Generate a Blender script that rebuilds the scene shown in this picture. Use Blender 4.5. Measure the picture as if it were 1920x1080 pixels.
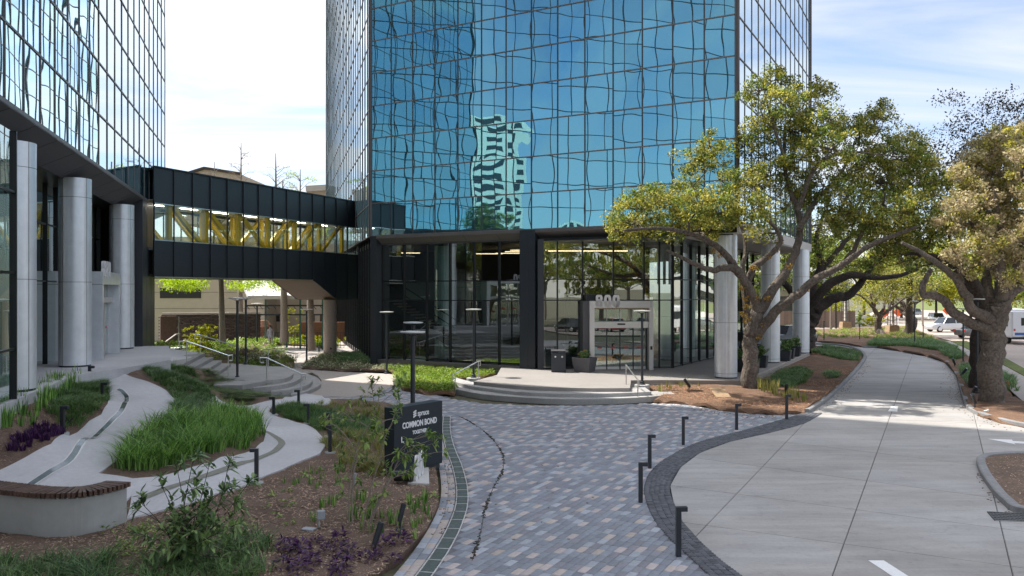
import bpy, bmesh, math, random
import numpy as np
from mathutils import Vector, Matrix
from mathutils.geometry import delaunay_2d_cdt

for _o in list(bpy.data.objects): bpy.data.objects.remove(_o)
SC = bpy.context.scene
COL = SC.collection
R = math.radians
random.seed(7); NR = np.random.RandomState(11)

# ---------------------------------------------------------------- camera
F, H, HY = 1510.0, 4.55, 545.0          # focal length in photo pixels, eye height, horizon row
cam = bpy.data.cameras.new('camera'); camo = bpy.data.objects.new('camera', cam); COL.objects.link(camo)
camo.location = (0, 0, H); camo.rotation_euler = (math.pi/2, 0, 0)
cam.sensor_width = 36; cam.lens = F/1920*36; cam.shift_y = 5/1920
cam.clip_end = 5000; cam.clip_start = .1
SC.camera = camo

# ---------------------------------------------------------------- light
SUN_AZ, SUN_EL = -60.0, 55.0
world = bpy.data.worlds.new('World'); SC.world = world; world.use_nodes = True
def build_world():
    nt = world.node_tree; N = nt.nodes; L = nt.links
    bg = next(n for n in N if n.type == 'BACKGROUND')
    sky = N.new('ShaderNodeTexSky'); sky.sky_type = 'NISHITA'; sky.sun_disc = False
    sky.sun_elevation = R(SUN_EL); sky.sun_rotation = R(SUN_AZ)
    sky.altitude = 0; sky.air_density = 1.0; sky.dust_density = .4; sky.ozone_density = 1.2
    tc = N.new('ShaderNodeTexCoord'); sep = N.new('ShaderNodeSeparateXYZ'); L.new(tc.outputs['Generated'], sep.inputs[0])
    zz = N.new('ShaderNodeMath'); zz.operation = 'ADD'; L.new(sep.outputs[2], zz.inputs[0]); zz.inputs[1].default_value = .12
    mx = N.new('ShaderNodeMath'); mx.operation = 'MAXIMUM'; L.new(zz.outputs[0], mx.inputs[0]); mx.inputs[1].default_value = .06
    dx = N.new('ShaderNodeMath'); dx.operation = 'DIVIDE'; L.new(sep.outputs[0], dx.inputs[0]); L.new(mx.outputs[0], dx.inputs[1])
    dy = N.new('ShaderNodeMath'); dy.operation = 'DIVIDE'; L.new(sep.outputs[1], dy.inputs[0]); L.new(mx.outputs[0], dy.inputs[1])
    cmb = N.new('ShaderNodeCombineXYZ'); L.new(dx.outputs[0], cmb.inputs[0]); L.new(dy.outputs[0], cmb.inputs[1])
    mp = N.new('ShaderNodeMapping'); L.new(cmb.outputs[0], mp.inputs[0]); mp.inputs['Rotation'].default_value = (0, 0, R(25)); mp.inputs['Scale'].default_value = (.55, 1.5, 1)
    mp.inputs['Location'].default_value = (1.7, .4, 0)
    nz = N.new('ShaderNodeTexNoise'); L.new(mp.outputs[0], nz.inputs['Vector']); nz.inputs['Scale'].default_value = .85; nz.inputs['Detail'].default_value = 9
    nz.inputs['Roughness'].default_value = .55; nz.inputs['Distortion'].default_value = .6
    rp = N.new('ShaderNodeValToRGB'); L.new(nz.outputs[0], rp.inputs[0]); rp.color_ramp.elements[0].position = .34; rp.color_ramp.elements[1].position = .56
    # more veil on the side of the sky that faces the sun
    s = sun_vec()
    dt = N.new('ShaderNodeVectorMath'); dt.operation = 'DOT_PRODUCT'; L.new(tc.outputs['Generated'], dt.inputs[0]); dt.inputs[1].default_value = s
    mr = N.new('ShaderNodeMapRange'); L.new(dt.outputs['Value'], mr.inputs[0]); mr.inputs[1].default_value = -.5; mr.inputs[2].default_value = .6
    mr.inputs[3].default_value = .6; mr.inputs[4].default_value = .92
    ml = N.new('ShaderNodeMath'); ml.operation = 'MULTIPLY'; L.new(rp.outputs[0], ml.inputs[0]); L.new(mr.outputs[0], ml.inputs[1])
    c0 = N.new('ShaderNodeMath'); c0.operation = 'MAXIMUM'; L.new(dt.outputs['Value'], c0.inputs[0]); c0.inputs[1].default_value = 0
    c1 = N.new('ShaderNodeMath'); c1.operation = 'POWER'; L.new(c0.outputs[0], c1.inputs[0]); c1.inputs[1].default_value = 6
    cc = N.new('ShaderNodeMath'); cc.operation = 'MULTIPLY_ADD'; L.new(c1.outputs[0], cc.inputs[0]); cc.inputs[1].default_value = 14; cc.inputs[2].default_value = 2.35
    cr = N.new('ShaderNodeCombineXYZ')
    for i, k in enumerate((.97, .985, 1.03)):
        m = N.new('ShaderNodeMath'); m.operation = 'MULTIPLY'; L.new(cc.outputs[0], m.inputs[0]); m.inputs[1].default_value = k; L.new(m.outputs[0], cr.inputs[i])
    mix = N.new('ShaderNodeMix'); mix.data_type = 'RGBA'; L.new(ml.outputs[0], mix.inputs[0]); sg = N.new('ShaderNodeVectorMath'); sg.operation = 'MULTIPLY'; L.new(sky.outputs[0], sg.inputs[0]); sg.inputs[1].default_value = (.43, .425, .46); L.new(sg.outputs[0], mix.inputs[6]); L.new(cr.outputs[0], mix.inputs[7])
    L.new(mix.outputs[2], bg.inputs[0]); bg.inputs[1].default_value = .12
def sun_vec():
    return Vector((math.sin(R(SUN_AZ))*math.cos(R(SUN_EL)), math.cos(R(SUN_AZ))*math.cos(R(SUN_EL)), math.sin(R(SUN_EL))))
build_world()
sl = bpy.data.lights.new('sun', 'SUN'); sl.energy = 2.0; sl.angle = R(.55); sl.color = (1, .94, .85)
so = bpy.data.objects.new('sun', sl); COL.objects.link(so); so.rotation_euler = sun_vec().to_track_quat('Z', 'Y').to_euler(); so.location = (-60, 60, 90)
SC.view_settings.view_transform = 'Standard'; SC.view_settings.look = 'None'; SC.view_settings.gamma = 1
SC.view_settings.use_curve_mapping = False; SC.view_settings.exposure = 1.95
SC.cycles.max_bounces = 10; SC.cycles.transparent_max_bounces = 24; SC.cycles.glossy_bounces = 5; SC.cycles.caustics_reflective = False; SC.cycles.caustics_refractive = False

# ---------------------------------------------------------------- helpers
def g(px, py, z=0.0):
    Y = F*(H-z)/(py-HY); return Vector(((px-960)/F*Y, Y, z))
def q(px, py, Y): return Vector(((px-960)/F*Y, Y, H+(HY-py)/F*Y))
def lerp(a, b, t): return a+(b-a)*t

def tag(o, label=None, cat=None, group=None, kind=None):
    if label: o['label'] = label
    if cat: o['category'] = cat
    if group: o['group'] = group
    if kind: o['kind'] = kind
    return o
WLOC = {}
def thing(name, label, cat, loc=(0, 0, 0), group=None):
    o = bpy.data.objects.new(name, None); COL.objects.link(o); o.location = loc; o.empty_display_size = .3
    WLOC[o.name] = Vector(loc); return tag(o, label, cat, group)
def wloc(o): return WLOC.get(o.name, Vector((0, 0, 0))) if o is not None else Vector((0, 0, 0))
def link(name, me, parent=None, mats=None, loc=None, kind=None, label=None):
    """mesh verts in world space minus loc (default: parent's location)"""
    o = bpy.data.objects.new(name, me); COL.objects.link(o)
    if mats:
        for m in (mats if isinstance(mats, (list, tuple)) else [mats]): me.materials.append(m)
    if parent is not None:
        o.parent = parent; L_ = Vector(loc) if loc is not None else wloc(parent)
        o.location = L_-wloc(parent)
    else:
        L_ = Vector(loc) if loc is not None else Vector((0, 0, 0)); o.location = L_
    WLOC[o.name] = L_
    if kind: o['kind'] = kind
    if label: o['label'] = label
    return o

class MB:
    def __init__(s): s.v = []; s.f = []; s.m = []
    def add(s, vs, fs, mi=0):
        n = len(s.v); s.v += [tuple(x) for x in vs]; s.f += [[i+n for i in f] for f in fs]; s.m += [mi]*len(fs); return s
    def box(s, c, sz, rz=0, mi=0, ax=None):
        c = Vector(c); hx, hy, hz = sz[0]/2, sz[1]/2, sz[2]/2
        X, Y, Z = ax if ax else (Vector((math.cos(rz), math.sin(rz), 0)), Vector((-math.sin(rz), math.cos(rz), 0)), Vector((0, 0, 1)))
        vs = [c+X*a*hx+Y*b*hy+Z*d*hz for a, b, d in ((-1,-1,-1),(1,-1,-1),(1,1,-1),(-1,1,-1),(-1,-1,1),(1,-1,1),(1,1,1),(-1,1,1))]
        return s.add(vs, [(0,3,2,1),(4,5,6,7),(0,1,5,4),(1,2,6,5),(2,3,7,6),(3,0,4,7)], mi)
    def bar(s, a, b, w, h, mi=0, up=Vector((0, 0, 1))):
        a = Vector(a); b = Vector(b); Z = (b-a); L_ = Z.length; Z = Z/L_
        X = Z.cross(up)
        if X.length < 1e-4: X = Z.cross(Vector((1, 0, 0)))
        X.normalize(); Y = X.cross(Z)
        return s.box((a+b)/2, (w, h, L_), ax=(X, Y, Z), mi=mi)
    def prism(s, poly, z0, z1, mi=0):
        """poly: list of (x,y); z0,z1 numbers or lists"""
        n = len(poly)
        a = sum(poly[i][0]*poly[(i+1) % n][1]-poly[(i+1) % n][0]*poly[i][1] for i in range(n))
        if a < 0: poly = poly[::-1]; z0 = z0[::-1] if isinstance(z0, list) else z0; z1 = z1[::-1] if isinstance(z1, list) else z1
        Z0 = z0 if isinstance(z0, list) else [z0]*n; Z1 = z1 if isinstance(z1, list) else [z1]*n
        vs = [(p[0], p[1], Z0[i]) for i, p in enumerate(poly)]+[(p[0], p[1], Z1[i]) for i, p in enumerate(poly)]
        fs = [list(range(n-1, -1, -1)), list(range(n, 2*n))]+[[i, (i+1) % n, (i+1) % n+n, i+n] for i in range(n)]
        return s.add(vs, fs, mi)
    def tube(s, pts, rads, seg=8, mi=0, cap=True):
        pts = [Vector(p) for p in pts]; n = len(pts)
        if not isinstance(rads, (list, tuple)): rads = [rads]*n
        up = None; vs = []
        for i, p in enumerate(pts):
            d = (pts[min(i+1, n-1)]-pts[max(i-1, 0)]).normalized()
            if up is None: up = d.orthogonal().normalized()
            up = (up-d*up.dot(d));
            up = up.normalized() if up.length > 1e-5 else d.orthogonal().normalized()
            w = d.cross(up)
            for k in range(seg):
                a = 2*math.pi*k/seg; vs.append(p+(up*math.cos(a)+w*math.sin(a))*rads[i])
        fs = [[i*seg+k, i*seg+(k+1) % seg, (i+1)*seg+(k+1) % seg, (i+1)*seg+k] for i in range(n-1) for k in range(seg)]
        if cap: fs += [list(range(seg-1, -1, -1)), [(n-1)*seg+k for k in range(seg)]]
        return s.add(vs, fs, mi)
    def lathe(s, c, prof, seg=24, mi=0):
        c = Vector(c); vs = []
        for r, z in prof:
            for k in range(seg):
                a = 2*math.pi*k/seg; vs.append(c+Vector((r*math.cos(a), r*math.sin(a), z)))
        n = len(prof)
        fs = [[i*seg+k, i*seg+(k+1) % seg, (i+1)*seg+(k+1) % seg, (i+1)*seg+k] for i in range(n-1) for k in range(seg)]
        fs += [list(range(seg-1, -1, -1)), [(n-1)*seg+k for k in range(seg)]]
        return s.add(vs, fs, mi)
    def mesh(s, name, off=(0, 0, 0), smooth=False):
        me = bpy.data.meshes.new(name); o = Vector(off)
        me.from_pydata([(v[0]-o.x, v[1]-o.y, v[2]-o.z) for v in s.v], [], s.f)
        me.polygons.foreach_set('material_index', s.m)
        if smooth: me.polygons.foreach_set('use_smooth', [True]*len(s.f))
        me.update(); return me
    def build(s, name, mats, parent=None, loc=None, smooth=False, kind=None, label=None, bevel=0):
        L_ = Vector(loc) if loc is not None else wloc(parent)
        o = link(name, s.mesh(name, L_, smooth), parent, mats, L_, kind, label)
        if smooth: sm_angle(o)
        if bevel:
            b = o.modifiers.new('bevel', 'BEVEL'); b.width = bevel; b.segments = 1; b.limit_method = 'ANGLE'
        return o
def sm_angle(o, a=40):
    try: o.data.set_sharp_from_angle(angle=R(a))
    except Exception: pass
def np_mesh(name, V, FQ, FT=None):
    """V (n,3), FQ (m,4) quads, FT (k,3) tris"""
    me = bpy.data.meshes.new(name); V = np.asarray(V, dtype=np.float32)
    nq = 0 if FQ is None else len(FQ); ntr = 0 if FT is None else len(FT)
    me.vertices.add(len(V)); me.vertices.foreach_set('co', V.ravel())
    idx = []
    if nq: idx.append(np.asarray(FQ).ravel())
    if ntr: idx.append(np.asarray(FT).ravel())
    idx = np.concatenate(idx).astype(np.int32)
    me.loops.add(len(idx)); me.loops.foreach_set('vertex_index', idx)
    me.polygons.add(nq+ntr)
    st = np.concatenate([np.arange(nq)*4, nq*4+np.arange(ntr)*3]).astype(np.int32)
    me.polygons.foreach_set('loop_start', st)
    me.update(calc_edges=True); return me

# ---------------------------------------------------------------- materials
class NT:
    def __init__(s, name):
        s.m = bpy.data.materials.new(name); s.m.use_nodes = True; s.t = s.m.node_tree
        s.N = s.t.nodes; s.L = s.t.links
        s.p = next(n for n in s.N if n.type == 'BSDF_PRINCIPLED'); s.out = next(n for n in s.N if n.type == 'OUTPUT_MATERIAL')
    def n(s, t, **kw):
        x = s.N.new('ShaderNode'+t)
        for k, v in kw.items():
            if k in x.inputs.keys(): x.inputs[k].default_value = v
            else: setattr(x, k, v)
        return x
    def l(s, a, b): s.L.new(a, b)
MATS = {}
def mat(name, col, rough=.7, metal=0, var=.12, scale=3.0, bump=.0, bscale=40, spec=.5, var2=0, scale2=.4, rnd=0, emis=None, trans=0, coat=0, col2=None, f2=.5, sc2=.8, isl=0, streak=0, srot=0.0, bdist=.02, bmap=None):
    if name in MATS: return MATS[name]
    k = NT(name); p = k.p
    p.inputs['Roughness'].default_value = rough; p.inputs['Metallic'].default_value = metal
    p.inputs['Specular IOR Level'].default_value = spec; p.inputs['Coat Weight'].default_value = coat
    geo = k.n('NewGeometry')
    c = k.n('RGB'); c.outputs[0].default_value = (*col, 1); cur = c.outputs[0]
    if col2:
        nz = k.n('TexNoise', Scale=sc2, Detail=5.0); k.l(geo.outputs['Position'], nz.inputs['Vector'])
        rp = k.n('MapRange'); k.l(nz.outputs[0], rp.inputs[0]); rp.inputs[1].default_value = f2-.08; rp.inputs[2].default_value = f2+.08
        mx = k.n('Mix', data_type='RGBA'); k.l(rp.outputs[0], mx.inputs[0]); k.l(cur, mx.inputs[6]); mx.inputs[7].default_value = (*col2, 1); cur = mx.outputs[2]
    def mulv(cur, src, lo, hi, a=.3, b=.7):
        mr = k.n('MapRange'); k.l(src, mr.inputs[0]); mr.inputs[1].default_value = a; mr.inputs[2].default_value = b; mr.inputs[3].default_value = lo; mr.inputs[4].default_value = hi
        hs = k.n('HueSaturation'); k.l(cur, hs.inputs['Color']); k.l(mr.outputs[0], hs.inputs['Value']); return hs.outputs[0]
    if var:
        nz = k.n('TexNoise', Scale=scale, Detail=6.0, Roughness=.6); k.l(geo.outputs['Position'], nz.inputs['Vector']); cur = mulv(cur, nz.outputs[0], 1-var, 1+var)
    if var2:
        nz = k.n('TexNoise', Scale=scale2, Detail=3.0); k.l(geo.outputs['Position'], nz.inputs['Vector']); cur = mulv(cur, nz.outputs[0], 1-var2, 1+var2)
    if streak:
        mp_ = k.n('Mapping'); k.l(geo.outputs['Position'], mp_.inputs[0]); mp_.inputs['Rotation'].default_value = (0, 0, srot); mp_.inputs['Scale'].default_value = (.28, 2.2, 1)
        nz = k.n('TexNoise', Scale=1.1, Detail=7.0, Roughness=.65, Distortion=.5); k.l(mp_.outputs[0], nz.inputs['Vector']); cur = mulv(cur, nz.outputs[0], 1-streak, 1+streak*.5, .32, .62)
        nz = k.n('TexNoise', Scale=3.2, Detail=8.0, Roughness=.75); k.l(geo.outputs['Position'], nz.inputs['Vector']); cur = mulv(cur, nz.outputs[0], 1-streak*1.3, 1, .30, .46)
    if rnd:
        oi = k.n('ObjectInfo'); cur = mulv(cur, oi.outputs['Random'], 1-rnd, 1+rnd, 0, 1)
    if isl:
        cur = mulv(cur, geo.outputs['Random Per Island'], 1-isl, 1+isl, 0, 1)
    k.l(cur, p.inputs['Base Color'])
    if bump:
        nz = k.n('TexNoise', Scale=bscale, Detail=6.0)
        if bmap:
            mb_ = k.n('Mapping'); k.l(geo.outputs['Position'], mb_.inputs[0]); mb_.inputs['Scale'].default_value = bmap; k.l(mb_.outputs[0], nz.inputs['Vector'])
        else: k.l(geo.outputs['Position'], nz.inputs['Vector'])
        b = k.n('Bump', Strength=bump, Distance=bdist); k.l(nz.outputs[0], b.inputs['Height']); k.l(b.outputs[0], p.inputs['Normal'])
    if emis: p.inputs['Emission Color'].default_value = (*emis[0], 1); p.inputs['Emission Strength'].default_value = emis[1]
    MATS[name] = k.m; return k.m
def leaf_mat(name, c1, c2, tr=.35, spread=.35):
    """leaves: colour varies leaf to leaf and clump to clump, light passes through"""
    k = NT(name); geo = k.n('NewGeometry')
    nz = k.n('TexNoise', Scale=.9, Detail=3.0); k.l(geo.outputs['Position'], nz.inputs['Vector'])
    ad = k.n('Math', operation='ADD'); k.l(nz.outputs[0], ad.inputs[0])
    mr0 = k.n('MapRange'); k.l(geo.outputs['Random Per Island'], mr0.inputs[0]); mr0.inputs[3].default_value = -.22; mr0.inputs[4].default_value = .22
    k.l(mr0.outputs[0], ad.inputs[1])
    mr = k.n('MapRange'); k.l(ad.outputs[0], mr.inputs[0]); mr.inputs[1].default_value = .3; mr.inputs[2].default_value = .7
    mx = k.n('Mix', data_type='RGBA'); k.l(mr.outputs[0], mx.inputs[0]); mx.inputs[6].default_value = (*c1, 1); mx.inputs[7].default_value = (*c2, 1)
    mr2 = k.n('MapRange'); k.l(geo.outputs['Random Per Island'], mr2.inputs[0]); mr2.inputs[3].default_value = 1-spread; mr2.inputs[4].default_value = 1+spread
    hs = k.n('HueSaturation'); k.l(mx.outputs[2], hs.inputs['Color']); k.l(mr2.outputs[0], hs.inputs['Value'])
    k.l(hs.outputs[0], k.p.inputs['Base Color']); k.p.inputs['Roughness'].default_value = .5; k.p.inputs['Specular IOR Level'].default_value = .35
    tl = k.n('BsdfTranslucent'); hs2 = k.n('HueSaturation', Saturation=1.15, Value=1.5); k.l(hs.outputs[0], hs2.inputs['Color']); k.l(hs2.outputs[0], tl.inputs[0])
    ms = k.n('MixShader'); ms.inputs[0].default_value = tr; k.l(k.p.outputs[0], ms.inputs[1]); k.l(tl.outputs[0], ms.inputs[2]); k.l(ms.outputs[0], k.out.inputs[0])
    MATS[name] = k.m; return k.m
def mirror_mat(name, tint, edge=(.93, .96, .98), power=2.6):
    k = NT(name); k.N.remove(k.p)
    a = k.n('BsdfGlossy', Roughness=.004); oi = k.n('ObjectInfo'); hs = k.n('HueSaturation'); hs.inputs['Color'].default_value = (*tint, 1)
    mr = k.n('MapRange'); k.l(oi.outputs['Random'], mr.inputs[0]); mr.inputs[3].default_value = .93; mr.inputs[4].default_value = 1.07; k.l(mr.outputs[0], hs.inputs['Value'])
    lw = k.n('LayerWeight', Blend=.5); pw = k.n('Math', operation='POWER'); k.l(lw.outputs['Facing'], pw.inputs[0]); pw.inputs[1].default_value = power
    mx = k.n('Mix', data_type='RGBA'); k.l(pw.outputs[0], mx.inputs[0]); k.l(hs.outputs[0], mx.inputs[6]); mx.inputs[7].default_value = (*edge, 1)
    k.l(mx.outputs[2], a.inputs['Color'])
    d = k.n('BsdfDiffuse'); d.inputs[0].default_value = (.012, .035, .045, 1)
    ad = k.n('AddShader'); k.l(a.outputs[0], ad.inputs[0]); k.l(d.outputs[0], ad.inputs[1]); k.l(ad.outputs[0], k.out.inputs[0])
    MATS[name] = k.m; return k.m
def glass_mat(name, tcol, base=.12, power=4):
    k = NT(name); k.N.remove(k.p)
    a = k.n('BsdfGlossy', Roughness=.004); a.inputs['Color'].default_value = (.95, 1, .98, 1)
    t = k.n('BsdfTransparent'); t.inputs[0].default_value = (*tcol, 1)
    lw = k.n('LayerWeight', Blend=.5); pw = k.n('Math', operation='POWER'); k.l(lw.outputs['Facing'], pw.inputs[0]); pw.inputs[1].default_value = power
    mr = k.n('MapRange'); k.l(pw.outputs[0], mr.inputs[0]); mr.inputs[3].default_value = base; mr.inputs[4].default_value = .95
    ms = k.n('MixShader'); k.l(mr.outputs[0], ms.inputs[0]); k.l(t.outputs[0], ms.inputs[1]); k.l(a.outputs[0], ms.inputs[2]); k.l(ms.outputs[0], k.out.inputs[0])
    MATS[name] = k.m; return k.m

M_mirror = mirror_mat('mirror glass', (.36, .57, .63), power=1.5)
M_glass = glass_mat('lobby glass', (.58, .72, .69), .32, 3.0)
M_glass2 = glass_mat('bridge glass', (.92, .95, .93), .06, 5)
M_mull = mat('dark bronze aluminium', (.10, .092, .09), .45, .5, var=.08, scale=2)
M_mullb = mat('black aluminium', (.018, .02, .024), .4, .3, var=.05)
M_sill = mat('light-toned transom', (.26, .22, .2), .5, .3, var=.15, scale=1)  # front transoms only: light falling on the bronze is put into this paler colour
M_granite = mat('dark granite', (.03, .035, .045), .45, 0, var=.25, scale=60, bump=.05)
M_panel = mat('black metal panel', (.034, .041, .052), .42, .2, var=.12, scale=25)
M_gr_l = mat('flamed granite', (.10, .10, .115), .6, 0, var=.2, scale=70)
M_fascia = mat('fascia stone', (.15, .14, .14), .55, 0, var=.12, scale=40, var2=.1)
M_soffit = mat('white soffit', (.55, .53, .5), .6, var=.04)
M_soffd = mat('dark soffit', (.05, .055, .06), .35, .4, var=.05)
M_colm = mat('silver column cladding', (.78, .82, .88), .32, .35, var=.06, scale=3, bump=.02, bscale=200)
M_seam = mat('joint shadow gap', (.05, .055, .06), .7)
M_alu = mat('brushed aluminium', (.70, .69, .67), .4, .15, var=.04)
M_white = mat('white numeral paint', (.85, .85, .86), .5, var=.02)
M_steel = mat('stainless steel', (.62, .62, .62), .28, .95, var=.05)
M_conc = mat('light concrete', (.60, .60, .62), .85, var=.07, scale=9, bump=.12, bscale=120, var2=.1, scale2=.35)
M_conc_step = mat('step concrete', (.36, .355, .35), .85, var=.1, scale=12, bump=.15, bscale=120, var2=.14, scale2=.8)
M_drive = mat('driveway concrete', (.385, .375, .37), .82, var=.06, scale=14, bump=.1, bscale=150, var2=.1, scale2=.5, rnd=.05, streak=.16, srot=R(-75), col2=(.35, .335, .32), sc2=.35)
M_kerb = mat('kerb concrete', (.25, .25, .255), .85, var=.16, scale=8, bump=.2, bscale=90, var2=.12, scale2=1.2)
M_joint = mat('joint filler', (.09, .085, .08), .9)
M_mulch = mat('shredded bark mulch', (.17, .115, .085), .95, var=.45, scale=28, bump=1.0, bscale=55, var2=.2, scale2=1.5)
M_mulch_r = mat('red bark mulch', (.17, .098, .06), .95, var=.45, scale=24, bump=1.0, bscale=50, var2=.25, scale2=1.2)
M_chip = mat('bark chips', (.38, .27, .20), .95, var=0, isl=.75)
M_wood = mat('ipe wood', (.12, .07, .052), .6, var=.2, scale=6, bump=.1, bscale=80, rnd=.25)
M_benchc = mat('board cast concrete', (.42, .43, .42), .8, var=.06, scale=5, bump=.1, bscale=60, var2=.1, scale2=.8)
M_bark = mat('oak bark', (.15, .125, .105), .95, var=.5, scale=11, bump=1.0, bscale=16, bdist=.09, bmap=(1, 1, .35), var2=.2, scale2=1.5)
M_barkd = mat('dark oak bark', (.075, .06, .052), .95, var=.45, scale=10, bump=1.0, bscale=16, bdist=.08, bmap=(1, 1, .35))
M_barkl = mat('grey smooth bark', (.30, .25, .21), .9, var=.25, scale=14, bump=.5, bscale=50)
M_pole = mat('charcoal painted steel', (.045, .05, .06), .42, .4, var=.06)
M_lamp = mat('frosted lamp disc', (.75, .76, .75), .35, .3, var=.02)
M_sign = mat('charcoal sign panel', (.016, .026, .034), .5, .2, var=.05)
M_planter = mat('grey planter', (.10, .10, .11), .6, var=.08)
M_planterd = mat('dark planter', (.035, .04, .05), .55, var=.08)
M_yellow = mat('yellow steel', (.85, .56, .015), .5, var=.04)
M_beige = mat('beige stucco', (.56, .47, .38), .85, var=.05, scale=2, var2=.05)
M_brown = mat('brown brick', (.075, .058, .052), .9, var=.15, scale=8)
M_asph = mat('asphalt', (.10, .095, .092), .9, var=.12, scale=9, var2=.1)
M_road = mat('old concrete road', (.36, .30, .26), .9, var=.1, scale=6, var2=.12, scale2=.3)
M_walk = mat('sidewalk concrete', (.40, .36, .33), .9, var=.1, scale=6)
M_grass = mat('lawn', (.11, .135, .03), .95, var=.3, scale=14, bump=.6, bscale=80, var2=.25, scale2=.6)
M_soil = mat('ground', (.09, .085, .05), .95, var=.3, scale=3, var2=.2)
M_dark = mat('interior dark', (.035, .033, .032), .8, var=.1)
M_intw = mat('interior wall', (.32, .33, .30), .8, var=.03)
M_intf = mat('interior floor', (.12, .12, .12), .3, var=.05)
M_tread = mat('stair tread', (.35, .27, .19), .6, var=.05)
M_warm = mat('warm linear light', (1, .8, .55), .5, var=0, emis=((1, .66, .38), .9))
M_tyre = mat('tyre rubber', (.02, .02, .02), .8)
M_carglass = mat('car glass', (.02, .025, .03), .06, .0, var=0, spec=.8)
M_orange = mat('orange plastic', (.75, .12, .02), .5, var=.03)
M_red = mat('red lens', (.6, .03, .02), .25, var=0)
M_paint = mat('white road paint', (.8, .8, .8), .7, var=.06, scale=20)
M_deepg = mat('glass runnel', (.10, .13, .12), .12, .1, var=.3, scale=4)
PAV = [mat('paver '+n, c, .8, var=.12, scale=14, bump=.12, bscale=90, rnd=.10, isl=.1) for n, c in
       (('blue grey', (.25, .275, .315)), ('slate', (.215, .23, .265)), ('purple grey', (.24, .24, .27)), ('light grey', (.36, .385, .43)), ('blush', (.46, .405, .40)), ('sand', (.44, .385, .355)))]
M_sett = mat('dark granite sett', (.095, .10, .115), .8, var=.3, scale=10, bump=.2, isl=.3)
M_mortar = mat('paver joint sand', (.15, .15, .17), .95)
L_oak = leaf_mat('live oak leaves', (.16, .19, .045), (.46, .42, .12), .45, .4)
L_oak2 = leaf_mat('oak leaves green', (.11, .165, .04), (.27, .32, .08), .42, .4)
L_brown = leaf_mat('oak leaves tan', (.42, .34, .22), (.50, .45, .26), .3, .35)
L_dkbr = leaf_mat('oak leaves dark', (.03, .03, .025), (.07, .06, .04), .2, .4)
L_yel = leaf_mat('spring yellow leaves', (.22, .26, .03), (.36, .34, .05), .45, .3)
L_mondo = leaf_mat('mondo grass', (.07, .145, .055), (.17, .27, .10), .3, .45)
L_iris = leaf_mat('iris blades', (.11, .24, .055), (.28, .44, .13), .35, .45)
L_bright = leaf_mat('bright ground cover', (.10, .19, .02), (.24, .32, .06), .3, .4)
L_fern = leaf_mat('fern fronds', (.04, .09, .015), (.13, .19, .035), .3, .4)
L_purple = leaf_mat('purple leaves', (.035, .012, .05), (.09, .03, .11), .12, .4)
L_varieg = leaf_mat('variegated leaves', (.12, .18, .07), (.42, .42, .28), .25, .4)
L_shrub = leaf_mat('glossy shrub leaves', (.085, .165, .06), (.22, .31, .12), .3, .5)
L_young = leaf_mat('young tree leaves', (.10, .19, .04), (.30, .38, .12), .35, .35)
L_straw = leaf_mat('yellow sedge', (.20, .22, .06), (.34, .32, .12), .3, .3)
L_cyp = leaf_mat('cypress needles', (.22, .33, .03), (.36, .46, .07), .5, .25)
L_pink = leaf_mat('pink flowers', (.30, .16, .20), (.16, .18, .08), .2, .3)
L_epi = leaf_mat('epiphyte leaves', (.32, .20, .04), (.45, .30, .08), .3, .3)

# ---------------------------------------------------------------- terrain of the planted slope on the left
CTRL = [(0,1080,0),(300,1075,0),(600,1070,0),(245,958,0),(480,918,0),(620,862,0),(560,742,0.02),(700,790,0),(640,702,0),(604,744,0),(830,780,0),(0,1000,0),(120,1000,0),
 (0,893,.55),(200,900,.40),(160,830,.62),(200,760,1.02),(220,722,1.42),(230,692,1.72),(300,702,1.58),(322,762,1.12),(255,820,.76),(190,885,.45),
 (0,750,1.7),(90,718,1.74),(140,690,1.80),(226,658,1.80),(280,657,1.62),(340,690,1.30),(362,668,1.34),(384,658,1.36),(440,718,.62),(500,716,.6),(430,735,.5),(500,747,.08),
 (0,865,.80),(60,832,.86),(105,765,1.2),(0,762,1.76),(40,745,1.76),(72,729,1.76),(0,790,1.46),(0,826,1.12),(60,770,1.4),(120,740,1.5),(435,775,.22),(500,800,.06),(500,860,.04),(330,905,.24),(400,800,.45),(300,850,.5),(560,830,.02),(600,900,0),(400,1000,0),(380,745,.75)]
_cw = np.array([list(g(a, b, c)) for a, b, c in CTRL]+[[x, y, 0] for x, y in ((0, 14), (0, 20), (0, 30), (-3, 40), (3, 45), (-6, 50), (-5, 12), (-12, 10), (-8, 58), (-4, 27))])
def HTn(X, Y):
    X = np.atleast_1d(np.asarray(X, float)); Y = np.atleast_1d(np.asarray(Y, float))
    d2 = (X[:, None]-_cw[None, :, 0])**2+(Y[:, None]-_cw[None, :, 1])**2+.4
    w = d2**-1.9
    return (w*_cw[None, :, 2]).sum(1)/w.sum(1)
def HT(x, y): return float(HTn([x], [y])[0])
def gt(px, py, add=0.0):
    z = 0.3
    for _ in range(25):
        p = g(px, py, z+add); z = .6*z+.4*HT(p.x, p.y)
    return g(px, py, z+add)
def pip(x, y, poly):
    x = np.asarray(x); y = np.asarray(y); c = np.zeros(x.shape, bool); n = len(poly); j = n-1
    for i in range(n):
        xi, yi = poly[i][0], poly[i][1]; xj, yj = poly[j][0], poly[j][1]
        if yi != yj: c ^= ((yi > y) != (yj > y)) & (x < (xj-xi)*(y-yi)/(yj-yi)+xi)
        j = i
    return c
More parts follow.
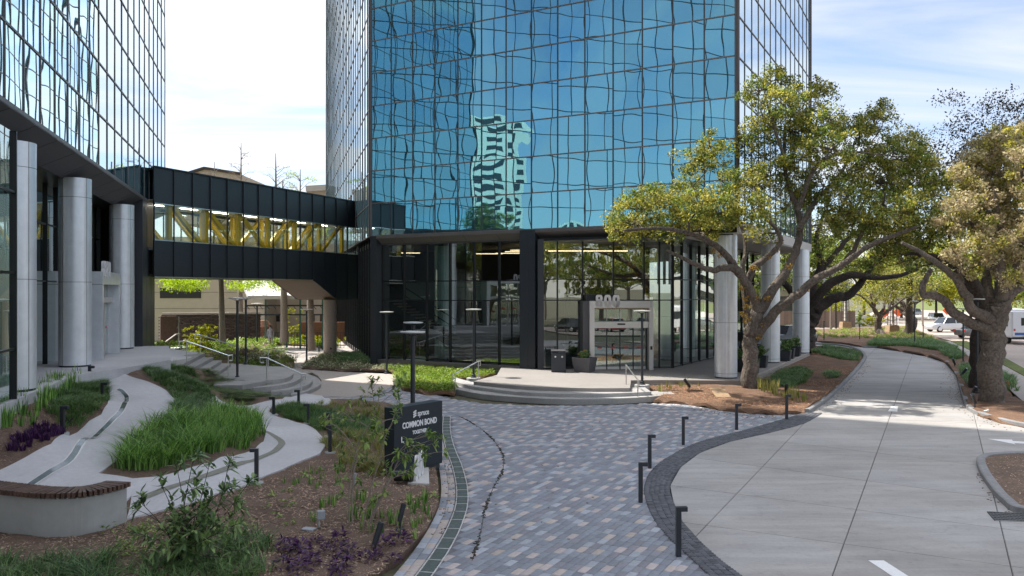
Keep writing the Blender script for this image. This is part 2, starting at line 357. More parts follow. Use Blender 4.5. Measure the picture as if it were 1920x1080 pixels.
def smooth_poly(pts, n=4, closed=True):
    """Catmull-Rom through points"""
    out = []; m = len(pts); P = [Vector(p) for p in pts]
    for i in range(m if closed else m-1):
        a, b, c, d = (P[(i-1) % m], P[i], P[(i+1) % m], P[(i+2) % m]) if closed else (P[max(i-1, 0)], P[i], P[i+1], P[min(i+2, m-1)])
        for k in range(n):
            t = k/n; out.append(.5*((2*b)+(c-a)*t+(2*a-5*b+4*c-d)*t*t+(3*b-a-3*c+d)*t**3))
    if not closed: out.append(P[-1])
    return out
def drape(name, poly, zf, step, mats, kind='structure', skirt=.35, parent=None, noise=0, label=None):
    poly = [(p[0], p[1]) for p in poly]
    xs = [p[0] for p in poly]; ys = [p[1] for p in poly]
    n = len(poly); bnd = []
    for i in range(n):
        a, b = poly[i], poly[(i+1) % n]; L_ = math.dist(a, b); k = max(1, int(L_/step))
        bnd += [(a[0]+(b[0]-a[0])*j/k, a[1]+(b[1]-a[1])*j/k) for j in range(k)]
    gx, gy = np.meshgrid(np.arange(min(xs), max(xs), step), np.arange(min(ys), max(ys), step))
    gx = (gx+NR.uniform(-.2, .2, gx.shape)*step).ravel(); gy = (gy+NR.uniform(-.2, .2, gy.shape)*step).ravel()
    ok = pip(gx, gy, poly); gx = gx[ok]; gy = gy[ok]
    B = np.array(bnd)
    if len(gx):
        d = np.min((gx[:, None]-B[None, :, 0])**2+(gy[:, None]-B[None, :, 1])**2, axis=1); k = d > (step*.45)**2; gx = gx[k]; gy = gy[k]
    nb = len(bnd)
    res = delaunay_2d_cdt([Vector(p) for p in bnd]+[Vector((a, b)) for a, b in zip(gx, gy)], [(i, (i+1) % nb) for i in range(nb)], [list(range(nb))], 1, 1e-5)
    vs, fs = res[0], res[2]
    V = np.array([[v.x, v.y] for v in vs]); Z = zf(V[:, 0], V[:, 1])
    if noise: Z = Z+NR.uniform(-noise, noise, len(Z))
    mb = MB(); tri = []
    for f in fs:
        f = list(f); a, b, c = vs[f[0]], vs[f[1]], vs[f[2]]
        if (b-a).cross(c-a) < 0: f.reverse()
        tri.append(f)
    mb.add([(V[i, 0], V[i, 1], Z[i]) for i in range(len(V))], tri)
    if skirt:
        cnt = {}
        for f in tri:
            for i in range(len(f)): cnt[(f[i], f[(i+1) % len(f)])] = 1
        for (a, b) in list(cnt):
            if (b, a) not in cnt:
                A = (V[a, 0], V[a, 1], Z[a]); Bq = (V[b, 0], V[b, 1], Z[b])
                mb.add([A, Bq, (Bq[0], Bq[1], Bq[2]-skirt), (A[0], A[1], A[2]-skirt)], [(3, 2, 1, 0)])
    c = Vector((sum(xs)/n, sum(ys)/n, 0))
    return mb.build(name, mats, parent, loc=c, kind=kind, label=label)
def flat(z): return lambda x, y: np.full(len(np.atleast_1d(x)), float(z))
def hplus(a): return lambda x, y: HTn(x, y)+a

# ---------------------------------------------------------------- plan directions of the buildings
aF, aR_, aL = R(61.2), R(28.8), R(16.3)
uF = Vector((-math.sin(aF), math.cos(aF), 0)); uR = Vector((math.sin(aR_), math.cos(aR_), 0)); uL = Vector((-math.sin(aL), math.cos(aL), 0))
nF = Vector((-math.cos(aF), -math.sin(aF), 0)); nR = Vector((math.cos(aR_), -math.sin(aR_), 0)); nLw = Vector((-math.cos(aL), -math.sin(aL), 0)); nE = -nLw
PW, PH = 1.524, 1.905
Z0A = 7.77                     # bottom of the curtain wall of the near tower
Z0B = 9.12

# ================================================================ ground
big = MB(); big.add([(-900, -500, -.12), (900, -500, -.12), (900, 1500, -.12), (-900, 1500, -.12)], [(0, 1, 2, 3)]); big.build('ground', M_soil, kind='structure')

# ================================================================ buildings
TOPROWS = 30
def pane_mesh(seed, n=8, amp=1.0):
    rs = random.Random(seed); mb = MB(); w, h = PW-.03, PH-.03
    a0 = rs.choice((-1, 1))*rs.uniform(.2, 1)*.0030*amp; ax, ay = rs.uniform(-.0012, .0012)*amp, rs.uniform(-.0014, .0014)*amp
    b1, b2 = rs.uniform(-.0007, .0007)*amp, rs.uniform(-.0007, .0007)*amp
    def hgt(u, v):
        return a0*(1-(2*u-1)**2)*(1-(2*v-1)**2)*1.2+ax*(u-.5)*2+ay*(v-.5)*2+b1*math.sin(2*math.pi*u)*math.sin(math.pi*v)+b2*math.sin(2*math.pi*v+1)*math.cos(math.pi*u)
    vs = [(.015+w*i/n, hgt(i/n, j/n), .015+h*j/n) for j in range(n+1) for i in range(n+1)]
    fs = [(j*(n+1)+i+1, j*(n+1)+i, (j+1)*(n+1)+i, (j+1)*(n+1)+i+1) for j in range(n) for i in range(n)]
    mb.add(vs, fs); return mb.mesh('glass_pane', smooth=True)
PANES = [pane_mesh(i) for i in range(14)]; PANES_B = [pane_mesh(i+50, amp=.32) for i in range(10)]
for _m in PANES+PANES_B: _m.materials.append(M_mirror)
def facade(root, O, u, nrm, ncol, z0, nrow, part_rows, pillow_rows, hmat=M_mull, PANES=PANES):
    rz = math.atan2(u.y, u.x); L0 = wloc(root)
    for i in range(ncol):
        for j in range(part_rows):
            o = bpy.data.objects.new('glass_pane', random.choice(PANES)); COL.objects.link(o); o.parent = root
            p = O+u*PW*i; o.location = (p.x-L0.x, p.y-L0.y, z0+PH*j-L0.z); o.rotation_euler = (random.gauss(0, .0012), 0, rz+random.gauss(0, .0012))
    # remaining rows in one mesh
    if nrow > part_rows:
        V = []; FQ = []; base = 0
        for j in range(part_rows, nrow):
            for i in range(ncol):
                p = O+u*PW*i
                if j < pillow_rows:
                    me = random.choice(PANES); c = np.array([v.co[:] for v in me.vertices]); f = np.array([list(pl.vertices) for pl in me.polygons])
                else:
                    t, s = random.gauss(0, .0018), random.gauss(0, .0018)
                    c = np.array([[0, t, 0], [PW, -t+s, 0], [PW, -t, PH], [0, t+s, PH]]); f = np.array([[1, 0, 3, 2]])
                V.append(np.stack([p.x+u.x*c[:, 0]+nrm.x*c[:, 1], p.y+u.y*c[:, 0]+nrm.y*c[:, 1], z0+PH*j+c[:, 2]], 1)-np.array(L0)); FQ.append(f+base); base += len(c)
        me = np_mesh('upper_panes', np.concatenate(V), np.concatenate(FQ)); me.polygons.foreach_set('use_smooth', [True]*len(me.polygons))
        link('upper_panes', me, root, M_mirror, kind='stuff')
    top = z0+PH*nrow
    for i in range(ncol+1):
        mb = MB(); p = O+u*PW*i+nrm*.004; wd = .062
        mb.bar((p.x, p.y, z0-.02), (p.x, p.y, top), wd, .045 if ncol < 20 or part_rows else .075, up=nrm); mb.build('mullion', M_mull, root)
    for j in range(nrow+1):
        mb = MB(); a = O+nrm*.006; b = O+u*PW*ncol+nrm*.006; z = z0+PH*j
        mb.bar((a.x, a.y, z), (b.x, b.y, z), .045, .06); mb.build('transom', hmat, root)

cR = Vector((10.37, 37.1, 0)); cL = cR+uF*PW*14; cA = cR+uR*PW*14; cZ = cL+uL*PW*29
T8 = thing('glass_tower', 'faceted blue mirror glass tower rising in the middle over the 800 entrance', 'office tower', (2, 45, 0))
facade(T8, cR, uF, nF, 14, Z0A, TOPROWS, 8, 14, M_sill)
facade(T8, cA, -uR, nR, 14, Z0A, TOPROWS, 10, 11)
facade(T8, cL, uL, nLw, 29, Z0A, TOPROWS, 0, 0)
def poly_in(pts, d):
    """shrink convex polygon towards its centre"""
    c = sum((Vector((p[0], p[1], 0)) for p in pts), Vector((0, 0, 0)))/len(pts)
    return [((p[0]-c.x)*(1-d)+c.x, (p[1]-c.y)*(1-d)+c.y) for p in pts]
cB = Vector((10, 88, 0)); cC = Vector((-6, 99, 0))
foot8 = [(p.x, p.y) for p in (cR, cA, cB, cC, cZ, cL)]
MB().prism(poly_in(foot8, .006), Z0A+.02, Z0A+PH*TOPROWS+.6).build('wall', M_panel, T8)
for p, z0_, z1_ in ((cR, Z0A-.02, 65), (cL, Z0A-.02, 65), (cA, Z0A-.02, 65)):
    MB().lathe((p.x, p.y, 0), [(.12, z0_), (.12, z1_)], 8).build('corner_post', M_mull, T8)
# soffit and sloped fascia of the lobby
ZH = 7.22
def offs(p, a, b): return p+a+b
mb = MB()
inF = -nF*.62
a0, a1 = cR+nF*.03, cL+nF*.03
b0, b1 = cR+inF, cL+inF
mb.add([(a0.x, a0.y, Z0A), (a1.x, a1.y, Z0A), (a1.x, a1.y, Z0A-.16), (a0.x, a0.y, Z0A-.16), (b0.x, b0.y, ZH), (b1.x, b1.y, ZH)], [(0, 1, 2, 3), (3, 2, 5, 4)])
mb.build('fascia', M_fascia, T8)
for i in range(1, 10):
    t = i/10; p = lerp(a0, a1, t); r_ = lerp(b0, b1, t)
    MB().bar((p.x, p.y, Z0A-.163), (r_.x, r_.y, ZH-.003), .02, .006).build('fascia_joint', M_seam, T8)
mb = MB(); mb.prism(poly_in([(p.x, p.y) for p in (cR+uR*.1, cA, cB, cC, cZ, cL)], .018), ZH+.02, ZH+.28); mb.build('ceiling', M_planter, T8)
# light soffit edge along the colonnade
mb = MB(); e = nR*.05
mb.prism([((cR+e).x, (cR+e).y), ((cA+e).x, (cA+e).y), ((cA-nR*3.2).x, (cA-nR*3.2).y), ((cR-nR*3.2+uR*.3).x, (cR-nR*3.2+uR*.3).y)], ZH-.03, ZH+.015); mb.build('soffit', M_soffit, T8)
mb = MB(); mb.bar((cR+e+Vector((0, 0, 7.5))), (cA+e+Vector((0, 0, 7.5))), .1, .52); mb.build('fascia', M_soffit, T8)
# granite piers
def pier(root, P, u, n, w, d, z0, z1, m=M_granite, name='pier'):
    """P: outer corner on the face, body runs along u by w and inward by d"""
    mb = MB(); a = P; b = P+u*w; c = b-n*d; e_ = P-n*d
    mb.prism([(a.x, a.y), (b.x, b.y), (c.x, c.y), (e_.x, e_.y)], z0, z1); return mb.build(name, m, root)
def atF(px): # point on front plane seen at pixel column
    k = (px-960)/F; t = (cR.x-k*cR.y)/(k*uF.y-uF.x); return cR+uF*t
p1 = atF(706); p2 = atF(1004); p3 = atF(975)
pier(T8, p1+nF*.04, (cL-p1).normalized(), nF, (cL-p1).length-.02, 1.3, .0, Z0A-.03)
pier(T8, p2+nF*.04, uF, nF, (p3-p2).length, 1.2, .0, Z0A-.03)
mm = (p2+p3)/2; mm2 = mm+nF*.045
MB().bar((mm2.x, mm2.y, .4), (mm2.x, mm2.y, Z0A-.2), .02, .008, up=nF).build('joint', M_seam, T8)
mb = MB(); d_ = (cZ-cL).normalized()
# left side below the curtain wall: dark frames and clear glass
Lg0, Lg1 = cL+uL*1.2-nLw*.3, cL+uL*30-nLw*.3
mb = MB(); mb.prism([(Lg0.x, Lg0.y), (Lg1.x, Lg1.y), ((Lg1-nLw*.02).x, (Lg1-nLw*.02).y), ((Lg0-nLw*.02).x, (Lg0-nLw*.02).y)], .2, ZH); mb.build('lobby_glass', M_glass, T8)
for i in range(20):
    p = Lg0+uL*1.524*i+nLw*.06; MB().bar((p.x, p.y, .1), (p.x, p.y, ZH+.5), .06, .12, up=nLw).build('lobby_mullion', M_mullb, T8)
mb = MB(); mb.bar(Lg0+Vector((0, 0, .2)), Lg1+Vector((0, 0, .2)), .1, .3); mb.build('plinth', M_fascia, T8)
# front left bay of lobby glass
def glazing(root, A, B, n_, ncols, zs, z0, z1, mw=.08, gm=M_glass, pane='lobby_pane', fr='lobby_mullion', tr='lobby_transom', widths=None):
    u = (B-A).normalized(); L_ = (B-A).length
    xs = widths or [L_*i/ncols for i in range(ncols+1)]
    for x in xs:
        p = A+u*x; MB().bar((p.x, p.y, z0), (p.x, p.y, z1), mw, .16, up=n_).build(fr, M_mullb, root)
    for z in zs: MB().bar((A.x, A.y, z), (B.x, B.y, z), .1, .055).build(tr, M_mullb, root)
    zz = [z0]+list(zs)+[z1]; zz = sorted(set(zz))
    rz = math.atan2(u.y, u.x)
    for i in range(len(xs)-1):
        for j in range(len(zz)-1):
            w = xs[i+1]-xs[i]-mw; h = zz[j+1]-zz[j]-.05
            if h < .1: continue
            N_ = 6; a = random.uniform(-.003, .003)*(1 if w < 2 else 1.4); b = random.uniform(-.002, .002); mb = MB()
            vs = [(mw/2+w*s/N_, a*(1-(2*s/N_-1)**2)*(1-(2*t/N_-1)**2)+b*math.sin(2*math.pi*t/N_+1), .025+h*t/N_) for t in range(N_+1) for s in range(N_+1)]
            fs = [(t*(N_+1)+s, t*(N_+1)+s+1, (t+1)*(N_+1)+s+1, (t+1)*(N_+1)+s) for t in range(N_) for s in range(N_)]
            mb.add(vs, fs); me = mb.mesh(pane, smooth=True); me.materials.append(gm)
            o = bpy.data.objects.new(pane, me); COL.objects.link(o); o.parent = root; p = A+u*xs[i]; L0 = wloc(root)
            o.location = (p.x-L0.x, p.y-L0.y, zz[j]-L0.z); o.rotation_euler = (0, 0, rz)
gA = p1+inF*.95; gB = p3+inF*.95
glazing(T8, gA, gB, nF, 6, [.62, 4.0, 5.1], .5, ZH, .1)
mb = MB(); mb.bar(gA+nF*.2+Vector((0, 0, .42)), gB+nF*.2+Vector((0, 0, .42)), .6, .2); mb.build('plinth', M_fascia, T8)
# entrance bay: plane turned towards the steps
G0, G1 = Vector((1.30, 42.05, 0)), Vector((8.50, 42.75, 0)); nG = Vector((.096, -.995, 0)); uG = (G1-G0).normalized()
def onG(px):
    k = (px-960)/F; t = (k*G0.y-G0.x)/(uG.x-k*uG.y); return t
wd = [onG(x) for x in (1013, 1045, 1092, 1150, 1207, 1236, 1262)]
glazing(T8, G0, G1, nG, 6, [.5, 4.05, 5.15], .45, ZH, .07, widths=wd)
G2 = G1+Vector((.51, .86, 0)).normalized()*17
glazing(T8, G1, G2, Vector((.86, -.51, 0)), 11, [.5, 4.05, 5.15], .45, ZH, .05)
fp = G0+uG*onG(1013)
MB().bar((fp.x, fp.y, .45), (fp.x, fp.y, ZH), .3, .5, up=nG).build('frame_post', M_granite, T8)
# sloped dark soffit over the entrance bay
mb = MB(); ae = atF(1012)
mb.prism([(ae.x, ae.y), (G0.x, G0.y), (G1.x, G1.y), (G2.x, G2.y), ((cA-nR*3.1).x, (cA-nR*3.1).y), ((cR-nR*3.1+uR*.3).x, (cR-nR*3.1+uR*.3).y), (cR.x-.15, cR.y+.1)], ZH-.09, ZH-.035); mb.build('soffit', M_soffd, T8)
# columns
def column(root, c, z0, z1, r=.53, seams=(.22, 2.6, 5.0)):
    prof = [(r+.0, z0+.06), (r, z1)]
    mb = MB(); mb.lathe((c.x, c.y, 0), prof, 48); o = mb.build('column', M_colm, root, loc=(c.x, c.y, z0), smooth=True)
    MB().lathe((c.x, c.y, 0), [(r-.03, z0), (r-.03, z0+.06)], 32).build('column_base', M_seam, o)
    for s in seams:
        MB().lathe((c.x, c.y, 0), [(r+.002, z0+s), (r+.002, z0+s+.012)], 48).build('column_joint', M_seam, o)
    for a in range(4):
        an = math.pi*a/2-1.9; p = Vector((c.x+math.cos(an)*(r+.001), c.y+math.sin(an)*(r+.001), 0))
        MB().bar((p.x, p.y, z0+.06), (p.x, p.y, z1), .012, .006, up=Vector((math.cos(an), math.sin(an), 0))).build('column_joint', M_seam, o)
    return o
for px, Y in ((1361, 38.0), (1444.5, 46.05), (1502, 53.1)):
    column(T8, Vector(((px-960)/F*Y, Y, 0)), .45, ZH, .525)
# interior of the lobby
intp = [(G0-nG*.2), (G1-nG*.4), Vector((13.0, 52, 0)), Vector((6, 60, 0)), Vector((-8, 62, 0)), cL+uL*10-nLw*.5, gA+inF*.1]
mb = MB(); mb.prism([(p.x, p.y) for p in intp], .3, .44); mb.build('floor', M_intf, T8)
def wall_q(root, a, b, z0, z1, th, m, name='interior_wall'):
    mb = MB(); mb.bar((a[0], a[1], (z0+z1)/2), (b[0], b[1], (z0+z1)/2), th, z1-z0); return mb.build(name, m, root)
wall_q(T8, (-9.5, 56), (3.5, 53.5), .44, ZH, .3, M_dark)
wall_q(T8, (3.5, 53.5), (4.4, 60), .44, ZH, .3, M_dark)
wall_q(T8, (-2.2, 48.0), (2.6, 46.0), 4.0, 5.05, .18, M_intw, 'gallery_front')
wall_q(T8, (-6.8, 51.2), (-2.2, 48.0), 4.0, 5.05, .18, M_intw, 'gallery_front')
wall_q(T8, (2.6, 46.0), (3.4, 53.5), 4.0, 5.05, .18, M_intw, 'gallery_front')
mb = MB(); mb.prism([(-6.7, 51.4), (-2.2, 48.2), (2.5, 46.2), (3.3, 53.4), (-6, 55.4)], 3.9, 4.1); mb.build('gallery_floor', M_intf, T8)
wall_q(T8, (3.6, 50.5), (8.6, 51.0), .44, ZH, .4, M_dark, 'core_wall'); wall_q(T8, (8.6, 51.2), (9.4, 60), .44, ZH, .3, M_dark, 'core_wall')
cc = g(835, 672, .44); column(T8, Vector((-4.05, 48.6, 0)), .44, ZH, .62, seams=())
for x, y in ((9.6, 46.0), (10.9, 49.6)): column(T8, Vector((x, y, 0)), .44, ZH, .38, seams=())
for i in range(9):      # slatted light screens seen through the corner
    a = Vector((9.2+i*.42, 50.5+i*.35, 0)); MB().box((a.x, a.y, 5.9), (.18, .05, 1.9)).build('hanging_blade', M_soffit, T8)
# stair
sa, sb = Vector((-7.2, 48.6, 4.0)), Vector((-1.2, 45.6, .44)); ud = (sb-sa); nst = 22
for i in range(nst):
    p = lerp(sa, sb, (i+.5)/nst); h = Vector((ud.x, ud.y, 0)).normalized(); w_ = Vector((-h.y, h.x, 0))
    MB().box(p, (.34, 1.3, .06), ax=(h, w_, Vector((0, 0, 1)))).build('stair_tread', M_tread, T8)
hh = Vector((-ud.y, ud.x, 0)).normalized()
for s_ in (-.7, .7):
    MB().bar(sa+hh*s_-Vector((0, 0, .15)), sb+hh*s_-Vector((0, 0, .15)), .06, .34).build('stair_stringer', M_dark, T8)
    MB().bar(sa+hh*s_+Vector((0, 0, .95)), sb+hh*s_+Vector((0, 0, .95)), .05, .05).build('stair_rail', M_dark, T8)
for i in range(7):
    a = random.uniform(-8, 1.5); b = random.uniform(46.5, 53)
    MB().box((a, b, 6.95), (random.choice((1.2, 1.8)), .05, .05)).build('linear_light', M_warm, T8)
MB().box((4.2, 44.6, 6.75), (4.4, .12, .06)).build('linear_light', M_warm, T8)
MB().lathe((1.7, 48, 6.4), [(.05, .3), (.3, .1), (.32, 0), (.05, -.02)], 16).build('pendant_light', M_warm, T8)
# entrance portal
PT = thing('entrance_portal', 'grey metal entrance portal with sliding glass doors under white 800 numerals', 'entrance', g(1150, 691, .45))
pa = onG(1101)-.05; pb = onG(1216)
fr = -nG
def GP(t, d, z): p = G0+uG*t+nG*d; return Vector((p.x, p.y, z))
def gbox(root, name, t0, t1, d0, d1, z0, z1, m, bevel=0):
    mb = MB(); a, b, c, d = GP(t0, d0, 0), GP(t1, d0, 0), GP(t1, d1, 0), GP(t0, d1, 0)
    mb.prism([(p.x, p.y) for p in (a, b, c, d)], z0, z1); return mb.build(name, m, root, bevel=bevel)
zt = 4.02; zl = 3.66; D = .95
gbox(PT, 'jamb', pa, pa+.25, 0, D, .45, zl, M_alu); gbox(PT, 'jamb', pb-.22, pb, 0, D, .45, zl, M_alu)
gbox(PT, 'lintel', pa, pb, 0, D, zl+.003, zt, M_alu)
gbox(PT, 'return_panel', pa-.32, pa-.003, 0, D*.8, .45, zt, M_planter)
for t in (.42, .96): gbox(PT, 'panel_joint', pa+(pb-pa)*t, pa+(pb-pa)*t+.015, D, D+.004, zl, zt, M_seam)
gbox(PT, 'door_header', pa+.26, pb-.23, .2, D-.1, 2.62, 2.95, M_steel); gbox(PT, 'head_trim', pa+.26, pb-.23, .25, D-.08, zl-.06, zl-.002, M_tread)
for i in range(5):
    t = lerp(pa+.28, pb-.26, i/4)
    gbox(PT, 'door_frame', t-.025, t+.025, .45, .55, .45, 2.62, M_pole)
    gbox(PT, 'fanlight_frame', t-.02, t+.02, .45, .55, 2.95, zl-.06, M_alu)
    if i < 4:
        t2 = lerp(pa+.28, pb-.26, (i+1)/4)
        d_ = gbox(PT, 'door_leaf', t+.03, t2-.03, .49, .505, .50, 2.60, M_glass)
        gbox(PT, 'fanlight', t+.03, t2-.03, .49, .505, 2.98, zl-.08, M_glass)
        gbox(d_, 'door_sticker', t+.2, t2-.25, .507, .512, 1.55, 1.62, M_red)
        gbox(d_, 'door_rail', t+.03, t2-.03, .48, .52, .46, .60, M_alu)
gbox(PT, 'sensor', lerp(pa, pb, .5)-.2, lerp(pa, pb, .5)+.2, D-.1, D-.04, 2.78, 2.86, M_mullb)
gbox(PT, 'card_reader', pb-.16, pb-.06, D, D+.03, 1.5, 1.68, M_mullb)
# numerals
def numerals(txt, name, root, base, u, n_, h, w, gap, th, m, spread=1.0, depth=.1):
    """block numerals extruded from stadium shaped strokes; u: reading direction"""
    x0 = 0
    for ch in txt:
        rings = []
        def stad(cx, cz, rx, rz, hw, k=20):
            pts = []
            for i in range(k):
                a = 2*math.pi*i/k; cx_, sz_ = math.cos(a), math.sin(a)
                pts.append((cx+(abs(cx_)**.62)*(1 if cx_ > 0 else -1)*rx, cz+(abs(sz_)**.8)*(1 if sz_ > 0 else -1)*rz))
            return pts
        def ring(cx, cz, rx, rz, t):
            o_, i_ = stad(cx, cz, rx, rz, 0), stad(cx, cz, rx-t, rz-t, 0); k = len(o_); mb = MB(); P = []
            for dd in (0, depth):
                for (a, b) in o_+i_:
                    p = base+u*(x0+a)+n_*dd+Vector((0, 0, b)); P.append(p)
            f = []
            for i in range(k):
                j = (i+1) % k
                f += [(2*k+i, 2*k+j, 3*k+j, 3*k+i), (i, 2*k+i, 2*k+j, j), (k+j, 3*k+j, 3*k+i, k+i), (j, i, k+i, k+j)]
            mb.add(P, f); return mb
        if ch == '0': mbs = [ring(w/2, h/2, w/2, h/2, th)]
        elif ch == '8': mbs = [ring(w/2, h*.73, w*.46, h*.27, th*.9), ring(w/2, h*.30, w/2, h*.30, th)]
        else:
            mb = MB(); pts = []
            for i in range(13):
                a = math.pi-math.pi*i/12*1.25; pts.append((w/2+math.cos(a)*(w/2-th/2), h-w/2+math.sin(a)*(w/2-th/2)))
            pts += [(th/2, th*1.2), (th/2, th/2), (w-th*.3, th/2)]
            for (a, b), (c, d) in zip(pts[:-1], pts[1:]):
                A_ = base+u*(x0+a)+n_*depth/2+Vector((0, 0, b)); B_ = base+u*(x0+c)+n_*depth/2+Vector((0, 0, d)); e_ = (B_-A_).normalized()*th*.3
                mb.bar(A_-e_, B_+e_, depth, th, up=n_) if False else mb.box((A_+B_)/2, (depth, th, (B_-A_).length+th*.5), ax=(n_, n_.cross((B_-A_).normalized()), (B_-A_).normalized()))
            mbs = [mb]
        big_ = MB()
        for q_ in mbs: big_.add(q_.v, q_.f)
        big_.build(name, m, root); x0 += w+gap
t0 = onG(1110)
numerals('800', 'numeral', PT, GP(t0, D-.12, zt-.32), uG, nG, .64, .38, .065, .135, M_white, depth=.12)
gbox(PT, 'numeral_mount', t0-.45, t0+1.2, 0.1, D-.2, zt, zt+.34, M_mullb)

# ---- left tower
EB = Vector((-20.3, 47.1, 0)); nE = -nLw; uN = -uL
T9 = thing('glass_tower', 'pale reflective glass tower at the left edge over the 820 entrance and silver columns', 'office tower', (-16, 30, 0))
facade(T9, EB, uN, nE, 29, Z0B, TOPROWS, 9, 20, PANES=PANES_B)
NB = EB+uN*PW*29
foot9 = [(p.x, p.y) for p in (EB-nE*.05, NB-nE*.05, NB-nE*26, EB-nE*26)]
MB().prism(foot9, Z0B+.02, Z0B+PH*TOPROWS+.5).build('wall', M_panel, T9)
# fascia: sloped granite underside
a0, a1 = EB+nE*.06, NB+nE*.06; b0, b1 = EB-nE*.95, NB-nE*.95
mb = MB(); mb.add([(a0.x, a0.y, Z0B+.02), (a1.x, a1.y, Z0B+.02), (a1.x, a1.y, Z0B-.13), (a0.x, a0.y, Z0B-.13)], [(3, 2, 1, 0)]); mb.build('sill_band', M_mull, T9)
ncp = 20
for i in range(ncp):
    t, t2 = i/ncp+.0006, (i+1)/ncp-.0006; p, p2_, r_, r2_ = lerp(a0, a1, t), lerp(a0, a1, t2), lerp(b0, b1, t), lerp(b0, b1, t2)
    mb = MB(); mb.add([(p.x, p.y, Z0B-.135), (p2_.x, p2_.y, Z0B-.135), (r2_.x, r2_.y, Z0B-.62), (r_.x, r_.y, Z0B-.62), (p.x, p.y, Z0B-.1), (p2_.x, p2_.y, Z0B-.1), (r2_.x, r2_.y, Z0B-.5), (r_.x, r_.y, Z0B-.5)],
        [(0, 1, 2, 3), (4, 7, 6, 5), (0, 4, 5, 1), (1, 5, 6, 2), (2, 6, 7, 3), (3, 7, 4, 0)]); mb.build('fascia_panel', M_gr_l, T9)
zc = Z0B-.6
mb = MB(); mb.prism([(b0.x, b0.y), (b1.x, b1.y), ((b1-nE*8).x, (b1-nE*8).y), ((b0-nE*8).x, (b0-nE*8).y)], zc, zc+.3); mb.build('soffit', M_soffd, T9)
ZT = 1.85
def onE(s, d=0, z=0): p = EB+uN*s+nE*d; return Vector((p.x, p.y, z))
for s, d in ((9.75, -.66), (18.9, -.64)): column(T9, onE(s, d), ZT, zc+.02, .53, seams=(3.0, 6.0))
column(T9, Vector((-13.45, 21.75, 0)), ZT, zc+.02, .53, seams=(3.0, 6.0))
# end pier
pier(T9, onE(4.5, .05), uN, nE, 4.0, 1.5, .8, Z0B-.14)
for s in (5.8, 7.2): MB().bar(onE(s, .055, 1.2), onE(s, .055, Z0B-.2), .02, .008, up=nE).build('joint', M_seam, T9)
# recessed lobby glass
glazing(T9, onE(8.4, -1.9), onE(12.6, -1.9), nE, 3, [4.9, 7.0], ZT, zc, .07)
glazing(T9, onE(16.2, -1.9), onE(28.0, -1.9), nE, 8, [4.9, 7.0], ZT, zc, .07)
glazing(T9, onE(28.2, -.02), onE(44, -.02), nE, 9, [3.1, 5.0, 7.0], ZT, zc, .06)
glazing(T9, onE(28.1, -1.9), onE(28.1, -.05), uL, 1, [5.0, 7.0], ZT, zc, .07)
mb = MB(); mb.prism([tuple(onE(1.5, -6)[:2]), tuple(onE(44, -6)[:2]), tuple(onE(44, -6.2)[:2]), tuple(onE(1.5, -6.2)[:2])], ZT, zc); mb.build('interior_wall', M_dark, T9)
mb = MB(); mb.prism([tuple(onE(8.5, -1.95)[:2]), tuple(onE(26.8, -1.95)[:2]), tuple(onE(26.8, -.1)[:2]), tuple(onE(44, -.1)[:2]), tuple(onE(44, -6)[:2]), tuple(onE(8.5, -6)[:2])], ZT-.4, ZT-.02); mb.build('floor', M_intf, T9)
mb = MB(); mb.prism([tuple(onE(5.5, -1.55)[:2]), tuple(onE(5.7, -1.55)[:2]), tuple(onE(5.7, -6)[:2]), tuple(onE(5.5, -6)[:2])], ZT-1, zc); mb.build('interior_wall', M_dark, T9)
for i in range(6): MB().bar(onE(19+i*1.6, -3.2, 7.6), onE(19+i*1.6, -4.6, 7.6), .06, .05).build('linear_light', M_warm, T9)
# portal 820
P9 = thing('entrance_portal', 'silver entrance portal with glass doors under white 820 numerals between the left columns', 'entrance', onE(14.4, -.5, ZT))
def ebox(root, name, s0, s1, d0, d1, z0, z1, m):
    mb = MB(); mb.prism([tuple(onE(s, d)[:2]) for s, d in ((s0, d0), (s1, d0), (s1, d1), (s0, d1))], z0, z1); return mb.build(name, m, root)
zp = ZT+3.45
ebox(P9, 'side_wall', 16.0, 16.25, -3.6, -.25, ZT, zp-.5, M_colm); ebox(P9, 'side_wall', 12.55, 12.8, -1.9, -.25, ZT, zp-.5, M_colm)
ebox(P9, 'lintel', 12.55, 16.25, -3.6, -.25, zp-.497, zp, M_colm)
ebox(P9, 'panel_joint', 16.25, 16.254, -1.6, -1.58, ZT, zp, M_seam); ebox(P9, 'panel_joint', 16.25, 16.254, -3.6, -.25, zp-.51, zp-.495, M_seam)
ebox(P9, 'door_header', 12.81, 15.99, -.9, -.5, ZT+2.2, ZT+2.42, M_alu)
for i in range(5):
    s = lerp(12.85, 15.95, i/4); ebox(P9, 'door_frame', s-.03, s+.03, -.75, -.65, ZT, zp-.5, M_alu if i % 4 else M_colm)
    if i < 4:
        s2 = lerp(12.85, 15.95, (i+1)/4); dl = ebox(P9, 'door_leaf', s+.035, s2-.035, -.71, -.69, ZT+.04, ZT+2.18, M_glass)
        ebox(dl, 'door_sticker', s+.25, s2-.25, -.688, -.684, ZT+1.1, ZT+1.2, M_red)
        ebox(P9, 'fanlight', s+.035, s2-.035, -.71, -.69, ZT+2.44, zp-.52, M_glass)
numerals('820', 'numeral', P9, onE(16.0, -.35, zp-.22), -uN, nE, .64, .38, .065, .135, M_white, depth=.12)

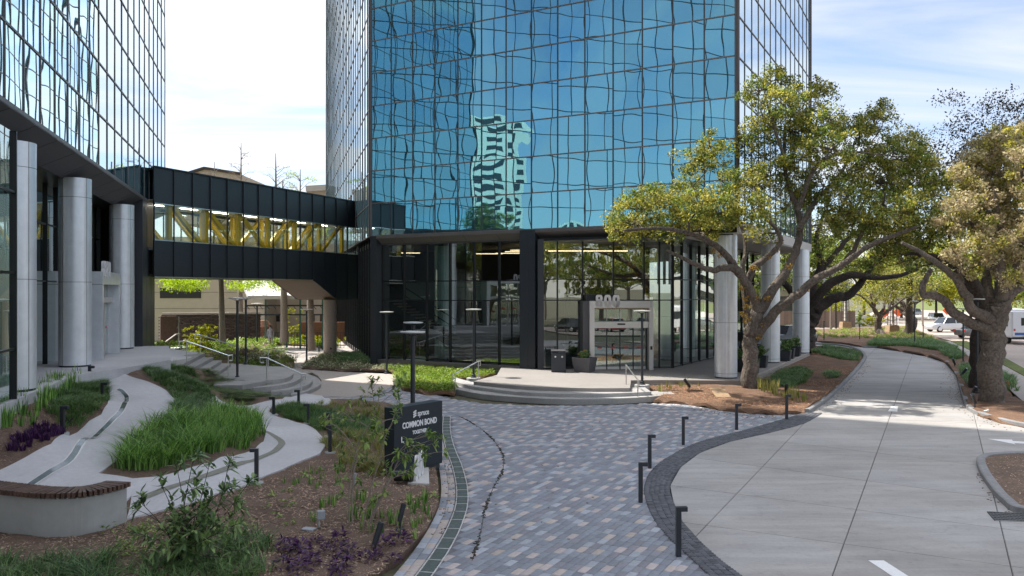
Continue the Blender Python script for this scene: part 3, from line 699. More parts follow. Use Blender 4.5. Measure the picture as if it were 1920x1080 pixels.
# ---- second bounce surroundings: buildings that the mirror glass shows
def block_tower(name, label, cat, c, w, d, h, rz, rows, cols, m):
    T = thing(name, label, cat, c); X = Vector((math.cos(rz), math.sin(rz), 0)); Y = Vector((-math.sin(rz), math.cos(rz), 0))
    mb = MB(); mb.box(Vector(c)+Vector((0, 0, h/2)), (w, d, h), ax=(X, Y, Vector((0, 0, 1)))); mb.build('wall', m, T)
    mb = MB()
    for j in range(rows):
        for i in range(cols):
            for s, (U, V_, ww, dd) in enumerate(((X, Y, w, d), (Y, X, d, w))):
                for sg in (-1, 1):
                    p = Vector(c)+U*((i+.5)/cols-.5)*ww*.94+V_*sg*(dd/2+.03)+Vector((0, 0, h*(j+.55)/rows))
                    mb.box(p, (ww/cols*.62, .1, h/rows*.5), ax=(U, V_, Vector((0, 0, 1))))
    mb.build('window_grid', M_carglass, T, kind='stuff'); return T
M_pale = mat('pale precast', (.72, .68, .60), .8, var=.05)
block_tower('apartment_tower', 'tall pale banded tower mirrored in the lower blue glass', 'tower', (235, 42, 0), 14, 16, 70, R(8), 17, 1, M_pale)
block_tower('apartment_tower', 'slimmer pale tower mirrored beside the banded one', 'tower', (290, 33, 0), 9, 9, 78, R(8), 17, 1, M_pale)
block_tower('office_block', 'long low white block mirrored at the foot of the blue glass', 'office block', (190, 16, 0), 14, 20, 25, R(5), 6, 6, M_pale)

# ================================================================ sky bridge
B0 = Vector((-18.08, 40.63, 0)); uB = Vector((.3996, .9167, 0)).normalized(); nB = Vector((.9167, -.3996, 0)).normalized()
LB = 17.9; NPB = 14; WB = 3.4
SB = thing('sky_bridge', 'enclosed black footbridge with yellow trusses joining the two glass towers', 'footbridge', B0)
def onB(t, d=0, z=0): p = B0+uB*t-nB*d; return Vector((p.x, p.y, z))
zb, zw0, zw1, ztp = 5.27, 7.12, 8.97, 10.80
tH0, tH1, zh = 12.75, 15.5, 3.92
def bot(t): return zb if t <= tH0 else (zh if t >= tH1 else lerp(zb, zh, (t-tH0)/(tH1-tH0)))
ms = [LB*i/NPB for i in range(NPB+1)]
for side, (d0, d1) in enumerate(((0, .08), (WB, WB-.08))):
    for i in range(NPB):
        a, b = ms[i]+.02, ms[i+1]-.02
        mb = MB(); A, Bq, C_, D_ = onB(a, d0), onB(b, d0), onB(b, d1), onB(a, d1)
        mb.prism([(p.x, p.y) for p in (A, Bq, C_, D_)], zw1, ztp); mb.build('cladding_panel', M_panel, SB)
        za, zc_ = bot(a), bot(b); brk = [x for x in (tH0, tH1) if a < x < b]
        mb = MB(); pts = [a]+brk+[b]
        for s0, s1 in zip(pts[:-1], pts[1:]):
            A, Bq, C_, D_ = onB(s0, d0), onB(s1, d0), onB(s1, d1), onB(s0, d1)
            ar = [bot(s0), bot(s1), bot(s1), bot(s0)]
            mb.prism([(p.x, p.y) for p in (A, Bq, C_, D_)], ar, zw0)
        mb.build('cladding_panel', M_panel, SB)
        mb = MB(); A, Bq, C_, D_ = onB(a, d0+.02 if side == 0 else d0-.02), onB(b, d0+.02 if side == 0 else d0-.02), onB(b, d1), onB(a, d1)
        mb.prism([(p.x, p.y) for p in (A, Bq, C_, D_)], zw0+.04, zw1-.04); mb.build('window', M_glass2, SB)
    sg = 1 if side == 0 else -1
    for i, t in enumerate(ms):
        p = onB(t, d0-.03*sg); MB().bar((p.x, p.y, bot(t)-.02), (p.x, p.y, ztp+.02), .05, .07, up=nB).build('mullion', M_pole, SB)
    for z in (zw0, zw1): MB().bar(onB(0, d0-.01*sg, z), onB(LB, d0-.01*sg, z), .07, .05).build('window_rail', M_steel, SB)
    MB().bar(onB(0, d0-.0*sg, ztp+.03), onB(LB, d0, ztp+.03), .2, .06).build('coping', M_pole, SB)
    MB().bar(onB(0, d0-.02*sg, zb-.03), onB(tH0, d0-.02*sg, zb-.03), .1, .05).build('bottom_trim', M_steel, SB)
    # truss
    dd = .36 if side == 0 else WB-.36
    for k in range(7):
        t = 1.3+k*2.53; MB().bar(onB(t, dd, zw0-.2), onB(t, dd, zw1+.2), .24, .24, up=nB).build('truss_post', M_yellow, SB)
        if k < 6:
            a, b = (onB(t-2.4+2.5, dd, zw1+.1), onB(t+2.35, dd, zw0-.1)) if k < 3 else (onB(t+2.4, dd, zw1+.1), onB(t+.1, dd, zw0-.1))
            MB().bar(a, b, .2, .2, up=nB).build('truss_diagonal', M_yellow, SB)
mb = MB(); mb.prism([tuple(onB(0, .1)[:2]), tuple(onB(LB, .1)[:2]), tuple(onB(LB, WB-.1)[:2]), tuple(onB(0, WB-.1)[:2])], ztp-.15, ztp-.02); mb.build('roof', M_pole, SB)
mb = MB(); mb.prism([tuple(onB(0, .1)[:2]), tuple(onB(LB, .1)[:2]), tuple(onB(LB, WB-.1)[:2]), tuple(onB(0, WB-.1)[:2])], zw1+.15, zw1+.2); mb.build('ceiling', M_soffit, SB)
mb = MB(); mb.prism([tuple(onB(0, .1)[:2]), tuple(onB(tH0, .1)[:2]), tuple(onB(tH0, WB-.1)[:2]), tuple(onB(0, WB-.1)[:2])], zb+.01, zb+.12); mb.build('underside', M_brown, SB)
mb = MB(); mb.prism([tuple(onB(0, .1)[:2]), tuple(onB(LB, .1)[:2]), tuple(onB(LB, WB-.1)[:2]), tuple(onB(0, WB-.1)[:2])], zw0-.5, zw0-.35); mb.build('floor', M_intw, SB)
n_sl = 14
for i in range(n_sl):   # boards of the sloping underside
    s0, s1 = i/n_sl+.004, (i+1)/n_sl-.004; a, b = lerp(tH0, tH1, s0), lerp(tH0, tH1, s1); mb = MB(); z_, y_ = lerp(zb, zh, s0)+.02, lerp(zb, zh, s1)+.02
    mb.prism([tuple(onB(a, .09)[:2]), tuple(onB(b, .09)[:2]), tuple(onB(b, WB-.09)[:2]), tuple(onB(a, WB-.09)[:2])], [z_, y_, y_, z_], [z_+.05, y_+.05, y_+.05, z_+.05]); mb.build('soffit_board', M_brown2 if False else mat('soffit board', (.16, .115, .09), .6, var=.1, scale=20), SB)
mb = MB(); mb.prism([tuple(onB(tH1, .1)[:2]), tuple(onB(LB, .1)[:2]), tuple(onB(LB, WB-.1)[:2]), tuple(onB(tH1, WB-.1)[:2])], zh+.01, zh+.1); mb.build('underside', M_brown, SB)
cp = Vector((-12.45, 55.1, 0)); MB().lathe((cp.x, cp.y, 0), [(.45, -.1), (.45, zh+.01)], 40).build('support_column', mat('tan concrete', (.42, .34, .28), .85, var=.08, scale=10), SB, smooth=True)
for k in range(7): MB().bar(onB(1+k*2.4, 1.7, zw1+.12), onB(2.2+k*2.4, 1.7, zw1+.12), .1, .03).build('ceiling_light', mat('white ceiling light', (1, 1, 1), .5, var=0, emis=((1, .93, .82), 5.0)), SB)

# ================================================================ paving, paths, driveway
# terrace of the near tower, with curved steps
def px_poly(pts, z): return [g(a, b, z) for a, b in pts]
step_top = [(888,715.5),(930,720),(970,723.6),(1010,726),(1051,727),(1115,728),(1181,727.7)]
TP = [g(a, b, .45) for a, b in step_top]+[g(1183, 713, .45), g(1240, 712.5, .45), g(1300, 713, .45), g(1392, 713.5, .45)]
edgeR = g(1392, 713.5, .45); TP += [edgeR+uR*18.5, edgeR+uR*18.5-nR*7, Vector((2, 58, 0)), Vector((-8.2, 50.5, 0)), p1+inF*.3, p3+inF*.2+uF*1.2, g(934, 699, .45), g(932, 703, .45), g(905, 710, .45)]
mb = MB(); mb.prism([(p.x, p.y) for p in TP], -.1, .298); mb.build('terrace', M_conc_step, kind='structure')
# the terrace top as slabs with joints
terr = MB(); terr.prism([(p.x, p.y) for p in TP], .302, .45); TO = terr.build('terrace_paving', mat('terrace stone', (.29, .27, .255), .8, var=.06, scale=8, bump=.1, bscale=100, var2=.08), kind='structure')
for i in range(9):
    t = .12+.1*i; a = lerp(g(960, 722, .45), g(1390, 713, .45), i/8); b = a-nF*9*0+Vector((-.3, 5.0, 0))*.6
# steps: closed px outlines at each tread height
def step(name, outer, z, inner_dy, m=M_conc_step, zb_=-.1):
    sm = smooth_poly([g(a, b, z) for a, b in outer], 3, closed=False)
    back = [p+Vector((0, inner_dy, 0)) for p in reversed(sm)]
    mb = MB(); P = sm+back; return mb, P
def step_obj(outer, z, dy):
    mb, P = step('step', outer, z, dy); mb.prism([(p.x, p.y) for p in P], -.1, z); return mb.build('step', M_conc_step, kind='structure', bevel=.012)
step_obj([(849,714),(880,723),(915,728),(965,734),(1024,737),(1090,738.5),(1160,737),(1221.5,734.5)], .30, 1.6)
step_obj([(854,729),(900,738),(970,744),(1024,747),(1078,748),(1150,747),(1213,744),(1240,741.5),(1267,739.5)], .15, 1.5)
# left curved steps (four risers) and landing
def curved(outer, z, back):
    sm = smooth_poly([g(a, b, z) for a, b in outer], 4, closed=False); P = sm+[g(a, b, z) for a, b in back]
    mb = MB(); mb.prism([(p.x, p.y) for p in P], -.1, z); return mb.build('step', M_conc_step, kind='structure', bevel=.012)
land = [(501,713),(530,710),(545,705),(550,699),(547,693),(538,689),(520,687),(499,686.5)]
curved(land, .72, [(470,684),(433,680.8),(405,701),(400,722),(455,722)])
curved([(474,727),(509,724),(540,719),(561,711),(569,703.5),(566,697),(558,692.5),(540,689.5)], .54, [(520,694),(500,705)])
curved([(507,734.5),(540,730.6),(572,723),(584,716),(585.5,709),(579,702),(568,697.5)], .36, [(550,696),(520,714)])
curved([(545,740),(572,734),(592.5,726),(601.5,719.5),(600,712),(592,706),(580,702)], .18, [(570,702),(550,718)])
# left straight flight from landing to the upper walk
ST = [((337,685),(384.5,661.5),1.40),((361,690),(400,669.5),1.23),((386,694.5),(416,675.5),1.06),((405,701),(433,681),.89)]
for i, (a, b, z) in enumerate(ST):
    A, Bq = g(*a, z), g(*b, z); n_ = Vector(((Bq-A).y, -(Bq-A).x, 0)).normalized(); n_ = n_ if n_.x > 0 else -n_
    dpt = 1.0 if i == 0 else .9
    mb = MB(); P = [A, Bq, Bq-n_*dpt, A-n_*dpt]; mb.prism([(p.x, p.y) for p in P], -.05, z); mb.build('step', M_conc_step, kind='structure', bevel=.01)
# terraces / walkways at the left
Wl = [(-30,886),(0,881),(48,857),(96,832),(132,816),(168,794),(190,777),(202,757),(206,742),(200,724),(186,711)]
Wt = [(224,698),(236,702),(255,709),(289,720),(312,732),(327,748),(327,760),(320,773),(301,794),(270,822),(238,848),(205,873),(184,887),(250,897),(260,912)]
P = [gt(a, b, .05) for a, b in Wl]+[onE(20, .35), onE(20, -.2), onE(4.2, -.2), onE(1, 1.5)]+[g(325, 655, 1.42), g(372, 661, 1.41), g(338, 684, 1.41)]+[gt(a, b, .05) for a, b in ((300,686),(240,689))]+[gt(a, b, .05) for a, b in Wt]
P += [Vector((-8.1, 16.0, 0)), Vector((-14, 15.6, 0))]
walk1 = P
drape('walkway', [(p.x, p.y) for p in P], hplus(.05), .25, M_conc, skirt=.45)
mb = MB(); mb.prism([tuple(onE(s, d)[:2]) for s, d in ((8.2, -2.2), (28.3, -2.2), (28.3, -.1), (45, -.1), (45, .06), (23, .06), (22, .2), (20.5, 1.0), (17, 2.3), (8.2, 1.2))], .9, ZT); mb.build('terrace', M_conc, kind='structure')
# lower walk
W2 = [(250,897),(300,893),(350,879),(400,866),(445,853),(478,842),(494,828),(498,812),(490,798),(478,786),(462,772),(440,764),(405,757),(378,758),(373,750),(373,744),(405,743),(412,750),(440,760),(470,760),(500,752),(530,748),(548,744),(566,737),(604,742),(624,756),(606,760),(560,757),(520,759),(508,764),(504,771),(513,779),(540,786),(570,795),(592,806),(606,820),(610,836),(600,850),(570,862),(530,880),(480,899),(430,919),(380,936),(320,952),(262,966),(238,972)]
P2 = [gt(a, b, .05) for a, b in W2]
P2 = [Vector(p) for p in P2]
drape('lower_walkway', [(p.x, p.y) for p in P2], hplus(.055), .25, M_conc, skirt=.5)
drape('path', [(p.x, p.y) for p in [g(a, b, .02) for a, b in ((604,742),(566,737),(598,722),(603,714),(596,704),(585,698),(560,688),(545,682),(500,690),(488,678),(490,662),(478,655),(488,650),(540,648),(575,652),(583,657),(566,662),(556,668),(560,677),(580,688),(600,694),(640,697),(740,701),(760,706),(740,722),(700,740),(650,744))]], flat(.012), 1.2, M_walk, skirt=.1)
# runnels set in the walks
def ribbon(name, pts, w, zf, m, kind='structure', th=.012):
    sm = smooth_poly([Vector((p[0], p[1], 0)) for p in pts], 5, closed=False); mb = MB(); V = []
    for i, p in enumerate(sm):
        d = (sm[min(i+1, len(sm)-1)]-sm[max(i-1, 0)]).normalized(); n_ = Vector((-d.y, d.x, 0))*w/2
        for s in (1, -1): V.append((p+n_*s).to_tuple()[:2])
    zs = zf(np.array([v[0] for v in V]), np.array([v[1] for v in V]))
    mb.add([(v[0], v[1], z) for v, z in zip(V, zs)], [(2*i+1, 2*i+3, 2*i+2, 2*i) for i in range(len(sm)-1)]); o = mb.build(name, m, kind=kind); return o, sm
rp1 = [gt(a, b, .05) for a, b in ((221,731),(231,737),(238,750),(229,768),(208,791),(178,820),(140,851),(100,882),(72,900),(40,924))]
ribbon('runnel', rp1, .17, hplus(.068), M_alu)
ribbon('runnel', rp1, .12, hplus(.075), M_deepg)
rp2 = [gt(a, b, .05) for a, b in ((482,806),(505,813),(524,825),(528,834),(516,846),(490,858),(450,870),(400,888),(340,908),(270,934))]
ribbon('runnel', rp2, .20, hplus(.070), mat('stone inlay', (.26, .26, .22), .85, var=.15, scale=12))

# plaza
PZ = [(700,1160),(765,1085),(815,1015),(838,955),(838,900),(828,860),(826,800),(800,772),(740,764),(640,761),(590,757),(605,741),(640,731),(690,728),(730,716),(760,724),(846,748),(900,756),(1000,760),(1120,760),(1240,756),(1300,758),(1406,776),(1462,778),(1511,776),(1462,790),(1387,811),(1312,831),(1256,859),(1222,886),(1212,914),(1214,940),(1229,974),(1259,1011),(1297,1045),(1340,1090),(1420,1160)]
PZw = [g(a, b, 0) for a, b in PZ]; PZp = [(p.x, p.y) for p in PZw]
plaza = drape('plaza', PZp, flat(-.012), 3.0, M_mortar, skirt=.08)
# setts band
inner = [(1542,775),(1507.5,794),(1444,811),(1369,827.5),(1312.5,848),(1275,876),(1256,910),(1262,940),(1279,977.5),(1312.5,1015),(1350,1049),(1391,1080),(1480,1145)]
outer = [(1511,773),(1462,788),(1387,809),(1312,829),(1256,857),(1222.5,884),(1209,914),(1211,940),(1226,974),(1256,1011),(1294,1045),(1331,1080),(1405,1145)]
iw = smooth_poly([g(a, b, 0) for a, b in inner], 4, False); ow = smooth_poly([g(a, b, 0) for a, b in outer], 4, False)
mb = MB(); N_ = len(iw); mb.add([p+Vector((0, 0, .002)) for p in iw+ow], [(i, i+1, N_+i+1, N_+i) for i in range(N_-1)]); band = mb.build('sett_band', M_mortar, kind='structure')
def resample(pts, step):
    out = [pts[0]]; acc = 0
    for a, b in zip(pts[:-1], pts[1:]):
        L_ = (b-a).length; pos = step-acc
        while pos < L_: out.append(a+(b-a)*(pos/L_)); pos += step
        acc = (L_-(pos-step))
    return out
def boxes_top(V, FQ, c, ux, uy, hx, hy, z0, z1, jit=0):
    """append a block without bottom"""
    b = len(V); t = z1+random.uniform(-jit, jit)
    for z, s in ((z0, 1.0), (t-.004, 1.0), (t, .93)):
        for a, d in ((-1, -1), (1, -1), (1, 1), (-1, 1)): V.append((c[0]+ux[0]*a*hx*s+uy[0]*d*hy*s, c[1]+ux[1]*a*hx*s+uy[1]*d*hy*s, z))
    for k in range(4):
        j = (k+1) % 4; FQ.append((b+k, b+j, b+4+j, b+4+k)); FQ.append((b+4+k, b+4+j, b+8+j, b+8+k))
    FQ.append((b+8, b+9, b+10, b+11))
V = []; FQ = []
ncol = 8
midl = [(a+b)/2 for a, b in zip(iw, ow)]; tot = 0; cum = [0]
for a, b in zip(midl[:-1], midl[1:]): cum.append(cum[-1]+(b-a).length)
def atc(pts, s):
    for i in range(len(cum)-1):
        if cum[i+1] >= s: return lerp(pts[i], pts[i+1], (s-cum[i])/(cum[i+1]-cum[i]))
    return pts[-1]
s = .06
while s < cum[-1]-.1:
    a, b = atc(ow, s), atc(iw, s); a2, b2 = atc(ow, s+.05), atc(iw, s+.05); wd_ = (b-a).length; k = max(2, int(wd_/.12)); u = (b-a).normalized(); v = Vector((-u.y, u.x, 0))
    lw_ = min(.1, .1)
    for j in range(k):
        c = a+u*wd_*(j+.5)/k; boxes_top(V, FQ, c+v*random.uniform(-.008, .008), u, v, wd_/k*.45, .046, -.02, .018, .004)
    s += .105
me = np_mesh('setts', V, FQ); link('setts', me, band, M_sett, kind='stuff')

# pavers: long side along uR, staggered rows
PL, PWd = .305, .152
bandpoly = [(p.x, p.y) for p in ow]
vF = Vector((-uF.x, -uF.y, 0))    # across rows
allp = []
org = Vector((0, 5, 0))
xs = [p[0] for p in PZp]; ys = [p[1] for p in PZp]
for r in range(-260, 260):
    offr = random.choice((0, .5, .33, .66))*PL+random.uniform(-.01, .01)
    for c in range(-80, 190):
        p = org+uR*(c*PL+offr)+vF*(r*PWd)
        if min(xs) < p.x < max(xs) and min(ys) < p.y < max(ys): allp.append((p.x, p.y, 4 if ((c*1+r*3+(r//7)) % 7 == 0 and random.random() < .82) or random.random() < .03 else 3 if ((c*1+r*2+3) % 9 == 0 and random.random() < .8) or random.random() < .05 else 0))
allp = np.array(allp); ok = pip(allp[:, 0], allp[:, 1], PZp); allp = allp[ok]
LED = [Vector((p[0], p[1], 0)) for p in [g(a, b, 0) for a, b in ((838,781),(837,800),(839,820),(846,845),(856,870),(864,900),(867,925),(865,950),(857,975),(846,1000),(826,1035),(800,1072),(770,1110),(720,1160))]]
LEDs = smooth_poly(LED, 4, False)
# keep pavers to the right of the drain line where it exists
Yl = [p.y for p in LEDs][::-1]; Xl = [p.x for p in LEDs][::-1]
lx = np.interp(allp[:, 1], Yl, Xl); keep = (allp[:, 0] > lx+.16) | (allp[:, 1] > LED[0].y)
allp = allp[keep]
allp = allp[np.argsort(allp[:, 1])]
vis = (np.abs(allp[:, 0]/allp[:, 1]) < .66) & (allp[:, 1] > 12.3)
vp = allp[vis]; hid = allp[~vis]
near = vp[:300]; rest = np.concatenate([vp[300:], hid])
def pick(kind=0, rn=random):
    if kind == 4: return rn.choice((4, 4, 5))
    if kind == 3: return 3
    t = rn.random()*.8
    return 0 if t < .34 else 1 if t < .60 else 2 if t < .80 else 3 if t < .90 else 4 if t < .965 else 5
pav_me = []
for i in range(6):
    V = []; FQ = []; boxes_top(V, FQ, (0, 0), uR, vF, PL/2-.003, PWd/2-.003, -.03, 0)
    me = np_mesh('paver', V, FQ); me.materials.append(PAV[i]); pav_me.append(me)
for x, y, kd in near:
    o = bpy.data.objects.new('paver', pav_me[pick(kd)]); COL.objects.link(o); o.parent = plaza; o.location = (x-plaza.location.x, y-plaza.location.y, random.uniform(-.0015, .0015)-plaza.location.z)
V = [[] for _ in range(6)]; FQ = [[] for _ in range(6)]
VV = []; FF = []; MI = []
for x, y, kd in rest:
    k = pick(kd); n0 = len(FF); boxes_top(VV, FF, (x, y), uR, vF, PL/2-.003, PWd/2-.003, -.02, 0, .0015); MI += [k]*(len(FF)-n0)
me = np_mesh('pavers', VV, FF)
for m in PAV: me.materials.append(m)
me.polygons.foreach_set('material_index', MI)
link('pavers', me, plaza, kind='stuff', loc=plaza.location); 
pv = bpy.data.objects['pavers']; pv.data.transform(Matrix.Translation(-Vector(plaza.location)))
# border: drain blocks and two rows of edge pavers
sm = resample(LEDs, .30)
for i in range(len(sm)-1):
    a, b = sm[i], sm[i+1]; d = (b-a).normalized(); n_ = Vector((-d.y, d.x, 0)); c = (a+b)/2; V = []; FQ = []
    boxes_top(V, FQ, (c.x, c.y), d, n_, .1495, .105, -.02, .008)
    link('drain_block', np_mesh('drain_block', V, FQ), plaza, mat('drain grate stone', (.075, .10, .095), .6, var=.25, scale=20), loc=(0, 0, 0))
VV = []; FF = []
for off in (.125, -.125):
    for i in range(len(sm)-1):
        a, b = sm[i], sm[i+1]; d = (b-a).normalized(); n_ = Vector((-d.y, d.x, 0)); c = (a+b)/2+n_*off; boxes_top(VV, FF, (c.x, c.y), d, n_, .152, .008, -.02, .010)
for i in range(0, len(sm)-1, 2):
    a, b = sm[i], sm[i+1]; d = (b-a).normalized(); n_ = Vector((-d.y, d.x, 0)); boxes_top(VV, FF, (a.x, a.y), d, n_, .005, .12, -.02, .0105)
link('drain_edging', np_mesh('drain_edging', VV, FF), plaza, M_alu, loc=(0, 0, 0), kind='stuff')
for row in (.24, .40):
    VV = [[] for _ in range(6)]
    for i in range(3 if row < .3 else 3, len(sm)-1):
        a, b = sm[i], sm[i+1]; d = (b-a).normalized(); n_ = Vector((-d.y, d.x, 0)); n_ = n_ if n_.x < 0 else -n_; c = (a+b)/2+n_*row
        V = []; FQ = []; boxes_top(V, FQ, (c.x, c.y), d, n_, .148, .077, -.03, .003, .001)
        link('edge_paver', np_mesh('edge_paver', V, FQ), plaza, PAV[random.choice((0, 1, 3, 3, 4, 5, 5))], loc=(0, 0, 0))
# thin leaf filled channel
ch = [g(a, b, 0) for a, b in ((755,748),(790,758),(826,768),(860,780),(890,796),(915,815),(935,838),(944,858),(943,880),(936,895),(925,915),(915,940),(907,965),(903,990),(895,1020),(885,1052))]
ribbon('slot_channel', ch, .018, flat(.006), M_joint)
VV = []; FF = []
for p in resample(smooth_poly(ch[3:], 4, False), .035):
    if random.random() < .5+.4*math.sin(p.y*2.3):
        r_ = random.uniform(.008, .036); a = random.uniform(0, 6.28); c = p+Vector((random.gauss(0, .02), random.gauss(0, .02), 0)); boxes_top(VV, FF, (c.x, c.y), (math.cos(a), math.sin(a)), (-math.sin(a), math.cos(a)), r_, r_*.5, 0, .012)
link('leaf_litter', np_mesh('leaf_litter', VV, FF), None, mat('dead leaves', (.035, .03, .02), .9, isl=.4, var=0), kind='stuff')

# driveway slabs
DR = inner[:-1][::-1]
DRp = [(1760,1120),(1560,1120),(1391,1080)]+[(a, b) for a, b in DR[1:]]+[(1549,752),(1575,728),(1601,702),(1622,675),(1619,664),(1605,655),(1575,649),(1540,648),(1480,649),(1400,650),(1400,641),(1480,640),(1560,640),(1600,643),(1640,652),(1690,659),(1740,668),(1772,680),(1790,700),(1800,725),(1808,750),(1815,768),(1837,780),(1875,792),(1920,802),(2000,816),(2150,840),(2400,900),(2400,1120)]
DRw = [g(a, b, 0) for a, b in DRp]
drive = drape('driveway', [(p.x, p.y) for p in DRw], flat(-.02), 4.0, M_joint, skirt=.08)
bm = bmesh.new(); bv = [bm.verts.new((p.x, p.y, -.004)) for p in DRw]
f = bm.faces.new(bv); f.normal_update()
if f.normal.z < 0: f.normal_flip()
lines = [((1698,700),(1582,1019.5)),((1507,794),(1324,985)),((1387,818),(1834,872)),((1299,857.5),(1886,936)),((1260,910),(1920,996)),((1281,979),(1920,1064.5)),((1834,809),(1845,854.5)),((1520,745),(1800,742)),((1570,700),(1800,700)),((1500,780),(1920,796))]
for a, b in lines:
    A, Bq = g(*a, 0), g(*b, 0); d = (Bq-A).normalized(); n_ = Vector((-d.y, d.x, 0))
    if abs(a[0]-1520) < 60 and a[1] < 800 and b[1] < 800 and a[1] > 690:
        gm = [x for x in bm.faces]
    bmesh.ops.bisect_plane(bm, geom=bm.verts[:]+bm.edges[:]+bm.faces[:], plane_co=A, plane_no=n_)
bmesh.ops.triangulate(bm, faces=[f for f in bm.faces if len(f.verts) > 12])
bm.faces.ensure_lookup_table()
polys = [[v.co.copy() for v in f.verts] for f in bm.faces if f.calc_area() > .3]; small = [[v.co.copy() for v in f.verts] for f in bm.faces if f.calc_area() <= .3]; bm.free()
DRIVE_RAW = polys+small
# build slabs by clipping the driveway with the joint grid: group triangles by side signature
def sig(c): return tuple(((Vector((c.x, c.y, 0))-g(*a, 0)).dot(Vector((-(g(*b, 0)-g(*a, 0)).y, (g(*b, 0)-g(*a, 0)).x, 0)))) > 0 for a, b in lines)
groups = {}
for P in DRIVE_RAW:
    c = sum(P, Vector())/len(P)
    # centroid inside the piece
    groups.setdefault(sig(c), []).append(P)
for k_, Ps in groups.items():
    bm = bmesh.new()
    for P in Ps:
        try: bm.faces.new([bm.verts.new(v) for v in P])
        except Exception: pass
    bmesh.ops.remove_doubles(bm, verts=bm.verts[:], dist=1e-4)
    bmesh.ops.dissolve_limit(bm, angle_limit=.001, verts=bm.verts[:], edges=bm.edges[:])
    for f in bm.faces:
        f.normal_update()
        if f.normal.z < 0: f.normal_flip()
    # pull border in for the joint
    bmesh.ops.inset_region(bm, faces=bm.faces[:], thickness=.014, depth=0, use_boundary=True, use_even_offset=True)
    bord = [f for f in bm.faces if any(e.is_boundary for e in f.edges)]
    for v in bm.verts:
        if v.is_boundary: v.co.z -= .03
    me = bpy.data.meshes.new('concrete_slab'); bm.to_mesh(me); bm.free(); me.transform(Matrix.Translation(-Vector(drive.location)))
    me.materials.append(M_drive); o = bpy.data.objects.new('concrete_slab', me); COL.objects.link(o); o.parent = drive
tri = MB(); tri.prism([tuple(g(a, b, 0)[:2]) for a, b in ((1505,780),(1512,773),(1551,750),(1560,752),(1545,776))], -.06, -.003); tri.build('concrete_infill', M_drive, drive)
# kerbs
def kerb(pts, w=.16, h=.14, z=-.02, closed=False, name='kerb'):
    sm = smooth_poly(pts, 4, closed); n = len(sm); mb = MB(); V = []
    prof = [(-w/2, z), (-w/2, h-.02), (-w/2+.03, h), (w/2-.03, h), (w/2, h-.02), (w/2, z)]
    for i in range(n):
        a, b = sm[(i-1) % n if closed else max(i-1, 0)], sm[(i+1) % n if closed else min(i+1, n-1)]; d = (b-a).normalized(); n_ = Vector((-d.y, d.x, 0))
        for o_, zz in prof: V.append(sm[i]+n_*o_+Vector((0, 0, zz-sm[i].z)))
    k = len(prof); fs = []
    for i in range(n if closed else n-1):
        j = (i+1) % n
        for c in range(k-1): fs.append((i*k+c, j*k+c, j*k+c+1, i*k+c+1))
    if not closed: fs += [tuple(range(k)), tuple(reversed([(n-1)*k+c for c in range(k)]))]
    mb.add(V, fs); return mb.build(name, M_kerb, kind='structure')
kerb([g(a, b, 0) for a, b in ((1513,774),(1549,750),(1575,726),(1601,700),(1621,674),(1618,663),(1603,654),(1572,648),(1530,646))], .2)
kerb([g(a, b, 0) for a, b in ((1618,652),(1660,653),(1710,660),(1755,670),(1783,686),(1795,705),(1803,728),(1810,752),(1820,769),(1845,781),(1890,794),(1930,802),(2000,814),(2150,836))], .2)
kerb([g(a, b, 0) for a, b in ((1300,640),(1450,639.5),(1530,639),(1580,640.5),(1625,645),(1665,650))], .18)
isl = [g(a, b, 0) for a, b in ((1839,872),(1843,864),(1860,859),(1920,856),(2050,858),(2150,885),(2150,960),(2050,985),(1930,964),(1905,958),(1894,949),(1875,931),(1850,897))]
kerb(isl, .2, closed=True)
drape('planting_island', [(p.x*1.0, p.y) for p in isl], lambda x, y: np.full(len(x), .09), .3, M_mulch, skirt=.05, noise=.012)
# markings
def mark(name, pts, z=.004):
    mb = MB(); P = [g(a, b, 0) for a, b in pts]; mb.prism([(p.x, p.y) for p in P], -.002, z); return mb.build(name, M_paint, drive)
mark('lane_arrow', [(1853,823),(1897.5,824.5),(1899,827),(1990,832),(1990,836),(1901,830.5),(1904,833)])
mark('lane_arrow', [(1628,1051),(1657,1051),(1712,1086),(1760,1130),(1720,1130),(1682,1086)])
mark('painted_square', [(1671,762),(1683.5,762),(1682.5,772),(1665,771)])
# drain grate
GR = thing('drain_grate', 'dark cast iron drain grate in the driveway beside the mulch island', 'drain grate', g(1890, 968, 0))
c0, c1, c2, c3 = g(1852, 960, 0), g(1935, 964, 0), g(1945, 979, 0), g(1866, 976, 0)
for i in range(13):
    a, b = lerp(c0, c1, i/12), lerp(c3, c2, i/12); MB().bar(a+Vector((0, 0, .003)), b+Vector((0, 0, .003)), .016 if i % 2 else .03, .02).build('grate_bar', M_joint if False else M_seam, GR)
for i in range(6):
    a, b = lerp(c0, c3, i/5), lerp(c1, c2, i/5); MB().bar(a+Vector((0, 0, .004)), b+Vector((0, 0, .004)), .02, .02).build('grate_bar', M_kerb, GR)
mb = MB(); mb.add([p+Vector((0, 0, .002)) for p in (c0, c1, c2, c3)], [(3, 2, 1, 0)]); mb.build('grate_pit', mat('pit black', (.008, .008, .008), .9, var=0), GR)

# beds --------------------------------------------------------------
def bed(name, pts, z, m, step=.3, noise=.02, mound=0):
    P = [g(a, b, z*.5) for a, b in pts]; pl = [(p.x, p.y) for p in P]; B_ = np.array(pl)
    def zf(x, y):
        d = np.sqrt(np.min((x[:, None]-B_[None, :, 0])**2+(y[:, None]-B_[None, :, 1])**2, 1)); return np.minimum(z, .01+d*.25)+mound*np.clip(d/3, 0, 1)
    return drape(name, pl, zf, step, m, skirt=.12, noise=noise), pl
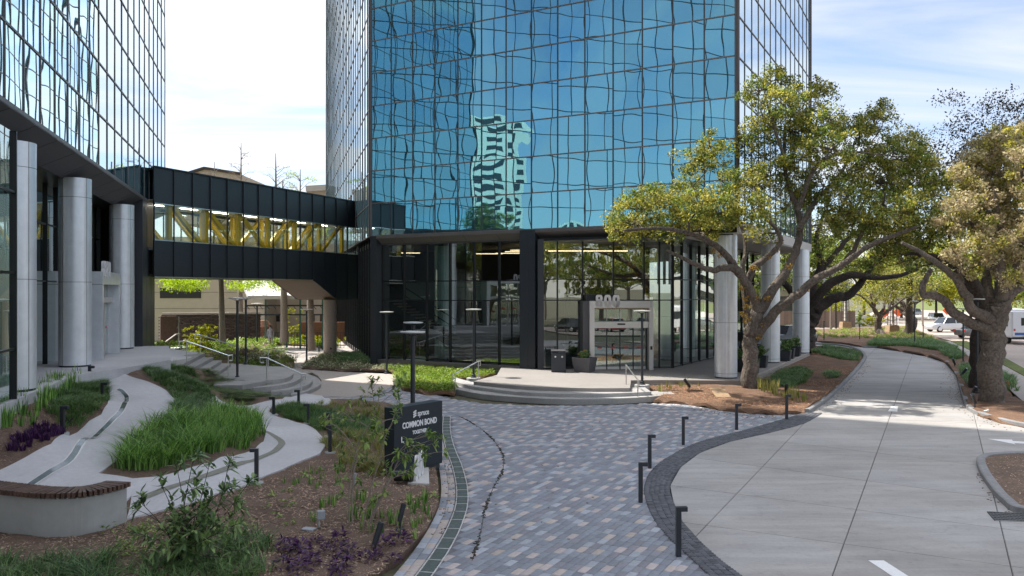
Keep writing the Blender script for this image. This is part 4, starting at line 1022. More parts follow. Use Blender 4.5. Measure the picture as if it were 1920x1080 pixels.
# slope on the left: one mulch sheet under everything planted there
slope = [(-26, 11.0), (-4.5, 11.0), (-2.55, 12.2), (-1.9, 13.8), (-1.62, 15.3), (-1.55, 17), (-1.75, 19), (-2.0, 21), (-2.5, 27), (-3.1, 29.6), (-5, 31.6), (-8, 32.6), (-9.5, 33.1), (-10.35, 34.25), (-11.6, 34.0), (-12.9, 35.0), (-13.9, 33.9), (-15, 34.2), (-17, 33), (-26, 30)]
drape('mulch_bed', slope, hplus(.015), .28, M_mulch, skirt=.2, noise=.02)
bedE, plE = bed('mulch_bed', [(1183,716),(1240,713),(1300,712),(1392,712),(1400,720),(1420,712),(1523,667),(1518,655),(1545,651),(1575,653),(1600,659),(1614,667),(1616,676),(1596,701),(1570,727),(1545,749),(1508,771),(1462,774),(1406,772),(1350,766),(1294,756),(1245,752),(1225,748),(1262,740),(1222,735)], .16, M_mulch_r, .35, .02, .12)
bedD, plD = bed('planting_bed', [(742,702),(724,693),(770,691),(840,694),(925,698.5),(936,701),(905,709),(850,713),(850,728),(853,736),(800,738),(755,730),(742,718)], .14, M_mulch_r, .4, .02, .05)
bedC, plC = bed('planting_bed', [(566,690),(575,684),(590,676),(600,668),(640,664),(690,668),(694,686),(760,690),(758,696),(640,695),(590,692)], .14, M_mulch, .5, .02, .05)
bedF, plF = bed('planting_bed', [(1620,650),(1530,640),(1400,637),(1400,624),(1560,618),(1700,612),(1740,630),(1765,640),(1800,660),(1850,700),(1900,745),(1960,790),(1930,799),(1875,790),(1838,778),(1817,765),(1808,748),(1800,724),(1790,700),(1772,679),(1738,667),(1690,658),(1640,650)], .14, M_mulch_r, .6, .02, .1)

# ================================================================ street, lawns far right
def sheet(name, pts, z, m, world=False):
    P = [g(a, b, 0) for a, b in pts] if not world else [Vector((a, b, 0)) for a, b in pts]
    mb = MB(); mb.prism([(p.x, p.y) for p in P], z-.06, z); return mb.build(name, m, kind='structure')
sheet('street', [(1380,618),(1560,616),(1640,612),(1680,618),(1740,628),(1800,642),(1850,660),(1920,700),(2100,790),(2900,1100),(4800,1100),(3000,760),(2400,660),(2200,600),(1700,580),(1640,583),(1600,604),(1380,606)], -.02, M_road)
sheet('sidewalk', [(1768,641),(1795,652),(1830,680),(1870,712),(1920,756),(2050,850),(2180,830),(1990,733),(1920,690),(1880,668),(1830,650),(1795,640)], .05, M_walk)
sheet('grass_verge', [(1782,641),(1812,641),(1850,655),(1890,676),(1920,693),(2030,750),(2120,800),(2000,748),(1920,707),(1870,680),(1830,663)], .09, M_grass)
sheet('lawn', [(1380,606),(1602,603),(1610,597),(1605,590),(1380,590)], -.03, M_grass)
sheet('lawn', [(1640,583),(1700,580),(2200,600),(2400,597),(2300,565),(1700,565)], -.03, M_grass)
sheet('pavement', [(1560,617),(1640,613),(1636,603),(1570,605)], .0, M_walk)
sheet('lawn', [(-900,120),(-16,80),(-14,56),(-20.5,48.5),(-24,42),(-60,40),(-400,60)], -.05, M_grass, True)
# court behind the bridge: light paved floor with beds
sheet('pavement', [(-22,44),(-13,41),(-10.5,46),(-9.5,51),(-11,56),(-14,76),(-26,76),(-26,50)], -.01, M_walk, True)
slope2 = [(-15.75, 41.1), (-14.35, 41.5), (-12.85, 42.2), (-12.2, 44.5), (-13.5, 50), (-17.5, 56), (-21.5, 52), (-18.6, 43.0), (-17.2, 41.8)]
def z_s2(x, y): return np.clip((-12.4-np.asarray(x))/4.2, 0, 1)*.95+.04
drape('planting_bed', slope2, z_s2, .5, M_mulch, skirt=.3, noise=.02)
bedG, plG = bed('planting_bed', [(488,648),(530,646),(576,648),(630,655),(628,643),(560,640),(488,641)], .14, M_mulch, .6)

# ================================================================ plants
def blades(n, h, w, spread, lean, seg=3, seed=0, curve=1.0, flat_=0):
    rs = np.random.RandomState(seed); V = []; Q = []; T = []
    for i in range(n):
        a = rs.uniform(0, 6.283); r = spread*math.sqrt(rs.uniform(0, 1)); bx, by = r*math.cos(a), r*math.sin(a)
        d = a+rs.normal(0, .7); hh = h*rs.uniform(.6, 1.1); ln = lean*rs.uniform(.3, 1.2)*hh; b = len(V)
        for k in range(seg+1):
            t = k/seg; ww = w*(1-t)**.7*.5+.0008; ox = bx+math.cos(d)*ln*t**(1+curve); oy = by+math.sin(d)*ln*t**(1+curve); z = hh*(t-.28*curve*lean*t*t)
            V += [(ox-math.sin(d)*ww, oy+math.cos(d)*ww, z), (ox+math.sin(d)*ww, oy-math.cos(d)*ww, z)]
        for k in range(seg): Q.append((b+2*k, b+2*k+1, b+2*k+3, b+2*k+2))
    return np.array(V, np.float32), np.array(Q, np.int32)
def leafy(n, R_, hgt_, lf, lw, seed=0, dome=True):
    """rounded clump of leaves"""
    rs = np.random.RandomState(seed); V = []; Q = []
    for i in range(n):
        a, u = rs.uniform(0, 6.283), rs.uniform(0, 1)**.6; z = hgt_*(1-u*u*.8)*rs.uniform(.45, 1); c = np.array([R_*u*math.cos(a), R_*u*math.sin(a), z])
        d = np.array([math.cos(a+rs.normal(0, .8)), math.sin(a+rs.normal(0, .8)), rs.uniform(-.4, .7)]); d /= np.linalg.norm(d)
        s = np.cross(d, [0, 0, 1]); s /= np.linalg.norm(s)+1e-6; up = np.cross(s, d); l = lf*rs.uniform(.6, 1.2); w = lw*rs.uniform(.7, 1.2); b = len(V)
        V += [c, c+d*l*.5+s*w/2+up*w*.15, c+d*l-up*l*.15, c+d*l*.5-s*w/2+up*w*.15]; Q.append((b, b+1, b+2, b+3))
    return np.array(V, np.float32), np.array(Q, np.int32)
def frond(n, L_, seed=0):
    rs = np.random.RandomState(seed); V = []; Q = []
    for i in range(n):
        a = 6.283*i/n+rs.normal(0, .3); d = np.array([math.cos(a), math.sin(a), 0]); s = np.array([-math.sin(a), math.cos(a), 0]); l = L_*rs.uniform(.7, 1.1)
        K = 7
        for k in range(K):
            t = (k+.6)/K; c = d*l*t*.85+np.array([0, 0, 1])*l*(.75*t-.62*t*t); ww = .16*l*4*t*(1-t)+.03*l
            for sg in (1, -1):
                b = len(V); e = c+s*sg*ww+d*ww*.35+np.array([0, 0, -.12*ww]); V += [c-d*.028*l, c+d*.045*l, e+d*.02*l, e-d*.01*l]; Q.append((b, b+1, b+2, b+3))
    return np.array(V, np.float32), np.array(Q, np.int32)
def scatter_mesh(name, tmpls, P, S, zr=True, tilt=0):
    Vs = []; Qs = []; base = 0
    for i in range(len(P)):
        v, qd = tmpls[NR.randint(len(tmpls))]; a = NR.uniform(0, 6.283); c, s = math.cos(a)*S[i], math.sin(a)*S[i]
        w = np.empty_like(v); w[:, 0] = v[:, 0]*c-v[:, 1]*s+P[i][0]; w[:, 1] = v[:, 0]*s+v[:, 1]*c+P[i][1]; w[:, 2] = v[:, 2]*S[i]+P[i][2]
        Vs.append(w); Qs.append(qd+base); base += len(v)
    return np_mesh(name, np.concatenate(Vs), np.concatenate(Qs))
def pts_in(poly, n, zf, edge=0):
    xs = [p[0] for p in poly]; ys = [p[1] for p in poly]; out = []
    while len(out) < n:
        x = NR.uniform(min(xs), max(xs), n*2); y = NR.uniform(min(ys), max(ys), n*2); k = pip(x, y, poly); out += list(zip(x[k], y[k]))
    out = np.array(out[:n]); z = zf(out[:, 0], out[:, 1]); return np.column_stack([out, z])
def cover(name, poly, n, tm, m, zf, label, smin=.7, smax=1.2, cat='ground cover'):
    P = pts_in(poly, n, zf); me = scatter_mesh(name, tm, P, NR.uniform(smin, smax, n)); c = P.mean(0)
    me.transform(Matrix.Translation(-Vector(c))); o = link(name, me, None, m, loc=Vector(c)); tag(o, label, cat, kind='stuff'); return o
def wpoly(pts, on_slope=True, z=0): return [tuple((gt(a, b) if on_slope else g(a, b, z))[:2]) for a, b in pts]
mondo_t = [blades(26, .30, .012, .09, 1.1, 3, s, 1.2) for s in range(5)]
iris_t = [blades(11, .72, .026, .12, .6, 3, s, .9) for s in range(5)]
irisl_t = [blades(14, .80, .030, .14, .95, 4, 20+s, 1.2) for s in range(5)]
sprout_t = [blades(9, .34, .03, .06, .25, 2, 30+s, .5) for s in range(4)]
sedge_t = [blades(40, .45, .008, .07, .9, 3, 40+s, 1.2) for s in range(4)]
bright_t = [leafy(26, .2, .26, .12, .05, s) for s in range(4)]
varg_t = [leafy(22, .2, .28, .14, .07, 10+s) for s in range(4)]
fern_t = [frond(9, .42, s) for s in range(4)]
purp_t = [blades(24, .26, .042, .07, .45, 3, 60+s, .6) for s in range(4)]
jun_t = [blades(50, .26, .010, .16, .9, 2, 70+s, .6) for s in range(4)]
h0 = hplus(0.0)
cover('mondo_grass', wpoly([(245,697),(300,690),(345,690),(372,712),(392,740),(420,775),(430,800),(380,800),(330,800),(300,796),(322,772),(330,752),(315,730),(285,714)]), 1500, mondo_t, L_mondo, h0, 'dark green mondo grass filling the slope between the two walkways')
cover('iris_leaves', wpoly([(225,862),(245,838),(290,806),(330,792),(380,802),(400,850),(350,872),(290,884),(210,882)]), 300, irisl_t, L_iris, h0, 'tall arching iris leaves behind the slatted bench', .55, 1.15, 'iris bed')
cover('iris_leaves', wpoly([(400,780),(430,778),(470,786),(488,800),(492,818),(470,838),(420,848),(392,850),(380,810)]), 300, iris_t, L_iris, h0, 'upright fresh green iris leaves inside the bend of the lower walkway', .8, 1.15, 'iris bed')
cover('iris_leaves', wpoly([(228,694),(300,686),(336,688),(300,692)]), 22, sprout_t, L_iris, h0, 'scattered iris sprouts at the tip of the upper bed', .8, 1.3, 'iris sprouts')
cover('mondo_grass', wpoly([(185,712),(200,720),(204,735),(203,752),(185,770),(150,786),(110,790),(95,775),(115,740),(150,722)]), 520, mondo_t, L_mondo, h0, 'dark mondo grass clumps in the bed beside the silver columns')
cover('iris_leaves', wpoly([(0,770),(60,735),(110,718),(160,708),(150,725),(95,760),(60,800),(0,815)]), 110, sprout_t, L_iris, h0, 'young iris shoots along the terrace kerb at the left edge', .9, 1.7, 'iris sprouts')
cover('purple_foliage', wpoly([(20,825),(60,800),(120,785),(135,800),(95,825),(50,845),(15,850)]), 60, purp_t, L_purple, h0, 'purple heart foliage in the bed beside the upper walkway', .6, 1.0)
cover('fern_bank', wpoly([(378,690),(400,700),(440,716),(500,722),(520,740),(470,757),(430,752),(395,735),(372,710)]), 260, fern_t, L_fern, h0, 'bank of bright ferns below the straight flight of steps', .8, 1.4)
cover('fern_bank', wpoly([(505,738),(545,738),(550,745),(510,750)]), 14, fern_t, L_fern, h0, 'small ferns at the foot of the curved steps', .6, .9)
cover('juniper_cover', wpoly([(512,770),(545,760),(580,762),(625,775),(655,800),(640,812),(600,808),(570,792),(530,782)]), 330, jun_t, L_mondo, h0, 'dark bluish juniper cover inside the bollard row')
cover('juniper_cover', wpoly([(600,790),(650,780),(700,790),(720,810),(690,825),(640,820)]), 120, jun_t, L_mondo, h0, 'dark juniper patch in front of the sign')
cover('yellow_sedge', wpoly([(590,760),(660,758),(740,766),(760,790),(720,790),(650,778),(590,772)]), 90, sedge_t, L_straw, h0, 'yellow green sedge along the plaza edge', .6, .95)
cover('yellow_sedge', wpoly([(600,830),(640,815),(730,820),(745,850),(740,890),(690,900),(640,870)]), 120, sedge_t, L_straw, h0, 'pale yellow sedge tufts beside the charcoal sign', .7, 1.1)
cover('iris_leaves', wpoly([(570,880),(640,870),(650,900),(590,920),(520,910)]), 16, sprout_t, L_iris, h0, 'row of stubby iris fans behind the multi stemmed sapling', .6, .9, 'iris sprouts')
cover('iris_leaves', wpoly([(560,960),(640,935),(740,945),(800,930),(818,960),(790,1010),(720,1010),(640,985),(580,985)]), 52, sprout_t, L_iris, h0, 'loose iris fans scattered over the foreground mulch', .6, 1.0, 'iris sprouts')
cover('mondo_grass', wpoly([(-20,1060),(60,1050),(150,1050),(330,1060),(470,1050),(520,1085),(300,1110),(-20,1110)]), 110, mondo_t, L_mondo, h0, 'dark grassy clumps along the bottom edge', .9, 1.5)
cover('mondo_grass', wpoly([(430,1010),(500,1000),(520,1030),(470,1060),(420,1040)]), 22, mondo_t, L_mondo, h0, 'dark grassy tufts right of the broad leaved shrub', .9, 1.4)
cover('creeping_cover', wpoly([(200,1000),(300,985),(420,990),(500,980),(520,1010),(400,1050),(220,1050)]), 60, [leafy(22, .14, .2, .09, .04, 80+s) for s in range(3)], L_young, h0, 'low light green seedlings under the broad leaved shrub', .6, 1.3)
cover('bright_cover', plD, 900, bright_t, L_bright, flat(.12), 'bright green ground cover left of the entrance steps', .7, 1.1)
cover('variegated_cover', plC, 420, varg_t, L_varieg, flat(.1), 'whitish variegated ground cover at the foot of the blue tower', .7, 1.2)
cover('mondo_grass', wpoly([(630,668),(690,664),(692,684),(640,682)], False, .1), 260, jun_t, L_mondo, flat(.15), 'dark spreading cover round the bridge column', 1, 1.6)
cover('bright_cover', slope2, 420, bright_t, L_bright, z_s2, 'green ground plants on the slope behind the straight steps', .9, 1.6)
cover('bright_cover', plG, 420, bright_t, L_bright, flat(.1), 'sunlit ground cover in the court behind the bridge', 1.0, 1.8)
cover('mondo_grass', wpoly([(1440,722),(1468,700),(1500,693),(1522,703),(1510,722),(1480,735)], False, .1), 300, mondo_t, L_mondo, flat(.2), 'dark mondo grass beside the driveway kerb', 1, 1.5)
cover('mondo_grass', wpoly([(1524,664),(1548,652),(1590,660),(1612,668),(1608,682),(1575,678)], False, .1), 380, mondo_t, L_mondo, flat(.2), 'dark mondo grass at the far tip of the red mulch bed', 1, 1.7)
cover('mondo_grass', wpoly([(1540,708),(1560,703),(1578,708),(1570,716),(1548,716)], False, .1), 40, mondo_t, L_mondo, flat(.2), 'lone dark mondo clump on the red mulch', 1, 1.5)
cover('iris_leaves', wpoly([(1420,722),(1450,730),(1490,745),(1515,757),(1500,762),(1465,752),(1420,738)], False, .1), 60, sprout_t, L_straw, flat(.2), 'yellow green shoots in front of the oak trunk', 1, 1.6, 'iris sprouts')
cover('iris_leaves', wpoly([(1190,722),(1240,716),(1385,716),(1380,724),(1240,738),(1200,728)], False, .1), 70, sprout_t, L_straw, flat(.15), 'sparse yellow shoots on the sunlit mulch', .6, 1.3, 'iris sprouts')
cover('mondo_grass', wpoly([(1625,650),(1700,652),(1760,660),(1790,680),(1808,672),(1790,654),(1740,638),(1640,640)], False, .1), 1000, mondo_t, L_mondo, flat(.18), 'dark mondo grass behind the right kerb', 1.1, 1.9)
cover('mondo_grass', wpoly([(1800,690),(1840,690),(1900,712),(1905,738),(1850,735),(1812,725)], False, .1), 360, mondo_t, L_mondo, flat(.2), 'dark mondo grass round the right oak trunk', 1, 1.7)
cover('mondo_grass', wpoly([(1440,633),(1560,622),(1700,615),(1745,632),(1760,640),(1640,638),(1540,637)], False, .1), 420, mondo_t, L_oak2, flat(.18), 'patchy low cover on the far bed beyond the driveway', 1, 2)
# bark chips close to the camera
def chips(poly, n, zf, name, label, m=M_chip, s0=.02, s1=.06):
    P = pts_in(poly, n, zf); a = NR.uniform(0, 6.283, n); l = NR.uniform(s0, s1, n)/2; w = l*NR.uniform(.2, .4, n); t = NR.uniform(-.35, .35, n)
    ca, sa_ = np.cos(a), np.sin(a); V = np.empty((n, 4, 3), np.float32)
    for k, (i, j) in enumerate(((-1, -1), (1, -1), (1, 1), (-1, 1))):
        V[:, k, 0] = P[:, 0]+ca*l*i-sa_*w*j; V[:, k, 1] = P[:, 1]+sa_*l*i+ca*w*j; V[:, k, 2] = P[:, 2]+.018+l*i*t+abs(j)*.003
    me = np_mesh(name, V.reshape(-1, 3), np.arange(n*4).reshape(n, 4)); o = link(name, me, None, m); tag(o, label, 'bark mulch', kind='stuff')
litter_ok = 1
chips([(-9, 11.5), (-2.3, 12.2), (-1.9, 13.8), (-1.62, 15.3), (-1.55, 17), (-1.75, 19), (-2.2, 22), (-5.2, 21.5), (-7, 17.5), (-9.5, 15)], 26000, hplus(0), 'bark_chips', 'loose bark chips over the foreground bed', s0=.02, s1=.075)
chips(wpoly([(0,780),(110,720),(205,730),(195,775),(96,830),(0,880)]), 7000, hplus(0), 'bark_chips', 'loose bark chips on the bed at the left edge')
chips(plE, 24000, flat(.22), 'bark_chips', 'reddish bark chips round the main oak', mat('red bark chips', (.36, .19, .10), .95, var=0, isl=.7), .03, .09)
chips([(p.x, p.y) for p in isl], 3000, flat(.10), 'bark_chips', 'bark chips on the kerbed island')

# leaf litter blown along edges
def litter(pts, n, sd, z=.012):
    L_ = resample([Vector((p.x, p.y, 0)) for p in pts], .1); VV = []; FF = []
    for _ in range(n):
        p = random.choice(L_)+Vector((random.gauss(0, sd), random.gauss(0, sd), 0)); a = random.uniform(0, 6.28); r_ = random.uniform(.012, .03); boxes_top(VV, FF, (p.x, p.y), (math.cos(a), math.sin(a)), (-math.sin(a), math.cos(a)), r_, r_*.45, z-.01, z)
    link('leaf_litter', np_mesh('leaf_litter', VV, FF), None, mat('dry fallen leaves', (.17, .12, .06), .9, var=0, isl=.6), kind='stuff')
litter([g(a, b, 0) for a, b in ((1513,778),(1558,752),(1584,728),(1610,702),(1628,676))], 260, .18)
litter([g(a, b, 0) for a, b in ((1245,757),(1300,762),(1360,774),(1420,781),(1500,782))], 160, .3)
litter([g(a, b, 0) for a, b in ((1776,688),(1790,706),(1800,750),(1812,770),(1840,790),(1900,806))], 240, .25)
litter([g(a, b, 0) for a, b in ((820,1000),(846,940),(848,900),(838,860))], 90, .1)
litter([g(a, b, 0) for a, b in ((1000,1060),(1060,900),(1100,820),(1000,780),(1150,780))], 60, 1.2)
litter([g(a, b, 0) for a, b in ((1832,885),(1860,930),(1890,958),(1930,975))], 40, .07)
# single plants that can be counted
def plants(name, pos, tm, m, lab, cat, grp, s0=.8, s1=1.3):
    first = None
    ms_ = [np_mesh(name, v, qd) for v, qd in tm]
    for x in ms_: x.materials.append(m)
    for i, (a, b) in enumerate(pos):
        p = gt(a, b); o = bpy.data.objects.new(name, ms_[i % len(ms_)]); COL.objects.link(o); o.location = p; o.rotation_euler = (0, 0, random.uniform(0, 6.28)); s = random.uniform(s0, s1); o.scale = (s, s, s*random.uniform(.85, 1.15)); tag(o, lab, cat, grp)
purp_big = [leafy(46, .15, .26, .13, .045, 160+s) for s in range(4)]
plants('purple_plant', [(536,1032),(548,1040),(566,1036),(593,1018),(634,1020),(588,1060),(614,1038),(655,1043),(640,1066),(560,1075),(718,1030),(705,1048),(749,1020),(741,1055),(690,1052),(635,1080),(530,1068),(575,1056)], purp_big, L_purple, 'small deep purple leafy plant in the foreground mulch', 'purple plant', 'purple plants in the foreground mulch', .7, 1.15)
plants('seedling', [(497,955),(538,925),(541,948),(510,934),(545,985),(573,895),(583,900),(646,905),(607,885),(700,945),(770,950),(812,935),(590,975),(520,970)], [leafy(8, .05, .16, .14, .055, 90+s) for s in range(4)], L_young, 'small green seedling with upright leaves on bare mulch', 'seedling', 'seedlings on the bare mulch')

# ================================================================ trees
def leaf_cloud(centres, radii, n_each, size, aspect=.55, seed=1, droop=.2, stray=1.0):
    rs = np.random.RandomState(seed); C = np.array([list(c) for c in centres]); Rr = np.array(radii); k = len(C); n = k*n_each
    ci = np.repeat(np.arange(k), n_each); d = rs.normal(size=(n, 3)); d /= np.linalg.norm(d, axis=1)[:, None]; rad = rs.uniform(0, 1, n)**.5
    P = C[ci]+d*(rad*Rr[ci])[:, None]*np.array([1, 1, .75])*stray
    u = rs.normal(size=(n, 3)); u /= np.linalg.norm(u, axis=1)[:, None]; v = np.cross(u, rs.normal(size=(n, 3))); v /= np.linalg.norm(v, axis=1)[:, None]
    s = size*rs.uniform(.6, 1.3, n)[:, None]; a, b = u*s*.5, v*s*.5*aspect; nrm = np.cross(u, v)*s*.12
    V = np.stack([P-a, P-b*1.0+nrm, P+a, P+b*1.0+nrm], 1).reshape(-1, 3)
    return V, np.arange(n*4).reshape(n, 4)
def wig(a, b, n, amp):
    a, b = Vector(a), Vector(b); L_ = (b-a).length; out = []
    for i in range(n+1):
        t = i/n; w = 4*t*(1-t); out.append(lerp(a, b, t)+Vector((random.gauss(0, 1), random.gauss(0, 1), random.gauss(0, .8)))*amp*L_*w*.5)
    return out
def tree(name, label, cat, base, limbs, clumps, lm, bark=M_bark, sub=40, n_leaf=26, lsize=.11, group=None, seed=1, rsub=.34, leafs2=None, twig=True, mb_extra=None, fill=1.0):
    random.seed(seed*97+5)
    T = thing(name, label, cat, base, group); mb = MB(); nodes = []
    for pts, r0, r1 in limbs:
        sm = smooth_poly(pts, 4, False) if len(pts) > 2 else wig(pts[0], pts[1], 5, .06); n = len(sm)
        rr = [lerp(r0, r1, i/(n-1)) for i in range(n)]
        for i in range(n):
            if i > 1: sm[i] = sm[i]+Vector((random.gauss(0, .12), random.gauss(0, .12), random.gauss(0, .1)))*rr[i]
        mb.tube(sm, rr, 10 if r0 > .15 else 7); nodes += [(p, r) for p, r in zip(sm, rr)]
    subc = []; subr = []
    for c, r in clumps:
        c = Vector(c); best = min(nodes, key=lambda nr: (nr[0]-c).length-(.6 if nr[1] < .16 else 0)+(1.5 if nr[0].z > c.z+.5 else 0))
        r0 = min(best[1]*.7, .04+.03*r); path = wig(best[0], c, 5, .14); mb.tube(path, [lerp(r0, .022, i/5) for i in range(6)], 6)
        cn = [(p, .03) for p in path[2:]]
        nodes += [(p, r0*.6) for p in path[2:]]
        k = int(sub*(r/1.6)**2)
        for i in range(k):
            d = Vector((random.gauss(0, 1), random.gauss(0, 1), random.gauss(0, 1))).normalized(); d.z *= .8; p = c+d*r*random.uniform(.25, 1)**.6
            subc.append(p); subr.append(rsub*random.uniform(.6, 1.25))
            if twig and i % 2 == 0:
                s_ = min(cn, key=lambda x: (x[0]-p).length)[0]; m_ = lerp(s_, p, .5)+Vector((random.gauss(0, .1), random.gauss(0, .1), random.gauss(0, .1)))*r
                mb.tube([s_, m_, p], [.022, .014, .006], 4, cap=False)
    tr = mb.build('trunk', bark, T, smooth=True)
    ms_ = [lm] if not isinstance(lm, list) else lm
    for i, m in enumerate(ms_):
        C = subc[i::len(ms_)]; Rr = subr[i::len(ms_)]
        if not C: continue
        V, Q = leaf_cloud(C, Rr, int(n_leaf), lsize, seed=seed*7+i); L0 = np.array(wloc(T)); me = np_mesh('crown', V-L0, Q); link('crown', me, T, m)
    random.seed(seed); return T
def ql(pts, Y, dy=0): return [q(a, b, Y+dy*i/(len(pts)-1)) for i, (a, b) in enumerate(pts)]
# main oak beside the entrance
Y1 = 35.4; bs = g(1403, 736, .1)
limbs = [(ql([(1403,742),(1404,712),(1407,660),(1409,630),(1416,600),(1420,580)], Y1), .37, .30),
 (ql([(1420,590),(1414,560),(1397,528),(1381,506),(1361,502),(1337,507),(1310,498),(1280,484),(1250,470)], Y1, -1.5), .24, .06),
 (ql([(1400,530),(1378,504),(1366,484),(1345,463),(1324,450),(1300,440),(1260,430),(1215,428),(1170,432)], Y1, -2.5), .19, .05),
 (ql([(1408,600),(1398,575),(1396,545),(1392,500),(1398,470),(1392,430),(1372,400),(1350,370)], Y1, 1), .15, .05),
 (ql([(1400,535),(1412,502),(1433,487),(1454,468),(1464,450),(1456,430),(1430,400),(1424,370)], Y1, -1), .17, .05),
 (ql([(1420,590),(1444,552),(1464,523),(1482,494),(1497,455),(1500,430),(1496,395),(1480,350),(1470,300),(1472,235)], Y1, 1.2), .25, .06),
 (ql([(1498,430),(1515,400),(1535,370),(1560,345),(1585,310),(1600,280)], Y1, 2), .14, .04),
 (ql([(1496,395),(1520,330),(1545,300),(1590,285),(1630,288)], Y1, -1), .11, .04),
 (ql([(1411,640),(1438,604),(1467,572),(1495,551),(1530,523),(1573,501),(1605,478),(1640,455),(1680,440),(1720,425)], Y1, -3), .24, .06),
 (ql([(1573,501),(1600,470),(1620,430),(1650,400),(1660,360)], Y1, -2), .12, .04),
 (ql([(1472,300),(1455,250),(1440,200),(1432,160)], Y1, 0), .08, .03)]
cl = [(1185,410,60),(1160,432,34),(1215,385,60),(1250,375,55),(1265,420,50),(1310,385,60),(1350,400,55),(1330,430,40),(1305,300,46),(1330,275,42),(1355,310,40),(1395,340,55),(1400,270,45),
 (1425,170,46),(1455,150,40),(1470,190,46),(1510,190,44),(1540,170,36),(1430,225,50),(1480,245,58),(1530,240,55),(1410,395,55),(1440,330,60),(1500,300,60),(1555,220,40),(1560,280,58),(1600,240,50),(1640,235,48),(1650,200,28),(1610,300,58),
 (1545,350,60),(1490,370,45),(1590,370,60),(1640,340,66),(1680,300,56),(1700,350,60),(1720,310,40),(1680,400,60),(1730,390,50),(1640,410,50),(1600,420,45),(1560,410,40),(1720,440,44),(1680,455,40),(1430,440,26),(1295,345,30),(1745,345,30),(1742,300,34),(1762,340,38),(1770,392,38),(1718,272,32),(1775,440,34),(1690,262,30)]
def mk(cl, Y, dsp, seed):
    rs = random.Random(seed); out = []
    for a, b, r in cl:
        yy = Y+rs.uniform(-dsp, dsp); out.append((q(a, b, yy), r*yy/F*.92))
    return out
tree('oak_tree', 'big leaning live oak in yellow green spring leaf beside the entrance columns', 'tree', bs, limbs, mk(cl, Y1, 2.6, 3), [L_oak, L_oak2, L_oak], sub=84, n_leaf=46, lsize=.12, seed=3)
# little epiphyte tufts on its limbs
ep = []
for pts in ([(1400,600),(1397,560),(1392,540),(1400,575),(1395,590)], [(1361,500),(1385,508),(1340,470),(1352,478)], [(1440,560),(1452,590),(1470,572),(1430,610),(1425,632),(1490,555)], [(1454,470),(1464,452),(1412,502),(1440,482)], [(1510,545),(1480,500),(1420,560),(1530,520)]):
    for a, b in pts: ep.append(q(a, b, Y1-.35))
V, Q = leaf_cloud(ep, [.2]*len(ep), 46, .10, seed=9); tag(link('epiphyte_tufts', np_mesh('epiphyte_tufts', V, Q), None, L_epi), 'yellow brown ferny tufts growing on the main oak limbs', 'epiphytes', kind='stuff')
# right oak
Y2 = 31.6
limbs = [(ql([(1861,768),(1858,740),(1857,700),(1862,650),(1868,600),(1872,570)], Y2), .46, .42),
 (ql([(1862,650),(1864,628),(1826,607),(1796,592),(1775,569),(1755,554),(1733,553),(1731,535),(1738,520),(1746,505)], Y2, -1), .25, .08),
 (ql([(1868,610),(1850,596),(1826,581),(1808,550),(1790,520),(1760,495),(1720,470),(1690,455)], Y2, -2), .26, .05),
 (ql([(1870,600),(1868,570),(1853,545),(1850,515),(1840,480),(1830,440),(1815,400)], Y2, 1), .24, .05),
 (ql([(1872,600),(1885,560),(1909,540),(1935,520),(1960,480),(1985,430)], Y2, .5), .28, .07),
 (ql([(1872,575),(1880,540),(1876,500),(1880,450),(1870,400),(1865,350)], Y2, -1), .24, .05),
 (ql([(1885,560),(1905,510),(1915,470),(1930,420),(1925,370),(1915,320)], Y2, -2), .18, .05),
 (ql([(1808,550),(1800,520),(1803,500),(1790,470)], Y2, -1), .13, .05)]
cl = [(1810,360,44),(1830,310,46),(1870,275,44),(1900,270,44),(1860,330,50),(1900,340,55),(1940,300,60),(1830,380,50),(1870,400,55),(1920,400,60),(1815,420,44),(1855,450,48),(1900,460,55),(1945,450,60),(1800,330,30),(1880,255,30),(1960,370,70),(1980,300,70),(2010,420,80),(1950,500,50),(1870,490,36),(1925,255,40),(1975,230,60),(1790,470,34),(1782,425,34),(1830,500,34),(1905,515,38),(1850,365,44),(1800,385,36),(1885,430,46),(1840,285,34),(1930,345,44)]
tree('oak_tree', 'live oak with pale tan sunlit crown and thick forked trunk at the right edge', 'tree', g(1861, 762, .1), limbs, mk(cl, Y2, 2.2, 5), [L_brown, L_brown, L_brown, L_oak], sub=88, n_leaf=66, lsize=.125, seed=5)
cl2 = [(1750,440,36),(1700,470,40),(1660,480,34),(1740,480,34),(1790,470,36),(1720,505,26),(1640,500,30),(1770,420,34),(1690,430,40),(1650,460,36),(1800,500,24)]
tree('oak_tree', 'low green oak bough layer spreading over the driveway between the two big oaks', 'tree', g(1838, 722, .1), [(ql([(1836,745),(1838,700),(1836,650),(1845,600),(1840,560),(1815,520)], 36), .45, .3), (ql([(1815,520),(1790,500),(1750,480),(1700,475)], 36), .2, .06), (ql([(1838,560),(1860,500),(1900,440)], 36), .25, .08), (ql([(1836,570),(1790,500),(1780,430)], 36), .18, .06)], mk(cl2, 36, 2, 8)+mk([(1890,420,60),(1850,380,60),(1780,400,40)], 38, 2, 9), [L_oak2, L_oak], M_barkd, sub=50, n_leaf=42, lsize=.11, seed=8)
